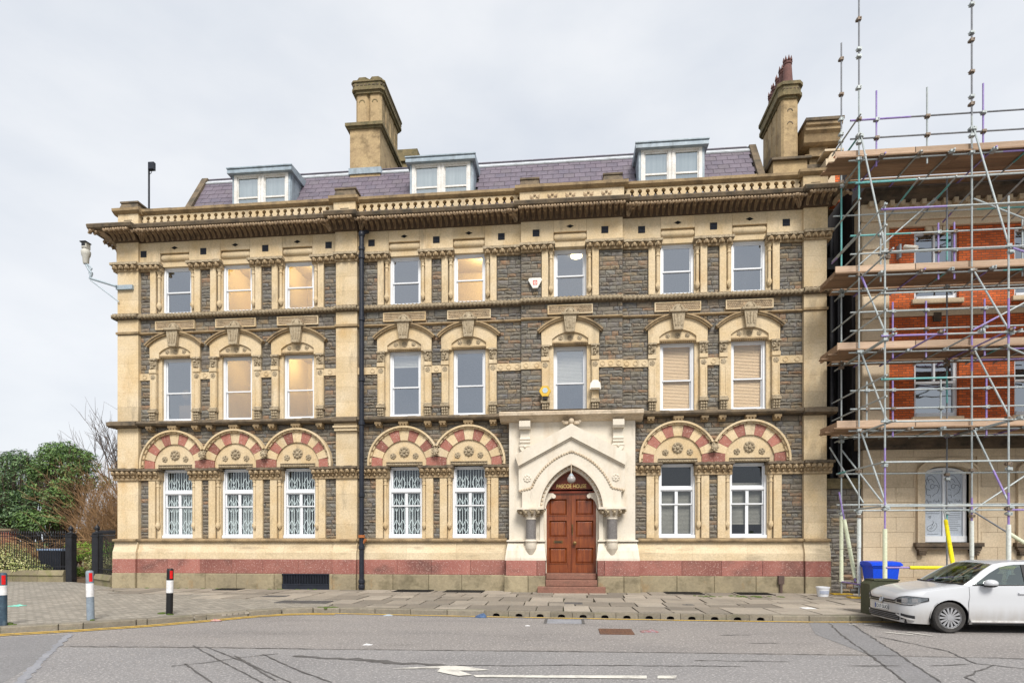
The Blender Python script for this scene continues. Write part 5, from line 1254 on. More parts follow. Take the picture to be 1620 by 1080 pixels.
for gi, c in enumerate(NG):
    hw, z0, zs, zt = .70, 1.70, 3.92, 4.18
    f = MB(); y = .22
    topo = [(c + hw * math.cos(R(a)) / 1, zs + (zt - zs) * math.sin(R(a))) for a in range(0, 181, 15)]
    topi = [(c + (hw - .1) * math.cos(R(a)), zs - .02 + (zt - zs - .07) * math.sin(R(a))) for a in range(180, -1, -15)]
    f.prism([(c + hw, zs)] + topo[1:-1] + [(c - hw, zs)] + topi, y, y + .12)
    f.box(c - hw, c - hw + .1, y, y + .12, z0 + .2, zs); f.box(c + hw - .1, c + hw, y, y + .12, z0 + .2, zs); f.box(c - hw, c + hw, y - .03, y + .12, z0, z0 + .2)
    f.box(c - hw + .1, c + hw - .1, y + .01, y + .11, 2.86, 2.94); f.box(c - .035, c + .035, y + .012, y + .11, z0 + .2, zt - .08)
    W_ = part('window', f, M['white'], NB)
    g = MB(); g.prism([(c - hw + .06, z0 + .15), (c + hw - .06, z0 + .15)] + [(c + (hw - .06) * math.cos(R(a)), zs + (zt - zs - .05) * math.sin(R(a))) for a in range(0, 181, 20)], y + .06, y + .07); part('frosted_pane', g, M['film'], W_)
    g = MB(); yy = y + .055
    for s in (-1, 1):
        x0 = c + (-.57 if s < 0 else .09); wx = .48
        for L_ in FACE:
            rb = ribbon(None, smooth([(x0 + px_ * wx, 3.12 + pz_ * .86 - .05) for px_, pz_ in L_]), yy, .014); g.add(rb.v, rb.f)
        for L_ in SCRIPT:
            rb = ribbon(None, smooth([(x0 + .02 + px_ * .46, 3.03 + pz_ * .6) for px_, pz_ in L_], 4), yy, .010); g.add(rb.v, rb.f)
    for L_ in HEART:
        rb = ribbon(None, smooth([(c - .55 + px_ * .42, 2.02 + pz_ * .52) for px_, pz_ in L_]), yy, .012); g.add(rb.v, rb.f)
    for k in range(9):
        w_ = rng.uniform(.10, .24); zz = 2.60 - k * .062; rb = ribbon(None, [(c + .33 - w_, zz), (c + .33 + w_, zz)], yy, .012); g.add(rb.v, rb.f)
    for k, zz in enumerate((2.78, 2.73, 2.66)):
        for xx in (-.33, .33): rb = ribbon(None, [(c + xx - .22, zz), (c + xx + .22, zz)], yy, .018 if k < 1 else .011); g.add(rb.v, rb.f)
    rb = ribbon(None, [(c - .5, 1.96), (c - .15, 1.96)], yy, .012); g.add(rb.v, rb.f)
    o = link('print', g.mesh('print', M['print'], recalc=False), W_)
    t = MB()
    t.box(c - .93, c - .72, -.02, .3, 1.68, 3.98); t.box(c + .72, c + .93, -.02, .3, 1.68, 3.98)
    ot = [(c + .93 * math.cos(R(a)), 3.98 + .46 * math.sin(R(a))) for a in range(0, 181, 12)]; it = [(c + .72 * math.cos(R(a)), 3.95 + .27 * math.sin(R(a))) for a in range(180, -1, -12)]
    t.prism(ot + it, -.02, .3); part('window_surround', t, M['ashlar'], NB)
    t = MB(); t.box(c - .96, c - .90, -.05, .2, 1.68, 4.0); t.box(c + .90, c + .96, -.05, .2, 1.68, 4.0)
    ot = [(c + .97 * math.cos(R(a)), 3.99 + .50 * math.sin(R(a))) for a in range(0, 181, 12)]; it = [(c + .90 * math.cos(R(a)), 3.99 + .43 * math.sin(R(a))) for a in range(180, -1, -12)]
    t.prism(ot + it, -.06, .2); part('hood_moulding', t, M['ashlar'], NB)
    t = MB(); t.box(c - 1.05, c + 1.05, -.12, .3, 1.55, 1.68); t.box(c - 1.0, c + 1.0, -.08, .3, 1.46, 1.55)
    for s in (-1, 1):
        for k in range(3): t.box(c + s * .82 - .14 + .02 * k, c + s * .82 + .14 - .02 * k, -.1 + .02 * k, .2, 1.40 - k * .07, 1.455 - k * .07)
    part('sill', t, M['soot'], NB)
# the end chimney and scrolled parapet
t = MB(); t.box(8.42, 9.04, 1.0, 2.4, 13.0, 15.66); EC = part('chimney', t, M['tan_weathered'], NB)
t = MB(); t.xprism([(.9, 15.6), (.8, 15.66), (.72, 15.9), (.62, 15.98), (.62, 16.08), (.55, 16.12), (.55, 16.22), (2.6, 16.34), (2.6, 15.6)], 8.15, 9.36); t.box(8.22, 9.26, .86, 2.5, 15.20, 15.28); part('chimney_cap', t, M['tan_weathered'], EC)
t = MB(); t.box(8.12, 9.39, .5, 2.62, 16.23, 16.33); part('cap_slab', t, M['weathered'], EC)
t = MB(); t.box(8.3, 9.2, .9, 2.4, 13.3, 14.9); t.xprism([(.7, 14.3), (.9, 14.95), (2.4, 14.95), (2.4, 14.3)], 8.1, 9.3); part('chimney_base', t, M['weathered'], EC)
for k in range(3): t = MB(); t.lathe([(.14, 16.2), (.15, 16.42), (.12, 16.44)], (8.5 + k * .33, 1.2, 0), 10); part('chimney_pot', t, mk('terracotta', (.36, .17, .10), bump=.2) if k == 0 else bpy.data.materials['terracotta'], EC)
t = MB(); t.box(9.0, 9.2, .45, .9, 13.35, 15.0); SP = part('parapet_end', t, M['brick'], NB)
t = MB(); t.prism(arc(9.15, 14.75, .34, 20, 180, 10) + arc(9.15, 14.75, .2, 180, 20, 10), .40, .95); t.box(8.72, 9.02, .38, .95, 13.35, 14.8); t.box(8.68, 9.3, .36, 1.0, 15.05, 15.12); part('scroll', t, M['ashlar'], SP)

# low rubble wall across the gap
BW = thing('rubble_wall', 'low dark rubble wall closing the gap between the stone and brick buildings', 'wall', (9.2, .2, 0))
t = MB(); t.box(8.62, 9.76, .25, .6, -.1, 3.5); part('wall_core', t, M['mortar'], BW)
save = ST; ST = []; rubble(8.62, 9.76, .0, 3.5, .25)
for a, b, c, d, y, dp in ST: inst('stone', unit_me[rng.randrange(8)], BW, ((a + b) / 2, y, (c + d) / 2), (0, 0, 0), (b - a, dp * 1.2, d - c))
for a, b in ((8.62, 9.2), (9.205, 9.78)):
    t = MB(); t.xprism([(.12, 3.5), (.10, 3.62), (.25, 3.86), (.6, 3.86), (.6, 3.5)], a, b); part('coping_stone', t, M['lichen'], BW)

# ------------------------------------------------------------------ scaffolding
M['galv'] = mk('galvanised_tube', (.33, .375, .385), (.41, .44, .44), sc=5, rough=.5, metal=.15, bump=.1, stain=(.22, .19, .16), stamt=.6, stsc=(4, 4, 2), stth=.55)
M['purple'] = mk('purple_paint', (.25, .17, .46), (.31, .25, .48), sc=5, rough=.5, bump=.1, stain=(.40, .40, .44), stamt=.6, stsc=(4, 4, 2), stth=.56)
M['teal'] = mk('green_blue_paint', (.11, .36, .33), (.16, .40, .42), sc=5, rough=.5, bump=.1, stain=(.4, .43, .43), stamt=.6, stsc=(4, 4, 2), stth=.56)
M['dkgalv'] = mk('dull_grey_tube', (.17, .18, .20), (.23, .24, .26), sc=5, rough=.5, metal=.2, bump=.1)
M['rusty'] = mk('rusty_coupler', (.17, .115, .075), (.24, .21, .18), sc=20, rough=.6, metal=.2, bump=.2)
M['plank'] = mk('scaffold_board', (.33, .215, .135), (.23, .15, .095), sc=2, bump=.3, bsc=25, rnd='obj', ramt=.22, vscale=(.35, 5, 5), stain=(.17, .11, .07), stamt=.6, stsc=(.9, 5, 5), stth=.5, stain2=(.46, .40, .33), st2sc=(1.5, 6, 6), st2th=.6)
M['plank_pale'] = mk('pale_board', (.50, .37, .27), (.42, .30, .21), sc=2, bump=.3, bsc=25, rnd='obj', ramt=.2, vscale=(.35, 5, 5), stain=(.26, .18, .12), stamt=.55, stsc=(.8, 5, 5), stth=.52, stain2=(.56, .48, .40), st2sc=(1.2, 5, 5), st2th=.6)  # paler board tone, used on the front toe boards
M['foam'] = mk('pale_foam_sleeve', (.62, .66, .47), (.66, .70, .54), sc=2, bump=.1, rough=.7, rnd='obj', ramt=.05)
M['foamw'] = mk('white_foam_sleeve', (.66, .69, .67), (.60, .64, .60), sc=2, bump=.1, rough=.7)
M['foamy'] = mk('yellow_foam_sleeve', (.78, .66, .01), (.72, .60, .02), sc=2, bump=.1, rough=.6)
M['pad'] = mk('yellow_base_pad', (.55, .36, .04), (.40, .26, .05), sc=5, bump=.2)
SC = thing('scaffolding', 'tall scaffold of grey, purple and green tubes with timber boards over the brick building', 'scaffolding', (11.9, -1.9, 0))
cpl = MB(); cpl.box(-.055, .055, -.06, .06, -.045, .045); cpl.box(-.075, -.04, -.03, .075, -.03, .03); cpl.tube((.03, -.09, .01), (.03, .09, .01), .014, 5)
CPL = cpl.mesh('coupler', M['rusty']); CPG = CPL.copy(); CPG.materials.clear(); CPG.materials.append(M['galv'])
TR = .0255
def pole(a, b, m='galv', nm='tube', r=TR):
    mb = MB(); mb.tube(a, b, r, 8); o = part(nm, mb, M[m], SC)
    mb.v
    return o
def band(o, a, b, t0, t1, m):
    a, b = Vector(a), Vector(b); mb = MB(); mb.tube(a.lerp(b, t0), a.lerp(b, t1), TR + .0025, 8); part('paint_band', mb, M[m], o)
def coup(x, y, z): inst('coupler', CPG if rng.random() < .55 else CPL, SC, (x, y, z), (0, 0, rng.choice([0, R(90)])))
def rpole(a, b, pc=.3, nm='tube', m='galv'):
    o = pole(a, b, m, nm); q = rng.random()
    if q < pc: band(o, a, b, *( (.0, .22) if rng.random() < .5 else (.55, .85)), rng.choice(['purple', 'purple', 'teal']))
    return o
XS = [8.73, 11.93, 15.13]; YI, YM, YO = -.77, -1.95, -3.45
LIFT = [5.14, 7.52, 9.85, 13.36]
for x in XS:
    for y, zt in ((YI, 17.8 if x < 9 else 13.3), (YM, 21.5), (YO, 11.15)):
        if x == 15.13 and y == YM: zt = 15.6
        m = 'teal' if (x == 8.73 and y == YI) else 'galv'
        z = .05; prev = None
        while z < zt - .3:
            zz = min(z + rng.uniform(4.2, 5.8), zt); pm = 'dkgalv' if z > 13 or (y == YI and x > 9) else ('galv' if rng.random() < .85 else 'purple')
            o = pole((x, y, z), (x, y, zz), pm, 'standard')
            if rng.random() < .6: band(o, (x, y, z), (x, y, zz), .4, .62, rng.choice(['purple', 'teal', 'galv']))
            z = zz
        if m == 'teal': band(o, (x, y, 10), (x, y, 13.3), 0, 1, 'teal') if False else None
        for zz in LIFT + [2.68, 3.9]: 
            if zz < zt: coup(x, y, zz - .06); coup(x, y - .02, zz - .2) if rng.random() < .4 else None
        if zt > 17:
            z = 13.8
            while z < zt - .2: coup(x, y, z); coup(x, y, z + .22) if rng.random() < .5 else None; z += rng.uniform(.65, 1.15)
    t = MB(); t.box(x - .12, x + .12, YI - .12, YI + .12, 0, .012); t.tube((x, YI, 0), (x, YI, .12), .03, 8); part('base_plate', t, M['galv'], SC)
    for y in (YI, YM, YO):
        t = MB(); t.bbox(x - .30, x + .30, y - .16, y + .16, -.0, .045, .01); part('base_pad', t, M['pad'], SC)
mb = MB(); mb.tube((8.73, YI, 10.1), (8.73, YI, 13.1), TR + .003, 8); part('paint_band', mb, M['teal'], SC)
XE = 16.4
for k, z in enumerate(LIFT):
    for y, zz in ((YI, z - .06), (YM, z - .06)): rpole((8.45, y + .05, zz), (XE, y + .05, zz + rng.uniform(-.03, .03)), .7, 'ledger')
    for dz in (.6, 1.16): rpole((8.5, YM + .05, z + dz), (XE, YM + .05, z + dz + rng.uniform(-.02, .03)), .4, 'guard_rail', 'galv' if k < 3 else 'dkgalv')
    if k < 3:
        for dz in (-.1, 1.08): rpole((8.6, YO - .05, z + dz), (XE, YO - .05, z + dz), .6, 'ledger')
    # side rails of the left end, running out from the wall
    for dz in (.58, 1.16): rpole((8.68, -.22, z + dz), (8.68, YO - .2 if k < 3 else YM - .25, z + dz), .5, 'end_rail')
    rpole((8.80, -.12, z - .12), (8.80, YO - .3 if k < 3 else YM - .3, z - .12), .5, 'transom', 'galv')
    # transoms under the boards
    x = 9.35
    while x < 16:
        ye = YO - .2 if (k in (0, 1) and rng.random() < .45) else YM - .22
        rpole((x, -.25, z - .035 + .0), (x + rng.uniform(-.04, .04), ye, z - .035), .55, 'transom', 'galv' if rng.random() < .7 else 'purple'); coup(x, YM, z - .06); coup(x, ye + .12, z - .05)
        x += rng.uniform(.72, 1.3)
    # boards
    for y0 in (-.28, -.52, -.84, -1.07, -1.30, -1.53, -1.76):
        w_ = .222 if y0 != -.52 else .215
        x = 8.02 + rng.uniform(-.10, .25) + (.35 if y0 > -.6 else 0)
        if k == 3 and y0 > -.9: x = 8.98
        while x < 16.2:
            L_ = rng.uniform(3.3, 3.95); t = MB(); t.box(x, x + L_ - .01, y0 - w_, y0, z - .002, z + .036 + rng.uniform(0, .004)); part('board', t, M['plank'], SC); x += L_
    t0 = 8.0 + rng.uniform(-.05, .2)
    for a, b in ((t0, 10.4), (10.38, 13.9), (13.88, 16.4)):
        t = MB(); t.box(a, b, YM + .075, YM + .112, z + .04, z + .265); part('toe_board', t, M['plank_pale'], SC)
    t = MB(); t.box(8.20 if k < 3 else 8.99, 8.24 if k < 3 else 9.03, -1.80, -.45, z + .04, z + .26); part('toe_board', t, M['plank'], SC)
    for x in ((9.28, 10.73, 12.31, 13.9), (9.0, 9.75, 11.12, 12.4), (9.75, 10.7, 12.35, 13.8), (9.4, 11.05, 11.5, 13.4))[(3 - k) if k == 3 else k + 1 if k < 3 else 0]:
        pole((x, YM + .10, z - .25), (x, YM + .10, z + 1.45 if k < 3 else z + 2.05), rng.choice(['purple', 'purple', 'galv']), 'puncheon'); coup(x, YM + .08, z + 1.16); coup(x, YM + .08, z + .6)
for k in (0, 1): # boards reaching out to the front row were not laid; cross ties only
    for x in (8.9, 12.1): rpole((x, YI, LIFT[k] - .1), (x, YO - .25, LIFT[k] - .1), .4, 'transom')
for x in XS[:2]:
    for (za, zb) in ((14.0, 9.62), (9.78, 7.4), (7.45, 5.05), (5.05, 2.66)):
        rpole((x + .06, YM, za), (x + .06, YO, zb), .35, 'brace', 'galv')
        coup(x + .06, YM, za); coup(x + .06, YO, zb)
for y, a, b in ((YM, (11.93, 8.0), (15.13, 9.7)), (YO, (11.9, 7.0), (15.1, 5.5)), (YM, (11.93, 2.65), (15.13, 4.9)), (YM, (11.95, 11.9), (15.1, 10.4)), (YI, (8.8, 10.2), (11.9, 12.9)), (YO, (12.0, 9.7), (15.1, 8.5))):
    rpole((a[0], y - .05, a[1]), (b[0], y - .05, b[1]), .3, 'brace')
for y, z in ((YO - .05, 2.70), (YO - .05, 3.92), (YM + .05, 2.66), (YI + .05, 2.9), (YI + .05, 3.9)):
    rpole((8.6, y, z), (XE, y, z), .5, 'ledger', 'galv')
for z in (2.70, 3.92): rpole((8.68, YI + .2, z), (8.68, YO - .15, z), .5, 'end_rail')
for z in (10.95, 12.0): rpole((8.68, -.2, z), (8.68, YM - .2, z), .5, 'end_rail')
rpole((8.5, YI + .06, 12.25), (XE, YI + .06, 12.25), .6, 'ledger'); rpole((8.6, YM - .05, 12.55), (XE, YM - .05, 12.6), .8, 'ledger')
for x in (10.3, 11.35, 12.2, 13.4, 14.3): rpole((x, -.1, 12.2), (x + .1, YM - .1, 12.58), .8, 'transom')
# raking tubes at the foot, sleeved in foam
pole((8.62, YI - .1, 3.3), (8.68, YM + .1, .5), 'purple', 'raker'); pole((8.72, YI, 4.7), (9.4, YM, 2.9), 'galv', 'raker'); pole((8.5, YI + .3, 4.8), (8.95, YM + .2, 2.9), 'galv', 'raker')
pole((11.83, YI, 2.8), (10.55, YO, .80), 'galv', 'raker'); pole((12.0, YM, 2.6), (15.1, YM - .5, .3), 'dkgalv', 'raker')
pole((8.73, YO - .05, 1.0), (12.2, YO - .05, 1.0), 'purple', 'ledger'); pole((8.73, YI, .42), (8.73, YO, .42), 'purple', 'end_rail'); pole((8.6, YM, .35), (9.8, YM, .35), 'galv', 'ledger')
def sleeve(a, b, m, r=.058):
    a, b = Vector(a), Vector(b); n = max(1, int((b - a).length / .95))
    for i in range(n):
        mb = MB(); mb.tube(a.lerp(b, i / n), a.lerp(b, (i + .985) / n), r * rng.uniform(.94, 1.06), 10, r * rng.uniform(.88, 1.0)); part('foam_sleeve', mb, M[m], SC)
sleeve((8.73, YI, .42), (8.73, YI, 2.55), 'foam'); sleeve((8.73, YM, .45), (8.73, YM, 2.62), 'foamw'); sleeve((8.73, YO, .25), (8.73, YO, 2.1), 'foam')
sleeve((11.93, YM, .2), (11.93, YM, 2.35), 'foamw'); sleeve((11.93, YO, .2), (11.93, YO, 2.2), 'foamw'); sleeve((11.93, YO, 1.2), (11.93, YO, 2.1), 'foamw', .06)
a, b = Vector((8.62, YI - .1, 3.3)), Vector((8.68, YM + .1, .5)); sleeve(a.lerp(b, .32), a.lerp(b, .97), 'foam')
a, b = Vector((11.83, YI, 2.8)), Vector((10.55, YO, .80)); sleeve(a.lerp(b, .22), a.lerp(b, .98), 'foamy')
a, b = Vector((12.0, YM, 2.6)), Vector((15.1, YM - .5, .3)); sleeve(a.lerp(b, .28), a.lerp(b, .9), 'foam')
sleeve((9.35, YO - .05, 1.0), (12.1, YO - .05, 1.0), 'foamy', .05)
# ------------------------------------------------------------------ parked car (front towards -X)
M['paint'] = mk('white_car_paint', (.50, .515, .54), rough=.25, bump=0, coat=.8, grain=0, zdirt=((.33, .30, .265), .10, .48))
M['paint_low'] = mk('road_dirty_paint', (.62, .62, .62), (.50, .48, .45), sc=3, rough=.4, bump=0, coat=.4, stain=(.26, .22, .18), stamt=.55, stsc=(2.5, 2.5, 1.2), stth=.52)
M['plastic'] = mk('black_plastic', (.018, .018, .02), rough=.5, bump=.05)
M['tyre'] = mk('tyre_rubber', (.035, .034, .034), (.06, .056, .052), sc=6, rough=.85, bump=.2)
M['rim'] = mk('silver_wheel_trim', (.40, .41, .43), (.36, .36, .37), grain=.2, sc=8, rough=.35, metal=.5, bump=.05)
M['chrome'] = mk('chrome', (.60, .62, .65), rough=.12, metal=1., bump=0)
M['lens'] = mk('headlamp_lens', (.12, .14, .16), (.26, .29, .32), sc=9, rough=.08, metal=.5, bump=0, coat=1.)
M['carglass'] = glass('car_glass', .16, tint=(.34, .42, .40), gcol=(.9, 1, .97))
M['seat'] = mk('dark_seat_fabric', (.03, .03, .033), bump=.1)
M['plate'] = mk('white_number_plate', (.72, .73, .72), rough=.4, bump=0)
CX, CY, CZ = 6.74, -7.34, ROADZ
CAR = thing('parked_car', 'white five door hatchback parked by the kerb in front of the scaffolding', 'car', (CX + 2.1, CY, CZ))
def W3(x, y, z): return (CX + x, CY + y, CZ + z)
def lerpt(tab, x):
    for (a, va), (b, vb) in zip(tab, tab[1:]):
        if a <= x <= b: u = (x - a) / (b - a); return va + (vb - va) * u
    return tab[0][1] if x < tab[0][0] else tab[-1][1]
HWT = [(0, .40), (.02, .56), (.06, .66), (.12, .735), (.20, .79), (.32, .835), (.5, .868), (.75, .885), (1.1, .892), (3.2, .892), (3.7, .87), (4.0, .82), (4.15, .74), (4.24, .60), (4.26, .5)]
TOP = [(0, .66), (.02, .70), (.06, .735), (.12, .765), (.25, .815), (.5, .87), (.8, .915), (1.05, .95), (1.2, .97), (2.2, .985), (3.4, 1.01), (3.9, 1.03), (4.26, .98)]
BOT = [(0, .20), (.1, .18), (.5, .17), (1.5, .19), (3.6, .20), (4.0, .28), (4.26, .34)]
FW, RW, AR, WRr = .86, 3.49, .355, .316
def zbot(x):
    z = lerpt(BOT, x)
    for wx in (FW, RW):
        d = abs(x - wx)
        if d < AR: z = max(z, .315 + math.sqrt(AR * AR - d * d) * 1.0)
    return z
stx = sorted(set([0, .02, .06, .12, .2, .28, .36, .44] + [FW + AR * math.cos(R(a)) for a in range(0, 181, 12)] + [FW - AR - .002, FW + AR + .002] + [1.35 + .17 * k for k in range(11)] + [RW + AR * math.cos(R(a)) for a in range(0, 181, 12)] + [RW - AR - .002, RW + AR + .002] + [3.95, 4.05, 4.15, 4.21, 4.25, 4.26]))
def section(x):
    w_ = lerpt(HWT, x); t_ = lerpt(TOP, x); b_ = zbot(x); bl = lerpt(BOT, x)
    dish = lambda z: w_ * (1 - .055 * max(0, (.42 - z) / .25)) - (.012 if .5 < z < .62 else 0)
    crease = min(.72, t_ - .06); hood = 1 if x < 1.15 else 0
    zs_ = [b_, max(b_ + .005, .34), max(b_ + .01, .5), max(b_ + .015, .60), max(b_ + .02, crease), max(b_ + .025, t_ - .03)]
    if t_ - .03 <= zs_[-2]: zs_[-1] = zs_[-2] + .004
    pts = [(dish(zs_[0]) * .985, zs_[0]), (dish(zs_[1]), zs_[1]), (dish(zs_[2]), zs_[2]), (dish(zs_[3]), zs_[3]), (w_ * 1.0, zs_[4]), (w_ * .972, zs_[5])]
    pts += [(w_ * .915, t_ + .0), (w_ * .72, t_ + .022 * hood), (w_ * .62, t_ + .018 * hood), (0, t_ + .035 * hood)]
    return pts
mb = MB(); vs = []; ns = 10
for x in stx:
    p = section(x); full = [(-y, z) for y, z in p] + [(y, z) for y, z in reversed(p[:-1])]
    vs += [W3(x, y, z) for y, z in full]
L_ = 2 * ns - 1
fs = [(i * L_ + j, i * L_ + j + 1, (i + 1) * L_ + j + 1, (i + 1) * L_ + j) for i in range(len(stx) - 1) for j in range(L_ - 1)]
fs += [tuple(range(L_)), tuple(range((len(stx) - 1) * L_, len(stx) * L_))]
mb.add(vs, fs); BODY = part('body', mb, M['paint'], CAR, True)
# dirt on sills and a darker lower edge, floor and wheel wells
mb = MB(); mb.box(*(CX + .1, CX + 4.1), CY - .70, CY + .70, CZ + .17, CZ + .30); mb.box(CX + 1.3, CX + 3.1, CY - .84, CY + .84, CZ + .18, CZ + .24)
for wx in (FW, RW):
    for s in (-1, 1):
        a = CY + s * .56; b = CY + s * .872; q = [(CX + wx + (AR + .02) * math.cos(R(k)), CZ + .315 + (AR + .02) * math.sin(R(k))) for k in range(-20, 201, 10)]
        n = len(q); mb.add([(x, a, z) for x, z in q] + [(x, b, z) for x, z in q], [tuple(range(n))] + [(i, i + 1, i + 1 + n, i + n) for i in range(n - 1)])
part('underbody', mb, M['plastic'], CAR)
# plan-curve patches on the nose
CUR = [(lerpt(HWT, x), x) for x in (0, .006, .012, .02, .04, .06, .09, .12, .16, .2, .26, .32, .4, .5, .62, .75)]
def xfront(y):
    y = abs(y)
    if y <= .40: return 0.
    for (ya, xa), (yb, xb) in zip(CUR, CUR[1:]):
        if ya <= y <= yb: return xa + (xb - xa) * (y - ya) / (yb - ya)
    return CUR[-1][1]
def patch(name, pts, zl, zh, off, mat, par, n=18, s=-1):
    """strip round the nose between lateral stations y0..y1; zl/zh functions of u"""
    y0, y1 = pts; mb = MB(); vs = []
    for i in range(n + 1):
        u = i / n; y = y0 + (y1 - y0) * u; x = xfront(y)
        e = .004; x2 = xfront(abs(y) + e); nx, ny = -e, (x2 - xfront(max(0, abs(y) - e))) / 2; L2 = math.hypot(nx, ny) or 1
        ox, oy = nx / L2 * off, ny / L2 * off * (1 if y > 0 else -1)
        for z in (zl(u), zh(u)):
            back = (1 - min(1, (z - .2) / .6)) * 0
            vs.append(W3(x + ox, y + oy, z)); vs.append(W3(x + ox + .03, y * .97, z))
    fs = []
    for i in range(n):
        a = 4 * i; b = 4 * (i + 1); fs += [(a, b, b + 2, a + 2), (a, a + 1, b + 1, b), (a + 2, b + 2, b + 3, a + 3)]
    fs += [(0, 2, 3, 1), (4 * n, 4 * n + 1, 4 * n + 3, 4 * n + 2)]
    mb.add(vs, fs); return part(name, mb, mat, par, True)
GR = patch('grille', (-.56, .56), lambda u: .565 - .0 * u, lambda u: .635, .010, M['plastic'], CAR)
patch('grille_bar', (-.56, .56), lambda u: .596, lambda u: .604, .018, M['chrome'], GR)
patch('grille_bar', (-.56, .56), lambda u: .560, lambda u: .566, .018, M['chrome'], GR)
IN = patch('lower_intake', (-.60, .60), lambda u: .225, lambda u: .365, .012, M['plastic'], CAR)
for z in (.255, .29, .325): patch('intake_slat', (-.59, .59), lambda u, z=z: z, lambda u, z=z: z + .007, .02, M['dkgalv'], IN)
hz = lambda u: (lerpt([(0, .575), (.5, .556), (.8, .556), (1, .655)], u), lerpt([(0, .630), (.35, .70), (.65, .728), (.85, .722), (1, .70)], u))
for s in (-1, 1):
    patch('fog_intake', (s * .64, s * .80), lambda u: .25 + .03 * u, lambda u: .375 - .04 * u, .014, M['plastic'], CAR)
    patch('bumper_blade', (s * .54, s * .80), lambda u: .245 + .09 * (1 - u) ** 1.2, lambda u: .275 + .085 * (1 - u), .022, M['paint'], CAR)
    patch('headlight_rim', (s * .47, s * .862), lambda u: hz(u)[0] - .012, lambda u: hz(u)[1] + .010, .006, M['plastic'], CAR, 24)
    HL = patch('headlight', (s * .50, s * .858), lambda u: hz(u)[0], lambda u: hz(u)[1], .010, M['lens'], CAR, 24)
    patch('headlight_base', (s * .54, s * .835), lambda u: hz(u * .85 + .05)[0] + .004, lambda u: hz(u * .85 + .05)[0] + .028, .014, M['chrome'], HL, 20)
    patch('lamp_reflector', (s * .66, s * .74), lambda u: .60, lambda u: .69, .014, M['chrome'], HL, 8); patch('lamp_reflector', (s * .78, s * .82), lambda u: .61, lambda u: .69, .014, M['chrome'], HL, 8)
    patch('lamp_shade', (s * .56, s * .65), lambda u: .59, lambda u: .655, .013, M['plastic'], HL, 8)
# badge and number plate
mb = MB(); c0 = Vector(W3(-.022, 0, .60)); R_ = .065
ring = [c0 + Vector((0, R_ * math.cos(R(a)), R_ * math.sin(R(a)))) for a in range(0, 361, 20)]
mb.pipe(ring, .009, 6)
for P_ in ([(-.055, .03), (-.012, -.0), ], [(-.03, .052), (0, .008), (.03, .052)], [(-.052, .028), (-.026, -.052), (0, -.004), (.026, -.052), (.052, .028)]):
    mb.pipe([c0 + Vector((0, -a, b)) for a, b in P_], .007, 5)
mb.lathe([(.0, -.0), (.06, .0), (.06, .012), (0, .012)], (c0.x + .004, c0.y, c0.z), 16, 'x'); part('badge', mb, M['chrome'], CAR)
mb = MB(); mb.bbox(-.26, .26, -.012, .0, 0, .112, .004); NP = link('number_plate', mb.mesh('number_plate', M['plate']), CAR, W3(-.014, 0, .40)); NP.rotation_euler = (0, 0, R(-90))
pl = bpy.data.curves.new('plate_text', 'FONT'); pl.body = 'EO17 GUO'; pl.size = .105; pl.extrude = .002; pl.align_x = 'CENTER'; pl.materials.append(M['print'])
pm = text_mesh(pl); pm.materials.clear(); pm.materials.append(M['print'])
po = bpy.data.objects.new('plate_text', pm); C.objects.link(po); po.parent = NP; po.location = (.02, -.014, .02); po.rotation_euler = (R(90), 0, 0)
mb = MB(); mb.box(-.255, -.215, -.0145, -.011, .006, .106); pb = bpy.data.objects.new('plate_band', mb.mesh('plate_band', mk('blue_band', (.02, .07, .35), bump=0))); C.objects.link(pb); pb.parent = NP
# greenhouse
RT = [(1.80, 1.382), (1.9, 1.415), (2.1, 1.44), (2.5, 1.452), (3.0, 1.44), (3.5, 1.40), (3.85, 1.33)]
rw = lambda x: lerpt([(1.72, .565), (2.1, .60), (3.0, .60), (3.5, .57), (3.85, .54)], x)
mb = MB(); vs = []; xsr = [1.80, 1.84, 1.9, 2.0, 2.2, 2.5, 2.8, 3.1, 3.4, 3.65, 3.85]
for x in xsr:
    z = lerpt(RT, x); w_ = rw(x)
    for y, dz in ((-w_ - .03, -.055), (-w_, -.018), (-w_ * .7, .006), (0, .016), (w_ * .7, .006), (w_, -.018), (w_ + .03, -.055)): vs.append(W3(x, y, z + dz))
mb.add(vs, [(i * 7 + j, i * 7 + j + 1, (i + 1) * 7 + j + 1, (i + 1) * 7 + j) for i in range(len(xsr) - 1) for j in range(6)])
part('roof', mb, M['paint'], CAR, True)
BEL = .965
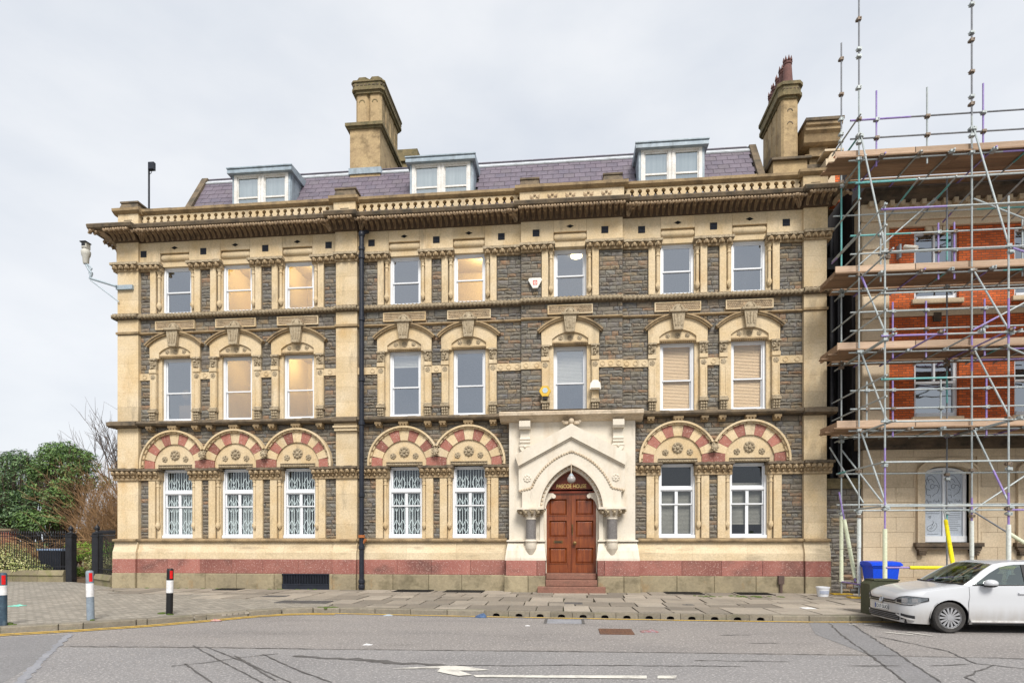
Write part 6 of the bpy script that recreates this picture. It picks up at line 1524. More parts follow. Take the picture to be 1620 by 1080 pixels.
for s in (-1, 1):
    def strip3(P, Q, wd, mat, nm, thick=.03):
        mb = MB(); P, Q = [Vector(W3(*p)) for p in P], [Vector(W3(*q)) for q in Q]; n = len(P)
        vs = [p for p in P] + [q for q in Q] + [p + Vector((0, -s * thick, 0)) for p in P] + [q + Vector((0, -s * thick, 0)) for q in Q]
        fs = [(i, i + 1, n + i + 1, n + i) for i in range(n - 1)] + [(2 * n + i, 3 * n + i, 3 * n + i + 1, 2 * n + i + 1) for i in range(n - 1)] + [(i, 2 * n + i, 2 * n + i + 1, i + 1) for i in range(n - 1)] + [(n + i, n + i + 1, 3 * n + i + 1, 3 * n + i) for i in range(n - 1)]
        mb.add(vs, fs); return part(nm, mb, mat, CAR, True)
    # A pillar and roof rail as one white band over the side glass
    up = [(1.16, .80, .965), (1.36, .765, 1.10), (1.58, .69, 1.255), (1.83, .60, 1.385), (1.98, .622, 1.415), (2.2, .63, 1.435), (2.6, .632, 1.44), (3.0, .63, 1.425), (3.4, .605, 1.38), (3.75, .58, 1.31)]
    lo = [(1.32, .835, .972), (1.50, .79, 1.09), (1.70, .72, 1.215), (1.91, .668, 1.325), (2.05, .652, 1.358), (2.2, .648, 1.378), (2.6, .648, 1.385), (3.0, .645, 1.370), (3.35, .64, 1.325), (3.55, .65, 1.25)]
    strip3([(x, s * y, z) for x, y, z in up], [(x, s * y, z) for x, y, z in lo], 0, M['paint'], 'pillar')
    bl = [(1.30, .835, .97), (1.6, .838, .975), (2.2, .838, .98), (2.8, .838, .985), (3.3, .832, 1.0), (3.62, .80, 1.03)]
    strip3([(3.55, s * .65, 1.25), (3.62, s * .80, 1.03)], [(3.75, s * .58, 1.31), (4.0, s * .74, 1.02)], 0, M['paint'], 'rear_pillar')
    # side glass
    g = MB(); tp = [(1.36, .828, .99)] + lo[1:]; 
    bt = [(1.32 + (3.62 - 1.32) * i / (len(tp) - 1), .832, .968 + .045 * i / (len(tp) - 1)) for i in range(len(tp))]
    g.add([W3(x, s * (y - .012), z) for x, y, z in tp] + [W3(x, s * (y - .012), z) for x, y, z in bt], [(i, i + 1, len(tp) + i + 1, len(tp) + i) for i in range(len(tp) - 1)])
    link('side_window', g.mesh('side_window', M['carglass'], True, False), CAR)
    strip3([(2.33, s * .650, 1.38), (2.29, s * .838, .978)], [(2.43, s * .650, 1.38), (2.41, s * .838, .978)], 0, M['plastic'], 'door_pillar')
    strip3([(x, s * (y + .004), z + .008) for x, y, z in bl], [(x, s * (y + .012), z - .014) for x, y, z in bl], 0, M['plastic'], 'window_seal', .02)
    # mirror
    mb = MB(); mb.blob(W3(1.56, s * .975, 1.02), .13, .11, .078, 12, 8); mr = part('door_mirror', mb, M['paint'], CAR, True)
    mb = MB(); mb.tube(W3(1.52, s * .84, .965), W3(1.54, s * .93, .975), .03, 8); mb.blob(W3(1.565, s * .97, .985), .12, .10, .05, 12, 6); part('mirror_base', mb, M['plastic'], mr, True)
    # door shut lines, handle, side crease, sill strip
    dl = MB()
    for x in (1.22, 2.36, 3.20): dl.pipe([W3(x - (.02 if x < 2 else 0), s * .8935, z) for z in (.27, .5, .62)] + [W3(x, s * .890, .75), W3(x, s * .868, .94)], .004, 4)
    part('door_gap', dl, M['plastic'], CAR)
    for x in (2.12, 3.05): mb = MB(); mb.bbox(CX + x, CX + x + .2, CY + s * .905 - .015, CY + s * .905 + .015, CZ + .80, CZ + .83, .006); part('door_handle', mb, M['paint'], CAR)
    mb = MB(); mb.box(CX + 1.25, CX + 3.12, CY + s * .875 - .012, CY + s * .875 + .012, CZ + .235, CZ + .27); part('sill_trim', mb, M['paint_low'], CAR)
    mb = MB(); q = [(CX + 1.27, CZ + .275), (CX + 3.1, CZ + .275), (CX + 3.1, CZ + .40), (CX + 1.27, CZ + .40)]
    # wheels
    for wx in (FW, RW):
        yw = CY + s * .775; cx_, cz_ = CX + wx, CZ + .316
        mb = MB(); mb.lathe([(.20, -.05), (.20, -.10), (.285, -.105), (.306, -.085), (.316, -.05), (.316, .05), (.306, .085), (.285, .105), (.20, .10), (.20, .05)], (cx_, yw, cz_), 36, 'y'); T_ = part('wheel', mb, M['tyre'], CAR, True)
        o_ = s * .1; mb = MB()
        mb.lathe([(.195, o_ * .95), (.215, o_ * 1.02), (.222, o_ * .9), (.215, o_ * .3), (.19, o_ * .3), (.195, o_ * .95)], (cx_, yw, cz_), 36, 'y', False)
        mb.lathe([(.02, o_ * 1.06), (.06, o_ * 1.04), (.065, o_ * .6), (.02, o_ * .6)], (cx_, yw, cz_), 16, 'y')
        for k in range(14):
            a = 2 * math.pi * k / 14; w1, w2 = .075, .068
            P_ = [(.055 * math.cos(a + w1 * 3.2), .055 * math.sin(a + w1 * 3.2)), (.198 * math.cos(a + w2 * 1.6), .198 * math.sin(a + w2 * 1.6)), (.198 * math.cos(a - w2 * 1.6), .198 * math.sin(a - w2 * 1.6)), (.055 * math.cos(a - w1 * 3.2), .055 * math.sin(a - w1 * 3.2))]
            ya, yb = sorted((yw + o_ * .98, yw + o_ * .75)); mb.prism([(cx_ + p, cz_ + q) for p, q in P_], ya, yb)
        part('wheel_trim', mb, M['rim'], T_)
        mb = MB(); mb.lathe([(.0, o_ * .5), (.2, o_ * .5), (.2, o_ * .3), (0, o_ * .3)], (cx_, yw, cz_), 24, 'y'); part('wheel_disc', mb, M['plastic'], T_)
g = MB(); n = 8; vs = []
for i in range(n + 1):
    u = -1 + 2 * i / n; b = (1 - u * u) * .07
    vs += [W3(1.20 - b * 1.6, .79 * u, .972 + b * .1), W3(1.52 - b * 1.1, .70 * u, 1.20 + .01 * (1 - u * u)), W3(1.84 - b * .5, .595 * u, 1.385 + .02 * (1 - u * u))]
g.add(vs, [(3 * i + j, 3 * i + 3 + j, 3 * i + 4 + j, 3 * i + 1 + j) for i in range(n) for j in range(2)]); link('windscreen', g.mesh('windscreen', M['carglass'], True, False), CAR)
g = MB(); g.add([W3(4.12, -.70, 1.03), W3(4.12, .70, 1.03), W3(3.85, .54, 1.30), W3(3.85, -.54, 1.30)], [(0, 1, 2, 3)]); link('rear_window', g.mesh('rear_window', M['carglass'], recalc=False), CAR)
mb = MB(); mb.box(CX + 1.25, CX + 1.65, CY - .74, CY + .74, CZ + .9, CZ + .985); part('dashboard', mb, M['seat'], CAR)
mb = MB(); mb.pipe([W3(1.15 - .11 * (1 - (k / 6 - 1) ** 2), -.78 + .13 * k, .985) for k in range(13)], .018, 5); part('wiper', mb, M['plastic'], CAR)
for y in (-.36, .36):
    mb = MB(); mb.bbox(CX + 1.9, CX + 2.4, CY + y - .24, CY + y + .24, CZ + .5, CZ + .72, .04); mb.add([W3(2.3, y - .23, .7), W3(2.3, y + .23, .7), W3(2.45, y + .2, 1.15), W3(2.45, y - .2, 1.15), W3(2.42, y - .23, .7), W3(2.42, y + .23, .7), W3(2.55, y + .2, 1.15), W3(2.55, y - .2, 1.15)], [(0, 1, 2, 3), (4, 7, 6, 5), (0, 3, 7, 4), (1, 5, 6, 2), (3, 2, 6, 7), (0, 4, 5, 1)]); mb.blob(W3(2.5, y, 1.23), .06, .13, .09, 8, 5); part('seat', mb, M['seat'], CAR)
mb = MB(); mb.pipe([W3(1.74 + .06 * math.sin(R(a)), .36 + .19 * math.cos(R(a)), .98 + .18 * math.sin(R(a))) for a in range(0, 361, 24)], .014, 5); part('steering_wheel', mb, M['seat'], CAR)
mb = MB(); mb.bbox(CX + 1.78, CX + 1.81, CY - .12, CY + .12, CZ + 1.27, CZ + 1.33, .01); part('rear_view_mirror', mb, M['plastic'], CAR)
for s in (-1, 1):
    mb = MB(); mb.box(CX + 4.10, CX + 4.262, CY + s * .66 - .12, CY + s * .66 + .12, CZ + .82, CZ + .95); part('tail_light', mb, mk('red_lens', (.3, .01, .01), rough=.2, bump=0) if s < 0 else bpy.data.materials['red_lens'], CAR)

# ------------------------------------------------------------------ bins, cabinet, bucket
M['bluebin'] = mk('blue_bin_plastic', (.005, .06, .62), (.007, .07, .66), sc=2, rough=.45, bump=.06)
M['olive'] = mk('olive_cabinet_paint', (.045, .052, .030), (.06, .065, .038), sc=3, rough=.6, bump=.15, stain=(.09, .085, .06), stamt=.5, stsc=(4, 4, 3))
WB = thing('wheelie_bin', 'bright blue two wheeled bin standing among the scaffold poles', 'bin', (9.17, -2.3, 0))
mb = MB(); v = [(8.88, -2.55, .06), (9.46, -2.55, .06), (9.46, -2.08, .06), (8.88, -2.08, .06), (8.80, -2.64, 1.0), (9.54, -2.64, 1.0), (9.54, -1.98, 1.0), (8.80, -1.98, 1.0)]
mb.add(v, [(0, 3, 2, 1), (4, 5, 6, 7), (0, 1, 5, 4), (1, 2, 6, 5), (2, 3, 7, 6), (3, 0, 4, 7)]); mb.bbox(8.78, 9.56, -2.66, -1.97, .95, 1.01, .01); part('bin_body', mb, M['bluebin'], WB)
mb = MB(); mb.xprism([(-2.70, 1.01), (-2.70, 1.06), (-2.55, 1.12), (-2.1, 1.14), (-1.93, 1.10), (-1.93, 1.01)], 8.74, 9.60); part('bin_lid', mb, M['bluebin'], WB)
mb = MB(); mb.tube((8.8, -1.9, 1.03), (9.54, -1.9, 1.03), .02, 8); part('bin_handle', mb, M['bluebin'], WB)
for x in (8.86, 9.44): mb = MB(); mb.lathe([(.0, -.03), (.1, -.03), (.1, .03), (0, .03)], (x, -1.98, .1), 14, 'x'); part('wheel', mb, M['plastic'], WB)
CB = thing('utility_cabinet', 'squat olive green metal cabinet on the kerb in front of the blue bin', 'cabinet', (7.4, -5.9, 0))
mb = MB(); mb.prism([(7.05, -.02), (7.70, -.02), (7.70, .80), (7.15, .80), (7.05, .72)], -6.14, -5.70); part('cabinet_body', mb, M['olive'], CB)
mb = MB(); mb.prism([(7.15, .80), (7.14, .83), (7.72, .83), (7.72, .80)], -6.16, -5.68); mb.box(7.36, 7.38, -6.145, -6.13, .05, .76); mb.box(7.58, 7.61, -6.16, -6.13, .42, .5); part('cabinet_door', mb, M['olive'], CB)
BK = thing('plastic_tub', 'small white plastic tub on the paving at the end of the stone building', 'bucket', (7.88, -1.46, 0))
mb = MB(); mb.lathe([(.155, 0), (.19, .26), (.205, .26), (.205, .30), (.185, .30), (.15, .03), (.0, .03)], (7.88, -1.46, .006), 20); part('tub', mb, M['white'], BK, True)
mb = MB(); mb.lathe([(.176, .09), (.190, .20)], (7.88, -1.46, .006), 20) if False else mb.add([(7.88 + .178 * math.sin(R(a)), -1.46 - .178 * math.cos(R(a)), .09) for a in range(-50, 51, 10)] + [(7.88 + .188 * math.sin(R(a)), -1.46 - .188 * math.cos(R(a)), .19) for a in range(-50, 51, 10)], [(i, i + 1, i + 12, i + 11) for i in range(10)]); link('tub_label', mb.mesh('tub_label', mk('grey_blue_label', (.38, .42, .52), sc=8, bump=0), True, False), BK)

# ------------------------------------------------------------------ bollards
M['red'] = mk('red_reflector', (.62, .012, .012), rough=.3, bump=0)
M['bwhite'] = mk('white_band', (.70, .70, .71), rough=.5, bump=.05, stain=(.4, .38, .35), stamt=.4, stsc=(5, 5, 5))
M['bblack'] = mk('black_bollard', (.012, .012, .013), rough=.5, bump=.05)
M['bgrey'] = mk('grey_bollard', (.24, .29, .34), (.20, .24, .29), sc=4, rough=.6, bump=.1, stain=(.12, .14, .15), stamt=.5, stsc=(6, 6, 3))
M['bblue'] = mk('blue_black_bollard', (.03, .05, .075), (.06, .11, .15), sc=5, rough=.55, bump=.1, stain=(.25, .33, .38), stamt=.6, stsc=(6, 6, 6), stth=.55)
def bollard(x, y, lean, body, label, h=1.08, r=.074, zw=(.50, .80)):
    o = thing('bollard', label, 'bollard', (x, y, 0), 'bollards along the corner kerb')
    def loc(nm, mb, m, sm=True):
        q = bpy.data.objects.new(nm, mb.mesh(nm, m, sm)); C.objects.link(q); q.parent = o; return q
    mb = MB(); mb.lathe([(r, -.03), (r, h - .06), (r * .96, h - .02), (r * .7, h), (0, h + .004)], (0, 0, 0), 20); loc('post', mb, body)
    mb = MB(); mb.lathe([(r + .003, zw[0]), (r + .003, zw[1])], (0, 0, 0), 20); loc('white_band', mb, M['bwhite'])
    mb = MB(); a0 = math.radians(-60); vs = []
    for k in range(7):
        a = a0 + k * R(8)
        vs += [((r + .005) * math.cos(a), (r + .005) * math.sin(a), h - .24), ((r + .005) * math.cos(a), (r + .005) * math.sin(a), h - .05)]
    mb.add(vs, [(2 * k, 2 * k + 2, 2 * k + 3, 2 * k + 1) for k in range(6)]); loc('reflector', mb, M['red'])
    o.rotation_euler = (0, lean, 0)
bollard(-9.54, -7.56, R(1.2), M['bblack'], 'black bollard with one white band, nearest the stone building')
bollard(-10.59, -8.7, R(-1.4), M['bgrey'], 'pale grey bollard with one white band, between the black and blue ones')
bollard(-11.69, -9.7, 0, M['bblue'], 'scuffed blue black bollard at the left edge of the pavement', zw=(.62, .82))

# ------------------------------------------------------------------ fittings on the stone building
M['camw'] = mk('camera_housing', (.52, .51, .46), (.44, .43, .39), sc=4, rough=.5, bump=.1)
M['bracket'] = mk('galvanised_bracket', (.30, .37, .42), (.38, .43, .47), sc=4, rough=.5, metal=.2, bump=.1)
CV = thing('security_camera', 'pale dome camera on a long bracket reaching left off the stone building corner', 'camera', (-16.75, -.3, 11.1))
mb = MB(); mb.box(-16.85, -16.20, -.26, -.16, 11.10, 11.26); mb.tube((-16.8, -.3, 11.2), (-17.68, -.5, 11.45), .045, 8); mb.tube((-16.75, -.22, 10.65), (-17.66, -.5, 11.38), .022, 8); part('bracket', mb, M['bracket'], CV)
mb = MB(); mb.pipe([(-17.68, -.5, 11.42), (-17.6, -.5, 11.62), (-17.72, -.5, 11.76), (-17.84, -.5, 11.98)], .045, 8); mb.pipe([(-17.62, -.5, 11.45), (-17.7, -.52, 11.65), (-17.6, -.5, 11.8), (-17.8, -.5, 12.0)], .025, 6); part('camera_arm', mb, M['bracket'], CV)
mb = MB(); mb.lathe([(.08, 11.98), (.10, 12.02), (.115, 12.22), (.15, 12.30), (.165, 12.42), (.12, 12.50), (.06, 12.56)], (-17.84, -.5, 0), 14); mb.bbox(-17.94, -17.74, -.62, -.40, 12.53, 12.74, .03); part('camera_head', mb, M['camw'], CV, True)
mb = MB(); mb.box(-17.91, -17.77, -.628, -.615, 12.61, 12.70); mb.box(-17.96, -17.72, -.66, -.38, 12.735, 12.77); part('camera_window', mb, M['iron'], CV)
FL = thing('floodlight', 'small floodlight on a thin mast above the left parapet of the stone building', 'lamp', (-16.02, .4, 14.1))
mb = MB(); mb.tube((-16.02, .4, 13.3), (-16.02, .4, 16.15), .035, 8); part('mast', mb, M['iron_blue'], FL)
mb = MB(); mb.bbox(-15.99, -15.76, .28, .42, 15.86, 16.15, .02); mb.tube((-16.02, .4, 15.9), (-15.9, .4, 15.9), .02, 6); part('lamp_head', mb, M['iron_blue'], FL)
mb = MB(); mb.pipe([(-15.85, .35, 15.86), (-15.9, .36, 15.75), (-16.0, .37, 15.72)], .012, 5); part('cable', mb, M['iron'], FL)
def alarm(nm, label, cat, x, y, z, poly, m, dep=.11):
    o = thing(nm, label, cat, (x, y, z)); mb = MB(); mb.prism([(x + a, z + b) for a, b in poly], y - dep, y); part('housing', mb, m, o); return o
hexa = lambda r, ra=0: [(r * math.cos(R(60 * k + ra)), r * math.sin(R(60 * k + ra))) for k in range(6)]
M['abox'] = mk('white_alarm_plastic', (.72, .70, .64), rough=.45, bump=.03); M['ayel'] = mk('yellow_alarm_plastic', (.62, .40, .05), rough=.45, bump=.03, stain=(.4, .28, .1), stamt=.4, stsc=(6, 6, 6))
a1 = alarm('alarm_box', 'white three sided alarm box high on the rubble beside the top middle window', 'alarm', -1.2, -.15, 10.68, [(-.24, .12), (-.20, .19), (.20, .19), (.24, .12), (.08, -.16), (-.08, -.16)], M['abox'])
mb = MB(); mb.box(-1.27, -1.25, -.268, -.26, 10.63, 10.78); mb.box(-1.15, -1.13, -.268, -.26, 10.63, 10.78); mb.box(-1.25, -1.15, -.268, -.26, 10.76, 10.78); mb.box(-1.25, -1.15, -.268, -.26, 10.63, 10.65); mb.box(-1.22, -1.18, -.268, -.26, 10.69, 10.72); part('red_mark', mb, M['red'], a1)
a2 = alarm('alarm_box', 'yellow hexagonal alarm box on the left jamb above the porch', 'alarm', -.85, -.28, 6.90, hexa(.205), M['ayel'])
mb = MB(); mb.prism([(-.85 + a, 6.92 + b) for a, b in hexa(.10)], -.40, -.38); part('face_plate', mb, mk('pale_blue_label', (.42, .52, .58), bump=0), a2)
mb = MB(); mb.box(-.93, -.77, -.38, -.28, 6.62, 6.70); part('sounder', mb, M['iron'], a2)
a3 = alarm('alarm_box', 'plain white bell shaped alarm box on the right jamb above the porch', 'alarm', .87, -.28, 7.05, [(-.19, -.12), (.19, -.12), (.17, .08), (.08, .19), (-.08, .19), (-.17, .08)], M['abox'])
mb = MB(); mb.box(.72, 1.02, -.395, -.385, 6.94, 6.97); part('cover_seam', mb, M['tan_weathered'], a3)
LP = thing('pendant_lamp', 'grey globe lamp hanging in the pointed arch over the wooden doors', 'lamp', (PX, -.62, 4.1))
mb = MB(); mb.tube((PX, -.66, 4.32), (PX, -.66, 3.98), .016, 8); mb.tube((PX, -.66, 4.32), (PX, -.5, 4.42), .016, 8); part('stem', mb, M['stucco_top'], LP)
mb = MB(); mb.lathe([(.03, 4.02), (.07, 3.97), (.09, 3.93)], (PX, -.66, 0), 14); part('gallery', mb, M['bracket'], LP)
mb = MB(); mb.blob((PX, -.66, 3.82), .145, .145, .14, 18, 12); part('globe', mb, mk('smoky_globe', (.34, .32, .31), rough=.2, bump=0, coat=.6), LP, True)
NC = thing('security_camera', 'small white camera on the orange brick wall left of the upper window', 'camera', (10.95, -.1, 11.3))
mb = MB(); mb.box(10.86, 10.92, -.1, .1, 11.1, 11.55); mb.tube((10.9, 0, 11.3), (11.0, -.3, 11.25), .03, 8); part('bracket', mb, M['bracket'], NC)
mb = MB(); mb.tube((10.95, -.22, 11.38), (11.15, -.55, 11.18), .075, 10); part('camera_body', mb, M['abox'], NC)

# ------------------------------------------------------------------ litter
M['paper'] = mk('white_paper', (.68, .68, .68), bump=.2); M['tealp'] = mk('teal_wrapper', (.10, .50, .38), (.3, .62, .52), sc=10, bump=.3); M['bluebag'] = mk('blue_bag', (.08, .14, .26), (.04, .06, .12), sc=12, rough=.35, bump=.4); M['can'] = mk('crushed_can_metal', (.30, .28, .30), (.36, .06, .05), sc=12, rough=.35, metal=.3, bump=.2)
def scrap(nm, label, cat, x, y, z, sx, sy, sz, m, seed):
    g = random.Random(seed); mb = MB(); n = 5; vs = []
    for j in range(n):
        for i in range(n): vs.append((x + (i / (n - 1) - .5) * sx + g.uniform(-.1, .1) * sx, y + (j / (n - 1) - .5) * sy + g.uniform(-.1, .1) * sy, z + g.uniform(.15, 1) * sz * (1 if 0 < i < n - 1 and 0 < j < n - 1 else .35)))
    k = len(vs); vs += [(a, b, z + .002) for a, b, c in vs]
    fs = [(j * n + i, j * n + i + 1, (j + 1) * n + i + 1, (j + 1) * n + i) for j in range(n - 1) for i in range(n - 1)]
    fs += [tuple(v + k for v in reversed(f)) for f in fs]
    rim = [i for i in range(n)] + [j * n + n - 1 for j in range(1, n)] + [n * (n - 1) + i for i in range(n - 2, -1, -1)] + [j * n for j in range(n - 2, 0, -1)]
    fs += [(rim[i], rim[i] + k, rim[(i + 1) % len(rim)] + k, rim[(i + 1) % len(rim)]) for i in range(len(rim))]
    mb.add(vs, fs); tag(part(nm, mb, m), label, cat)
scrap('wrapper', 'teal wrapper lying on the block paving at the left', 'litter', -14.8, -6.3, -.01, .40, .26, .05, M['tealp'], 1)
scrap('plastic_bag', 'crumpled blue bag in the gutter against the drain kerb', 'litter', -2.15, -6.62, ROADZ, .26, .2, .11, M['bluebag'], 2)
scrap('paper_scrap', 'pale blue paper scrap in the gutter right of the drainpipe', 'litter', -4.5, -6.5, ROADZ, .2, .12, .03, mk('pale_blue_paper', (.36, .42, .48), bump=.2), 3)
scrap('drink_can', 'crushed red and silver can on the road beside the rusty cover', 'litter', 1.62, -8.55, ROADZ, .34, .20, .06, M['can'], 4)
scrap('paper_scrap', 'small white paper on the road left of the rusty cover', 'litter', -.92, -7.95, ROADZ, .10, .10, .02, M['paper'], 5)
scrap('paper_scrap', 'white paper on the flagstones near the scaffold', 'litter', 6.1, -4.95, .004, .34, .3, .03, M['paper'], 6)
scrap('paper_scrap', 'white scrap on the road above the tar smear', 'litter', -3.6, -10.6, ROADZ, .14, .1, .02, M['paper'], 7)
scrap('wrapper', 'red wrapper on the yellow line by the black bollard', 'litter', -8.15, -7.9, ROADZ + .01, .22, .14, .05, mk('red_wrapper', (.42, .10, .08), (.5, .4, .36), sc=14, bump=.2), 8)
scrap('wrapper', 'dark leaf litter on a flagstone below the right windows', 'litter', 3.2, -4.4, .004, .28, .2, .03, M['crack'], 9)
# ------------------------------------------------------------------ garden on the left: railings, gate posts, shrubs and trees
def leafmat(name, cols, rough=.5): return mk(name, cols[0], rnd='attr', ramp=cols, rough=rough, bump=0, spec=.4)
M['lf_ever'] = leafmat('evergreen_leaf', [(.07, .13, .04), (.045, .095, .033), (.10, .175, .05), (.04, .08, .03), (.14, .22, .10), (.065, .12, .06)])
M['lf_ever2'] = leafmat('brighter_evergreen_leaf', [(.10, .19, .04), (.07, .14, .035), (.14, .24, .055), (.05, .10, .03), (.17, .27, .09), (.09, .16, .05)])
M['lf_var'] = leafmat('variegated_leaf', [(.40, .41, .15), (.52, .50, .26), (.26, .31, .10), (.46, .45, .20), (.17, .22, .07)])
M['lf_bright'] = leafmat('bright_green_leaf', [(.19, .34, .035), (.24, .40, .04), (.12, .25, .03)])
M['lf_ol'] = leafmat('olive_leaf', [(.11, .12, .04), (.08, .10, .03), (.15, .15, .06)])
M['bark'] = mk('bark', (.11, .08, .055), (.07, .055, .04), sc=6, bump=.6)
M['twig_b'] = mk('brown_twig', (.33, .205, .105), (.24, .145, .075), sc=6, bump=.2, rnd='attr', ramt=.3)
M['twig_g'] = mk('grey_twig', (.13, .105, .095), (.09, .075, .07), sc=6, bump=.2)
def leaves(mb, c, rad, n, size, g, shell=.55, asp=.55, up=.35):
    for _ in range(n):
        d = Vector((g.gauss(0, 1), g.gauss(0, 1), g.gauss(0, 1))).normalized(); rr = g.uniform(shell, 1.03) ** .6
        p = Vector(c) + Vector((d.x * rad[0], d.y * rad[1], d.z * rad[2])) * rr
        if p.z < .12: continue
        nrm = (d + Vector((g.gauss(0, .5), g.gauss(0, .5), g.gauss(0, .5) + up))).normalized()
        u = nrm.cross(Vector((g.gauss(0, 1), g.gauss(0, 1), g.gauss(0, 1)))).normalized(); v = nrm.cross(u); s = size * g.uniform(.6, 1.3)
        a, b = u * s, v * s * asp
        mb.add([p - a, p - b * .9 + nrm * s * .12, p + a, p + b * .9 + nrm * s * .12], [(0, 1, 2, 3)], g.random())
def limbs(mb, p, d, L_, r, lev, g, spread=.5, up=.1):
    p = Vector(p); d = Vector(d).normalized(); n = 3; q = p
    for i in range(n):
        d2 = (d + Vector((g.gauss(0, .1), g.gauss(0, .1), g.gauss(0, .1) + up * .3))).normalized(); q2 = q + d2 * L_ / n
        mb.tube(q, q2, r * (1 - i * .2), 5 if lev > 1 else 3, r * (1 - (i + 1) * .2), cap=False); q, d = q2, d2
        if lev > 0:
            for _ in range(1 if i < n - 1 else 2):
                dd = (d + Vector((g.gauss(0, spread), g.gauss(0, spread), g.gauss(0, spread) + up))).normalized()
                limbs(mb, q, dd, L_ * g.uniform(.55, .8), r * .55, lev - 1, g, spread, up)
g = random.Random(5)
def bush(nm, label, cat, lobes, n, size, mat, seed, asp=.55, stem=None, up=.35):
    g = random.Random(seed); c0 = lobes[0][0]; o = thing(nm, label, cat, (c0[0], c0[1], 0))
    mb = MB()
    tot = sum(l[1][0] * l[1][2] for l in lobes)
    for c, rad in lobes: leaves(mb, c, rad, int(n * rad[0] * rad[2] / tot), size, g, .45, asp, up)
    q = link('crown', mb.mesh('crown', mat, recalc=False), o)
    mb = MB()
    for c, rad in lobes:
        b = Vector((c0[0] + (c[0] - c0[0]) * .3, c0[1] + (c[1] - c0[1]) * .3, .0))
        mb.tube(b, Vector(c), .05 if stem is None else stem, 5, .02)
        for _ in range(6):
            e = Vector(c) + Vector((g.uniform(-.8, .8) * rad[0], g.uniform(-.8, .8) * rad[1], g.uniform(-.2, .8) * rad[2])); mb.tube(Vector(c) * .5 + b * .5, e, .025, 4, .008)
    part('trunk', mb, M['bark'], o); return o
# evergreen trees
def lobify(lobes, seed, k=7):
    g = random.Random(seed); o_ = []
    for c, rad in lobes:
        o_.append((c, tuple(r * .72 for r in rad)))
        for _ in range(k):
            d = Vector((g.gauss(0, 1), g.gauss(0, 1) - .6, g.gauss(0, .8) + .25)).normalized(); f = g.uniform(.30, .5)
            o_.append(((c[0] + d.x * rad[0] * .78, c[1] + d.y * rad[1] * .78, c[2] + d.z * rad[2] * .8), (rad[0] * f, rad[1] * f, rad[2] * f * .85)))
    return o_
E1 = [((-29.8, 9, 5.0), (1.7, 1.6, 1.3)), ((-31.9, 9.4, 5.2), (1.5, 1.6, 1.3)), ((-30.2, 8.2, 3.7), (2.1, 1.5, 1.2)), ((-28.4, 8.0, 3.4), (1.4, 1.3, 1.1)), ((-32.3, 8.6, 3.3), (1.7, 1.4, 1.4)), ((-30.9, 9.6, 6.0), (1.1, 1.1, .8)), ((-29.4, 9.2, 6.1), (.8, .8, .55)), ((-31.5, 7.8, 2.2), (1.9, 1.2, 1.0)), ((-29.2, 7.6, 2.4), (1.8, 1.2, .9))]
bush('evergreen_tree', 'broad dark evergreen tree at the far left behind the railings', 'tree', lobify(E1, 3), 19000, .085, M['lf_ever'], 21, .42, .05, .75)
E2 = [((-27.1, 8.6, 5.9), (1.5, 1.4, 1.0)), ((-26.0, 8.5, 6.2), (.9, .9, .6)), ((-25.9, 8.4, 5.0), (1.2, 1.3, 1.0)), ((-27.9, 8.2, 4.7), (1.1, 1.2, 1.0)), ((-26.6, 7.8, 3.7), (1.2, 1.2, 1.1)), ((-27.3, 9.2, 6.5), (1.1, 1.0, .6)), ((-27.2, 7.5, 2.6), (1.6, 1.1, .8))]
bush('evergreen_tree', 'taller bright topped evergreen tree beside the bare brown shrub', 'tree', lobify(E2, 4), 13000, .085, M['lf_ever2'], 22, .42, .05, .75)
bush('hedge', 'low dark hedge behind the bare brown shrub beside the building', 'hedge', lobify([((-26.5, 12, 1.9), (1.6, .8, 1.5)), ((-24.6, 12.2, 2.0), (1.5, .8, 1.6)), ((-28.6, 12, 1.7), (1.5, .8, 1.3))], 8, 4), 7000, .10, M['lf_ever'], 25, .42, .05, .6)
# bare brown multi-stemmed shrub
o = thing('bare_shrub', 'leafless brown shrub of many upright twigs against the building corner', 'shrub', (-23.9, 8.0, 0))
mb = MB(); g = random.Random(9)
for k in range(950):
    bx, by = -23.7 + g.gauss(0, .75), 8.4 + g.gauss(0, .5); L_ = g.uniform(2.4, 5.8); lx = g.gauss(.0, .32) - .05; ly = g.gauss(0, .25)
    p = Vector((bx, by, .1)); d = Vector((lx * .5, ly * .5, 1)).normalized(); nseg = 5; r = g.uniform(.011, .02); att = g.random()
    for i in range(nseg):
        q = p + d * L_ / nseg; n0 = len(mb.f); mb.tube(p, q, r * (1 - i * .16), 3, r * (1 - (i + 1) * .16), cap=False); mb.a += [att] * (len(mb.f) - n0)
        if i > 1:
            for _ in range(2):
                e = q + (d + Vector((g.gauss(0, .5), g.gauss(0, .5), g.gauss(0, .3)))).normalized() * g.uniform(.25, .7); n0 = len(mb.f); mb.tube(q, e, r * .5, 3, r * .2, cap=False); mb.a += [att] * (len(mb.f) - n0)
        p = q; d = (d + Vector((lx * .35 + g.gauss(0, .07), ly * .3 + g.gauss(0, .07), -.02 * i))).normalized()
part('twig_mass', mb, M['twig_b'], o, kind='stuff')
o = thing('bare_shrub', 'low arching brown shrub sprawling over the railings below the evergreens', 'shrub', (-24.9, 4.6, 0))
mb = MB()
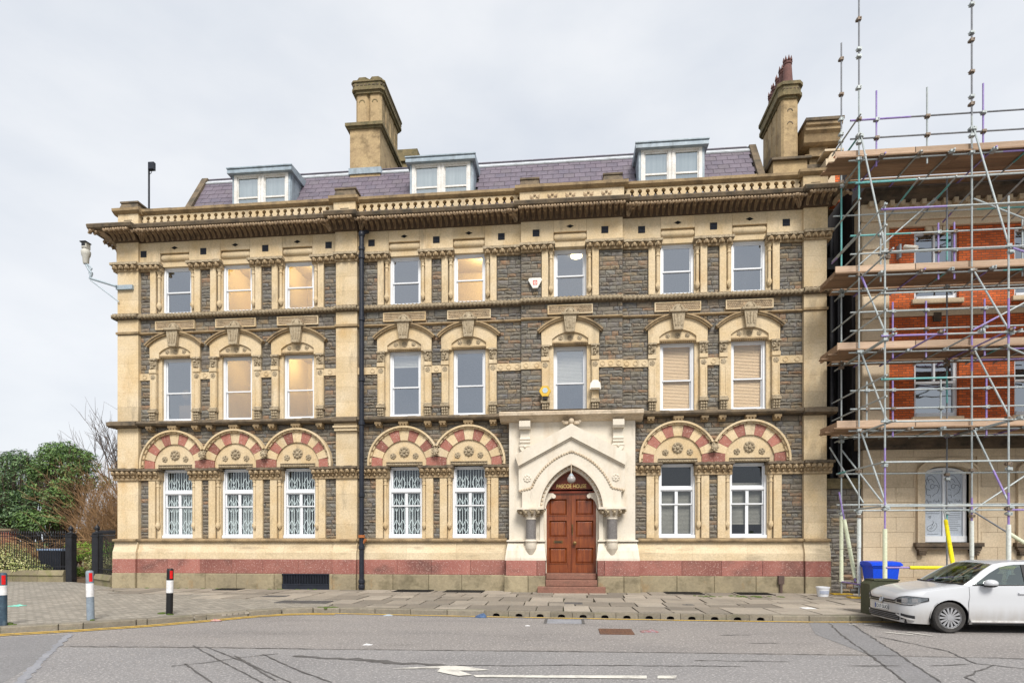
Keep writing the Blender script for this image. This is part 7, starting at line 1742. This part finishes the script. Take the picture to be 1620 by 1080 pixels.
for k in range(170):
    bx, by = -24.9 + g.gauss(0, .5), 4.6 + g.gauss(0, .4); s = g.choice([-1, -1, 1]); L_ = g.uniform(1.6, 3.2); p = Vector((bx, by, .3)); d = Vector((s * g.uniform(.1, .5), g.gauss(0, .2), 1)).normalized(); att = g.random()
    for i in range(6):
        q = p + d * L_ / 6; n0 = len(mb.f); mb.tube(p, q, .013, 3, .010, cap=False); mb.a += [att] * (len(mb.f) - n0); p = q; d = (d + Vector((s * .22, g.gauss(0, .08), -.2))).normalized()
part('twig_mass', mb, M['twig_b'], o, kind='stuff')
# tall bare tree behind
o = thing('bare_tree', 'tall leafless grey tree behind the left corner of the stone building', 'tree', (-29.2, 17, 0))
mb = MB(); g = random.Random(31)
mb.tube((-29.2, 17, -.2), (-29.3, 17, 3.4), .28, 10, .2); part('trunk', mb, M['bark'], o)
mb = MB()
for k in range(14):
    a = k * .7; limbs(mb, (-29.3, 17, 2.4 + .1 * k), (math.cos(a) * .7 - .15, math.sin(a) * .7, 1.15), 3.4, .085, 3, g, .42, .22)
part('crown', mb, M['twig_g'], o, kind='stuff')
# small garden shrubs
bush('variegated_shrub', 'rounded pale yellow variegated shrub pushing through the railings', 'shrub', [((-24.7, 3.15, .85), (.95, .7, .8)), ((-23.8, 3.05, .65), (.75, .55, .45)), ((-25.7, 3.2, .7), (.8, .6, .6)), ((-23.0, 3.0, .5), (.5, .4, .25))], 6000, .05, M['lf_var'], 41, .5, .03)
bush('clipped_shrub', 'bright green clipped shrub seen through the gateway', 'shrub', [((-23.3, 6.0, 1.2), (.9, .6, .5)), ((-24.2, 6.2, 1.2), (.8, .6, .5)), ((-22.4, 6.1, 1.25), (.8, .6, .5))], 2600, .05, M['lf_bright'], 42, .5, .03)
bush('clipped_shrub', 'pale olive mound of shrub just inside the gateway', 'shrub', [((-22.3, 5.4, .65), (.75, .6, .5)), ((-21.6, 5.5, .6), (.6, .5, .45))], 1700, .045, M['lf_var'], 43, .5, .03)
bush('garden_plant', 'little green plant on the soil inside the gateway, lowest of the plants there', 'plant', [((-22.6, 4.6, .3), (.3, .3, .25))], 350, .05, M['lf_bright'], 44, .5, .02)
bush('garden_plant', 'low brown green heather clump inside the gateway', 'plant', [((-21.7, 4.3, .28), (.6, .35, .25))], 700, .04, M['lf_ol'], 45, .4, .02)
mb = MB(); g = random.Random(77)
for k in range(1500):
    p = Vector((g.uniform(-27, -17.5), g.uniform(3.0, 7.5), .105)); s = g.uniform(.03, .07); a = g.uniform(0, 6.3); u = Vector((math.cos(a), math.sin(a), g.uniform(-.3, .3))) * s; v = Vector((-math.sin(a), math.cos(a), g.uniform(-.3, .3))) * s * .6
    mb.add([p - u, p - v, p + u, p + v], [(0, 1, 2, 3)], g.random())
q = link('fallen_leaves', mb.mesh('fallen_leaves', leafmat('dead_leaf', [(.17, .085, .04), (.12, .065, .035), (.22, .12, .05)]), recalc=False)); q['kind'] = 'stuff'; q['label'] = 'brown fallen leaves scattered over the garden soil'; q['category'] = 'leaves'
# railings
M['rail_wall'] = mk('mossy_coping', (.24, .205, .13), (.18, .155, .10), sc=2.5, bump=.4, rnd='obj', ramt=.15, stain=(.15, .16, .045), stamt=.7, stsc=(2, 2, 2), stth=.5)
spear = MB(); spear.tube((0, 0, .42), (0, 0, 2.02), .0135, 6); spear.tube((0, 0, 2.02), (0, 0, 2.08), .022, 6, .03); spear.tube((0, 0, 2.08), (0, 0, 2.19), .03, 6, .002); SPEAR = spear.mesh('rail_bar', M['iron'])
def railing(label, a, b, n, posts, wall_h, blk):
    a, b = Vector((*a, 0)), Vector((*b, 0)); o = thing('railing', label, 'railing', ((a + b) / 2)); d = (b - a); ang = math.atan2(d.y, d.x)
    for i in range(n): inst('rail_bar', SPEAR, o, a.lerp(b, (i + .5) / n), (0, 0, ang))
    for z in (.62, 1.95): mb = MB(); mb.tube(a + Vector((0, 0, z)), b + Vector((0, 0, z)), .018, 6); part('cross_rail', mb, M['iron'], o)
    for k in range(blk):
        p, q = a.lerp(b, k / blk), a.lerp(b, (k + .992) / blk); u = d.normalized(); nn = Vector((-u.y, u.x, 0))
        mb = MB()
        for (h0, h1, w_, w2) in ((-.05, wall_h * .55, .17, .17), (wall_h * .55, wall_h, .22, .13)):
            v = [p - nn * w_, q - nn * w_, q + nn * w_, p + nn * w_]; v2 = [p - nn * w2, q - nn * w2, q + nn * w2, p + nn * w2]
            mb.add([x + Vector((0, 0, h0)) for x in v] + [x + Vector((0, 0, h1)) for x in v2], [(0, 3, 2, 1), (4, 5, 6, 7), (0, 1, 5, 4), (1, 2, 6, 5), (2, 3, 7, 6), (3, 0, 4, 7)])
        part('coping_stone', mb, M['rail_wall'], o)
    return o
railing('long black spear topped railing on a mossy stone kerb left of the gateway', (-27.5, 2.74), (-21.55, 2.74), 52, 0, .48, 5)
railing('short black railing between the gateway and the stone building', (-18.85, 1.32), (-17.2, .16), 15, 0, .42, 2)
def gpost(x, y, label):
    o = thing('gate_post', label, 'gate post', (x, y, 0)); mb = MB(); mb.bbox(x - .14, x + .14, y - .14, y + .14, -.05, 2.02, .02); mb.box(x - .16, x + .16, y - .16, y + .16, 1.9, 1.95); part('post', mb, M['iron'], o)
    mb = MB(); mb.lathe([(.17, 2.02), (.17, 2.06), (.08, 2.10), (.06, 2.16), (.10, 2.22), (.09, 2.30), (.02, 2.38), (.0, 2.46)], (x, y, 0), 12); part('finial', mb, M['iron'], o, True)
    return o
gpost(-21.35, 2.74, 'square black gate post at the end of the long railing'); gpost(-19.05, 1.46, 'square black gate post with finial beside the stone building railing')
DB = thing('garden_bin', 'black bin with a pale blue rim behind the long railing', 'bin', (-22.7, 3.3, 0))
mb = MB(); v = [(-23.1, 3.15, .1), (-22.25, 3.15, .1), (-22.25, 3.7, .1), (-23.1, 3.7, .1), (-23.22, 3.08, 1.30), (-22.12, 3.08, 1.30), (-22.12, 3.78, 1.30), (-23.22, 3.78, 1.30)]
mb.add(v, [(0, 3, 2, 1), (4, 5, 6, 7), (0, 1, 5, 4), (1, 2, 6, 5), (2, 3, 7, 6), (3, 0, 4, 7)]); part('bin_body', mb, M['iron_blue'], DB)
mb = MB(); mb.bbox(-23.26, -22.08, 3.04, 3.82, 1.30, 1.39, .02); part('bin_rim', mb, mk('pale_blue_plastic', (.20, .27, .40), bump=0), DB)
BP = thing('brick_pier', 'red brick garden pier with a stone cap behind the far left railing', 'pier', (-27.6, 6, 0))
mb = MB(); mb.box(-27.85, -27.35, 5.8, 6.15, 0, 2.2); part('pier_body', mb, mk('red_garden_brick', (.33, .075, .04), (.26, .06, .035), sc=2, bump=.5, joints=(.23, .08, (.2, .15, .12), .01, True)), BP)
mb = MB(); mb.bbox(-27.95, -27.27, 5.75, 6.2, 2.2, 2.34, .03); part('pier_cap', mb, M['weathered'], BP)
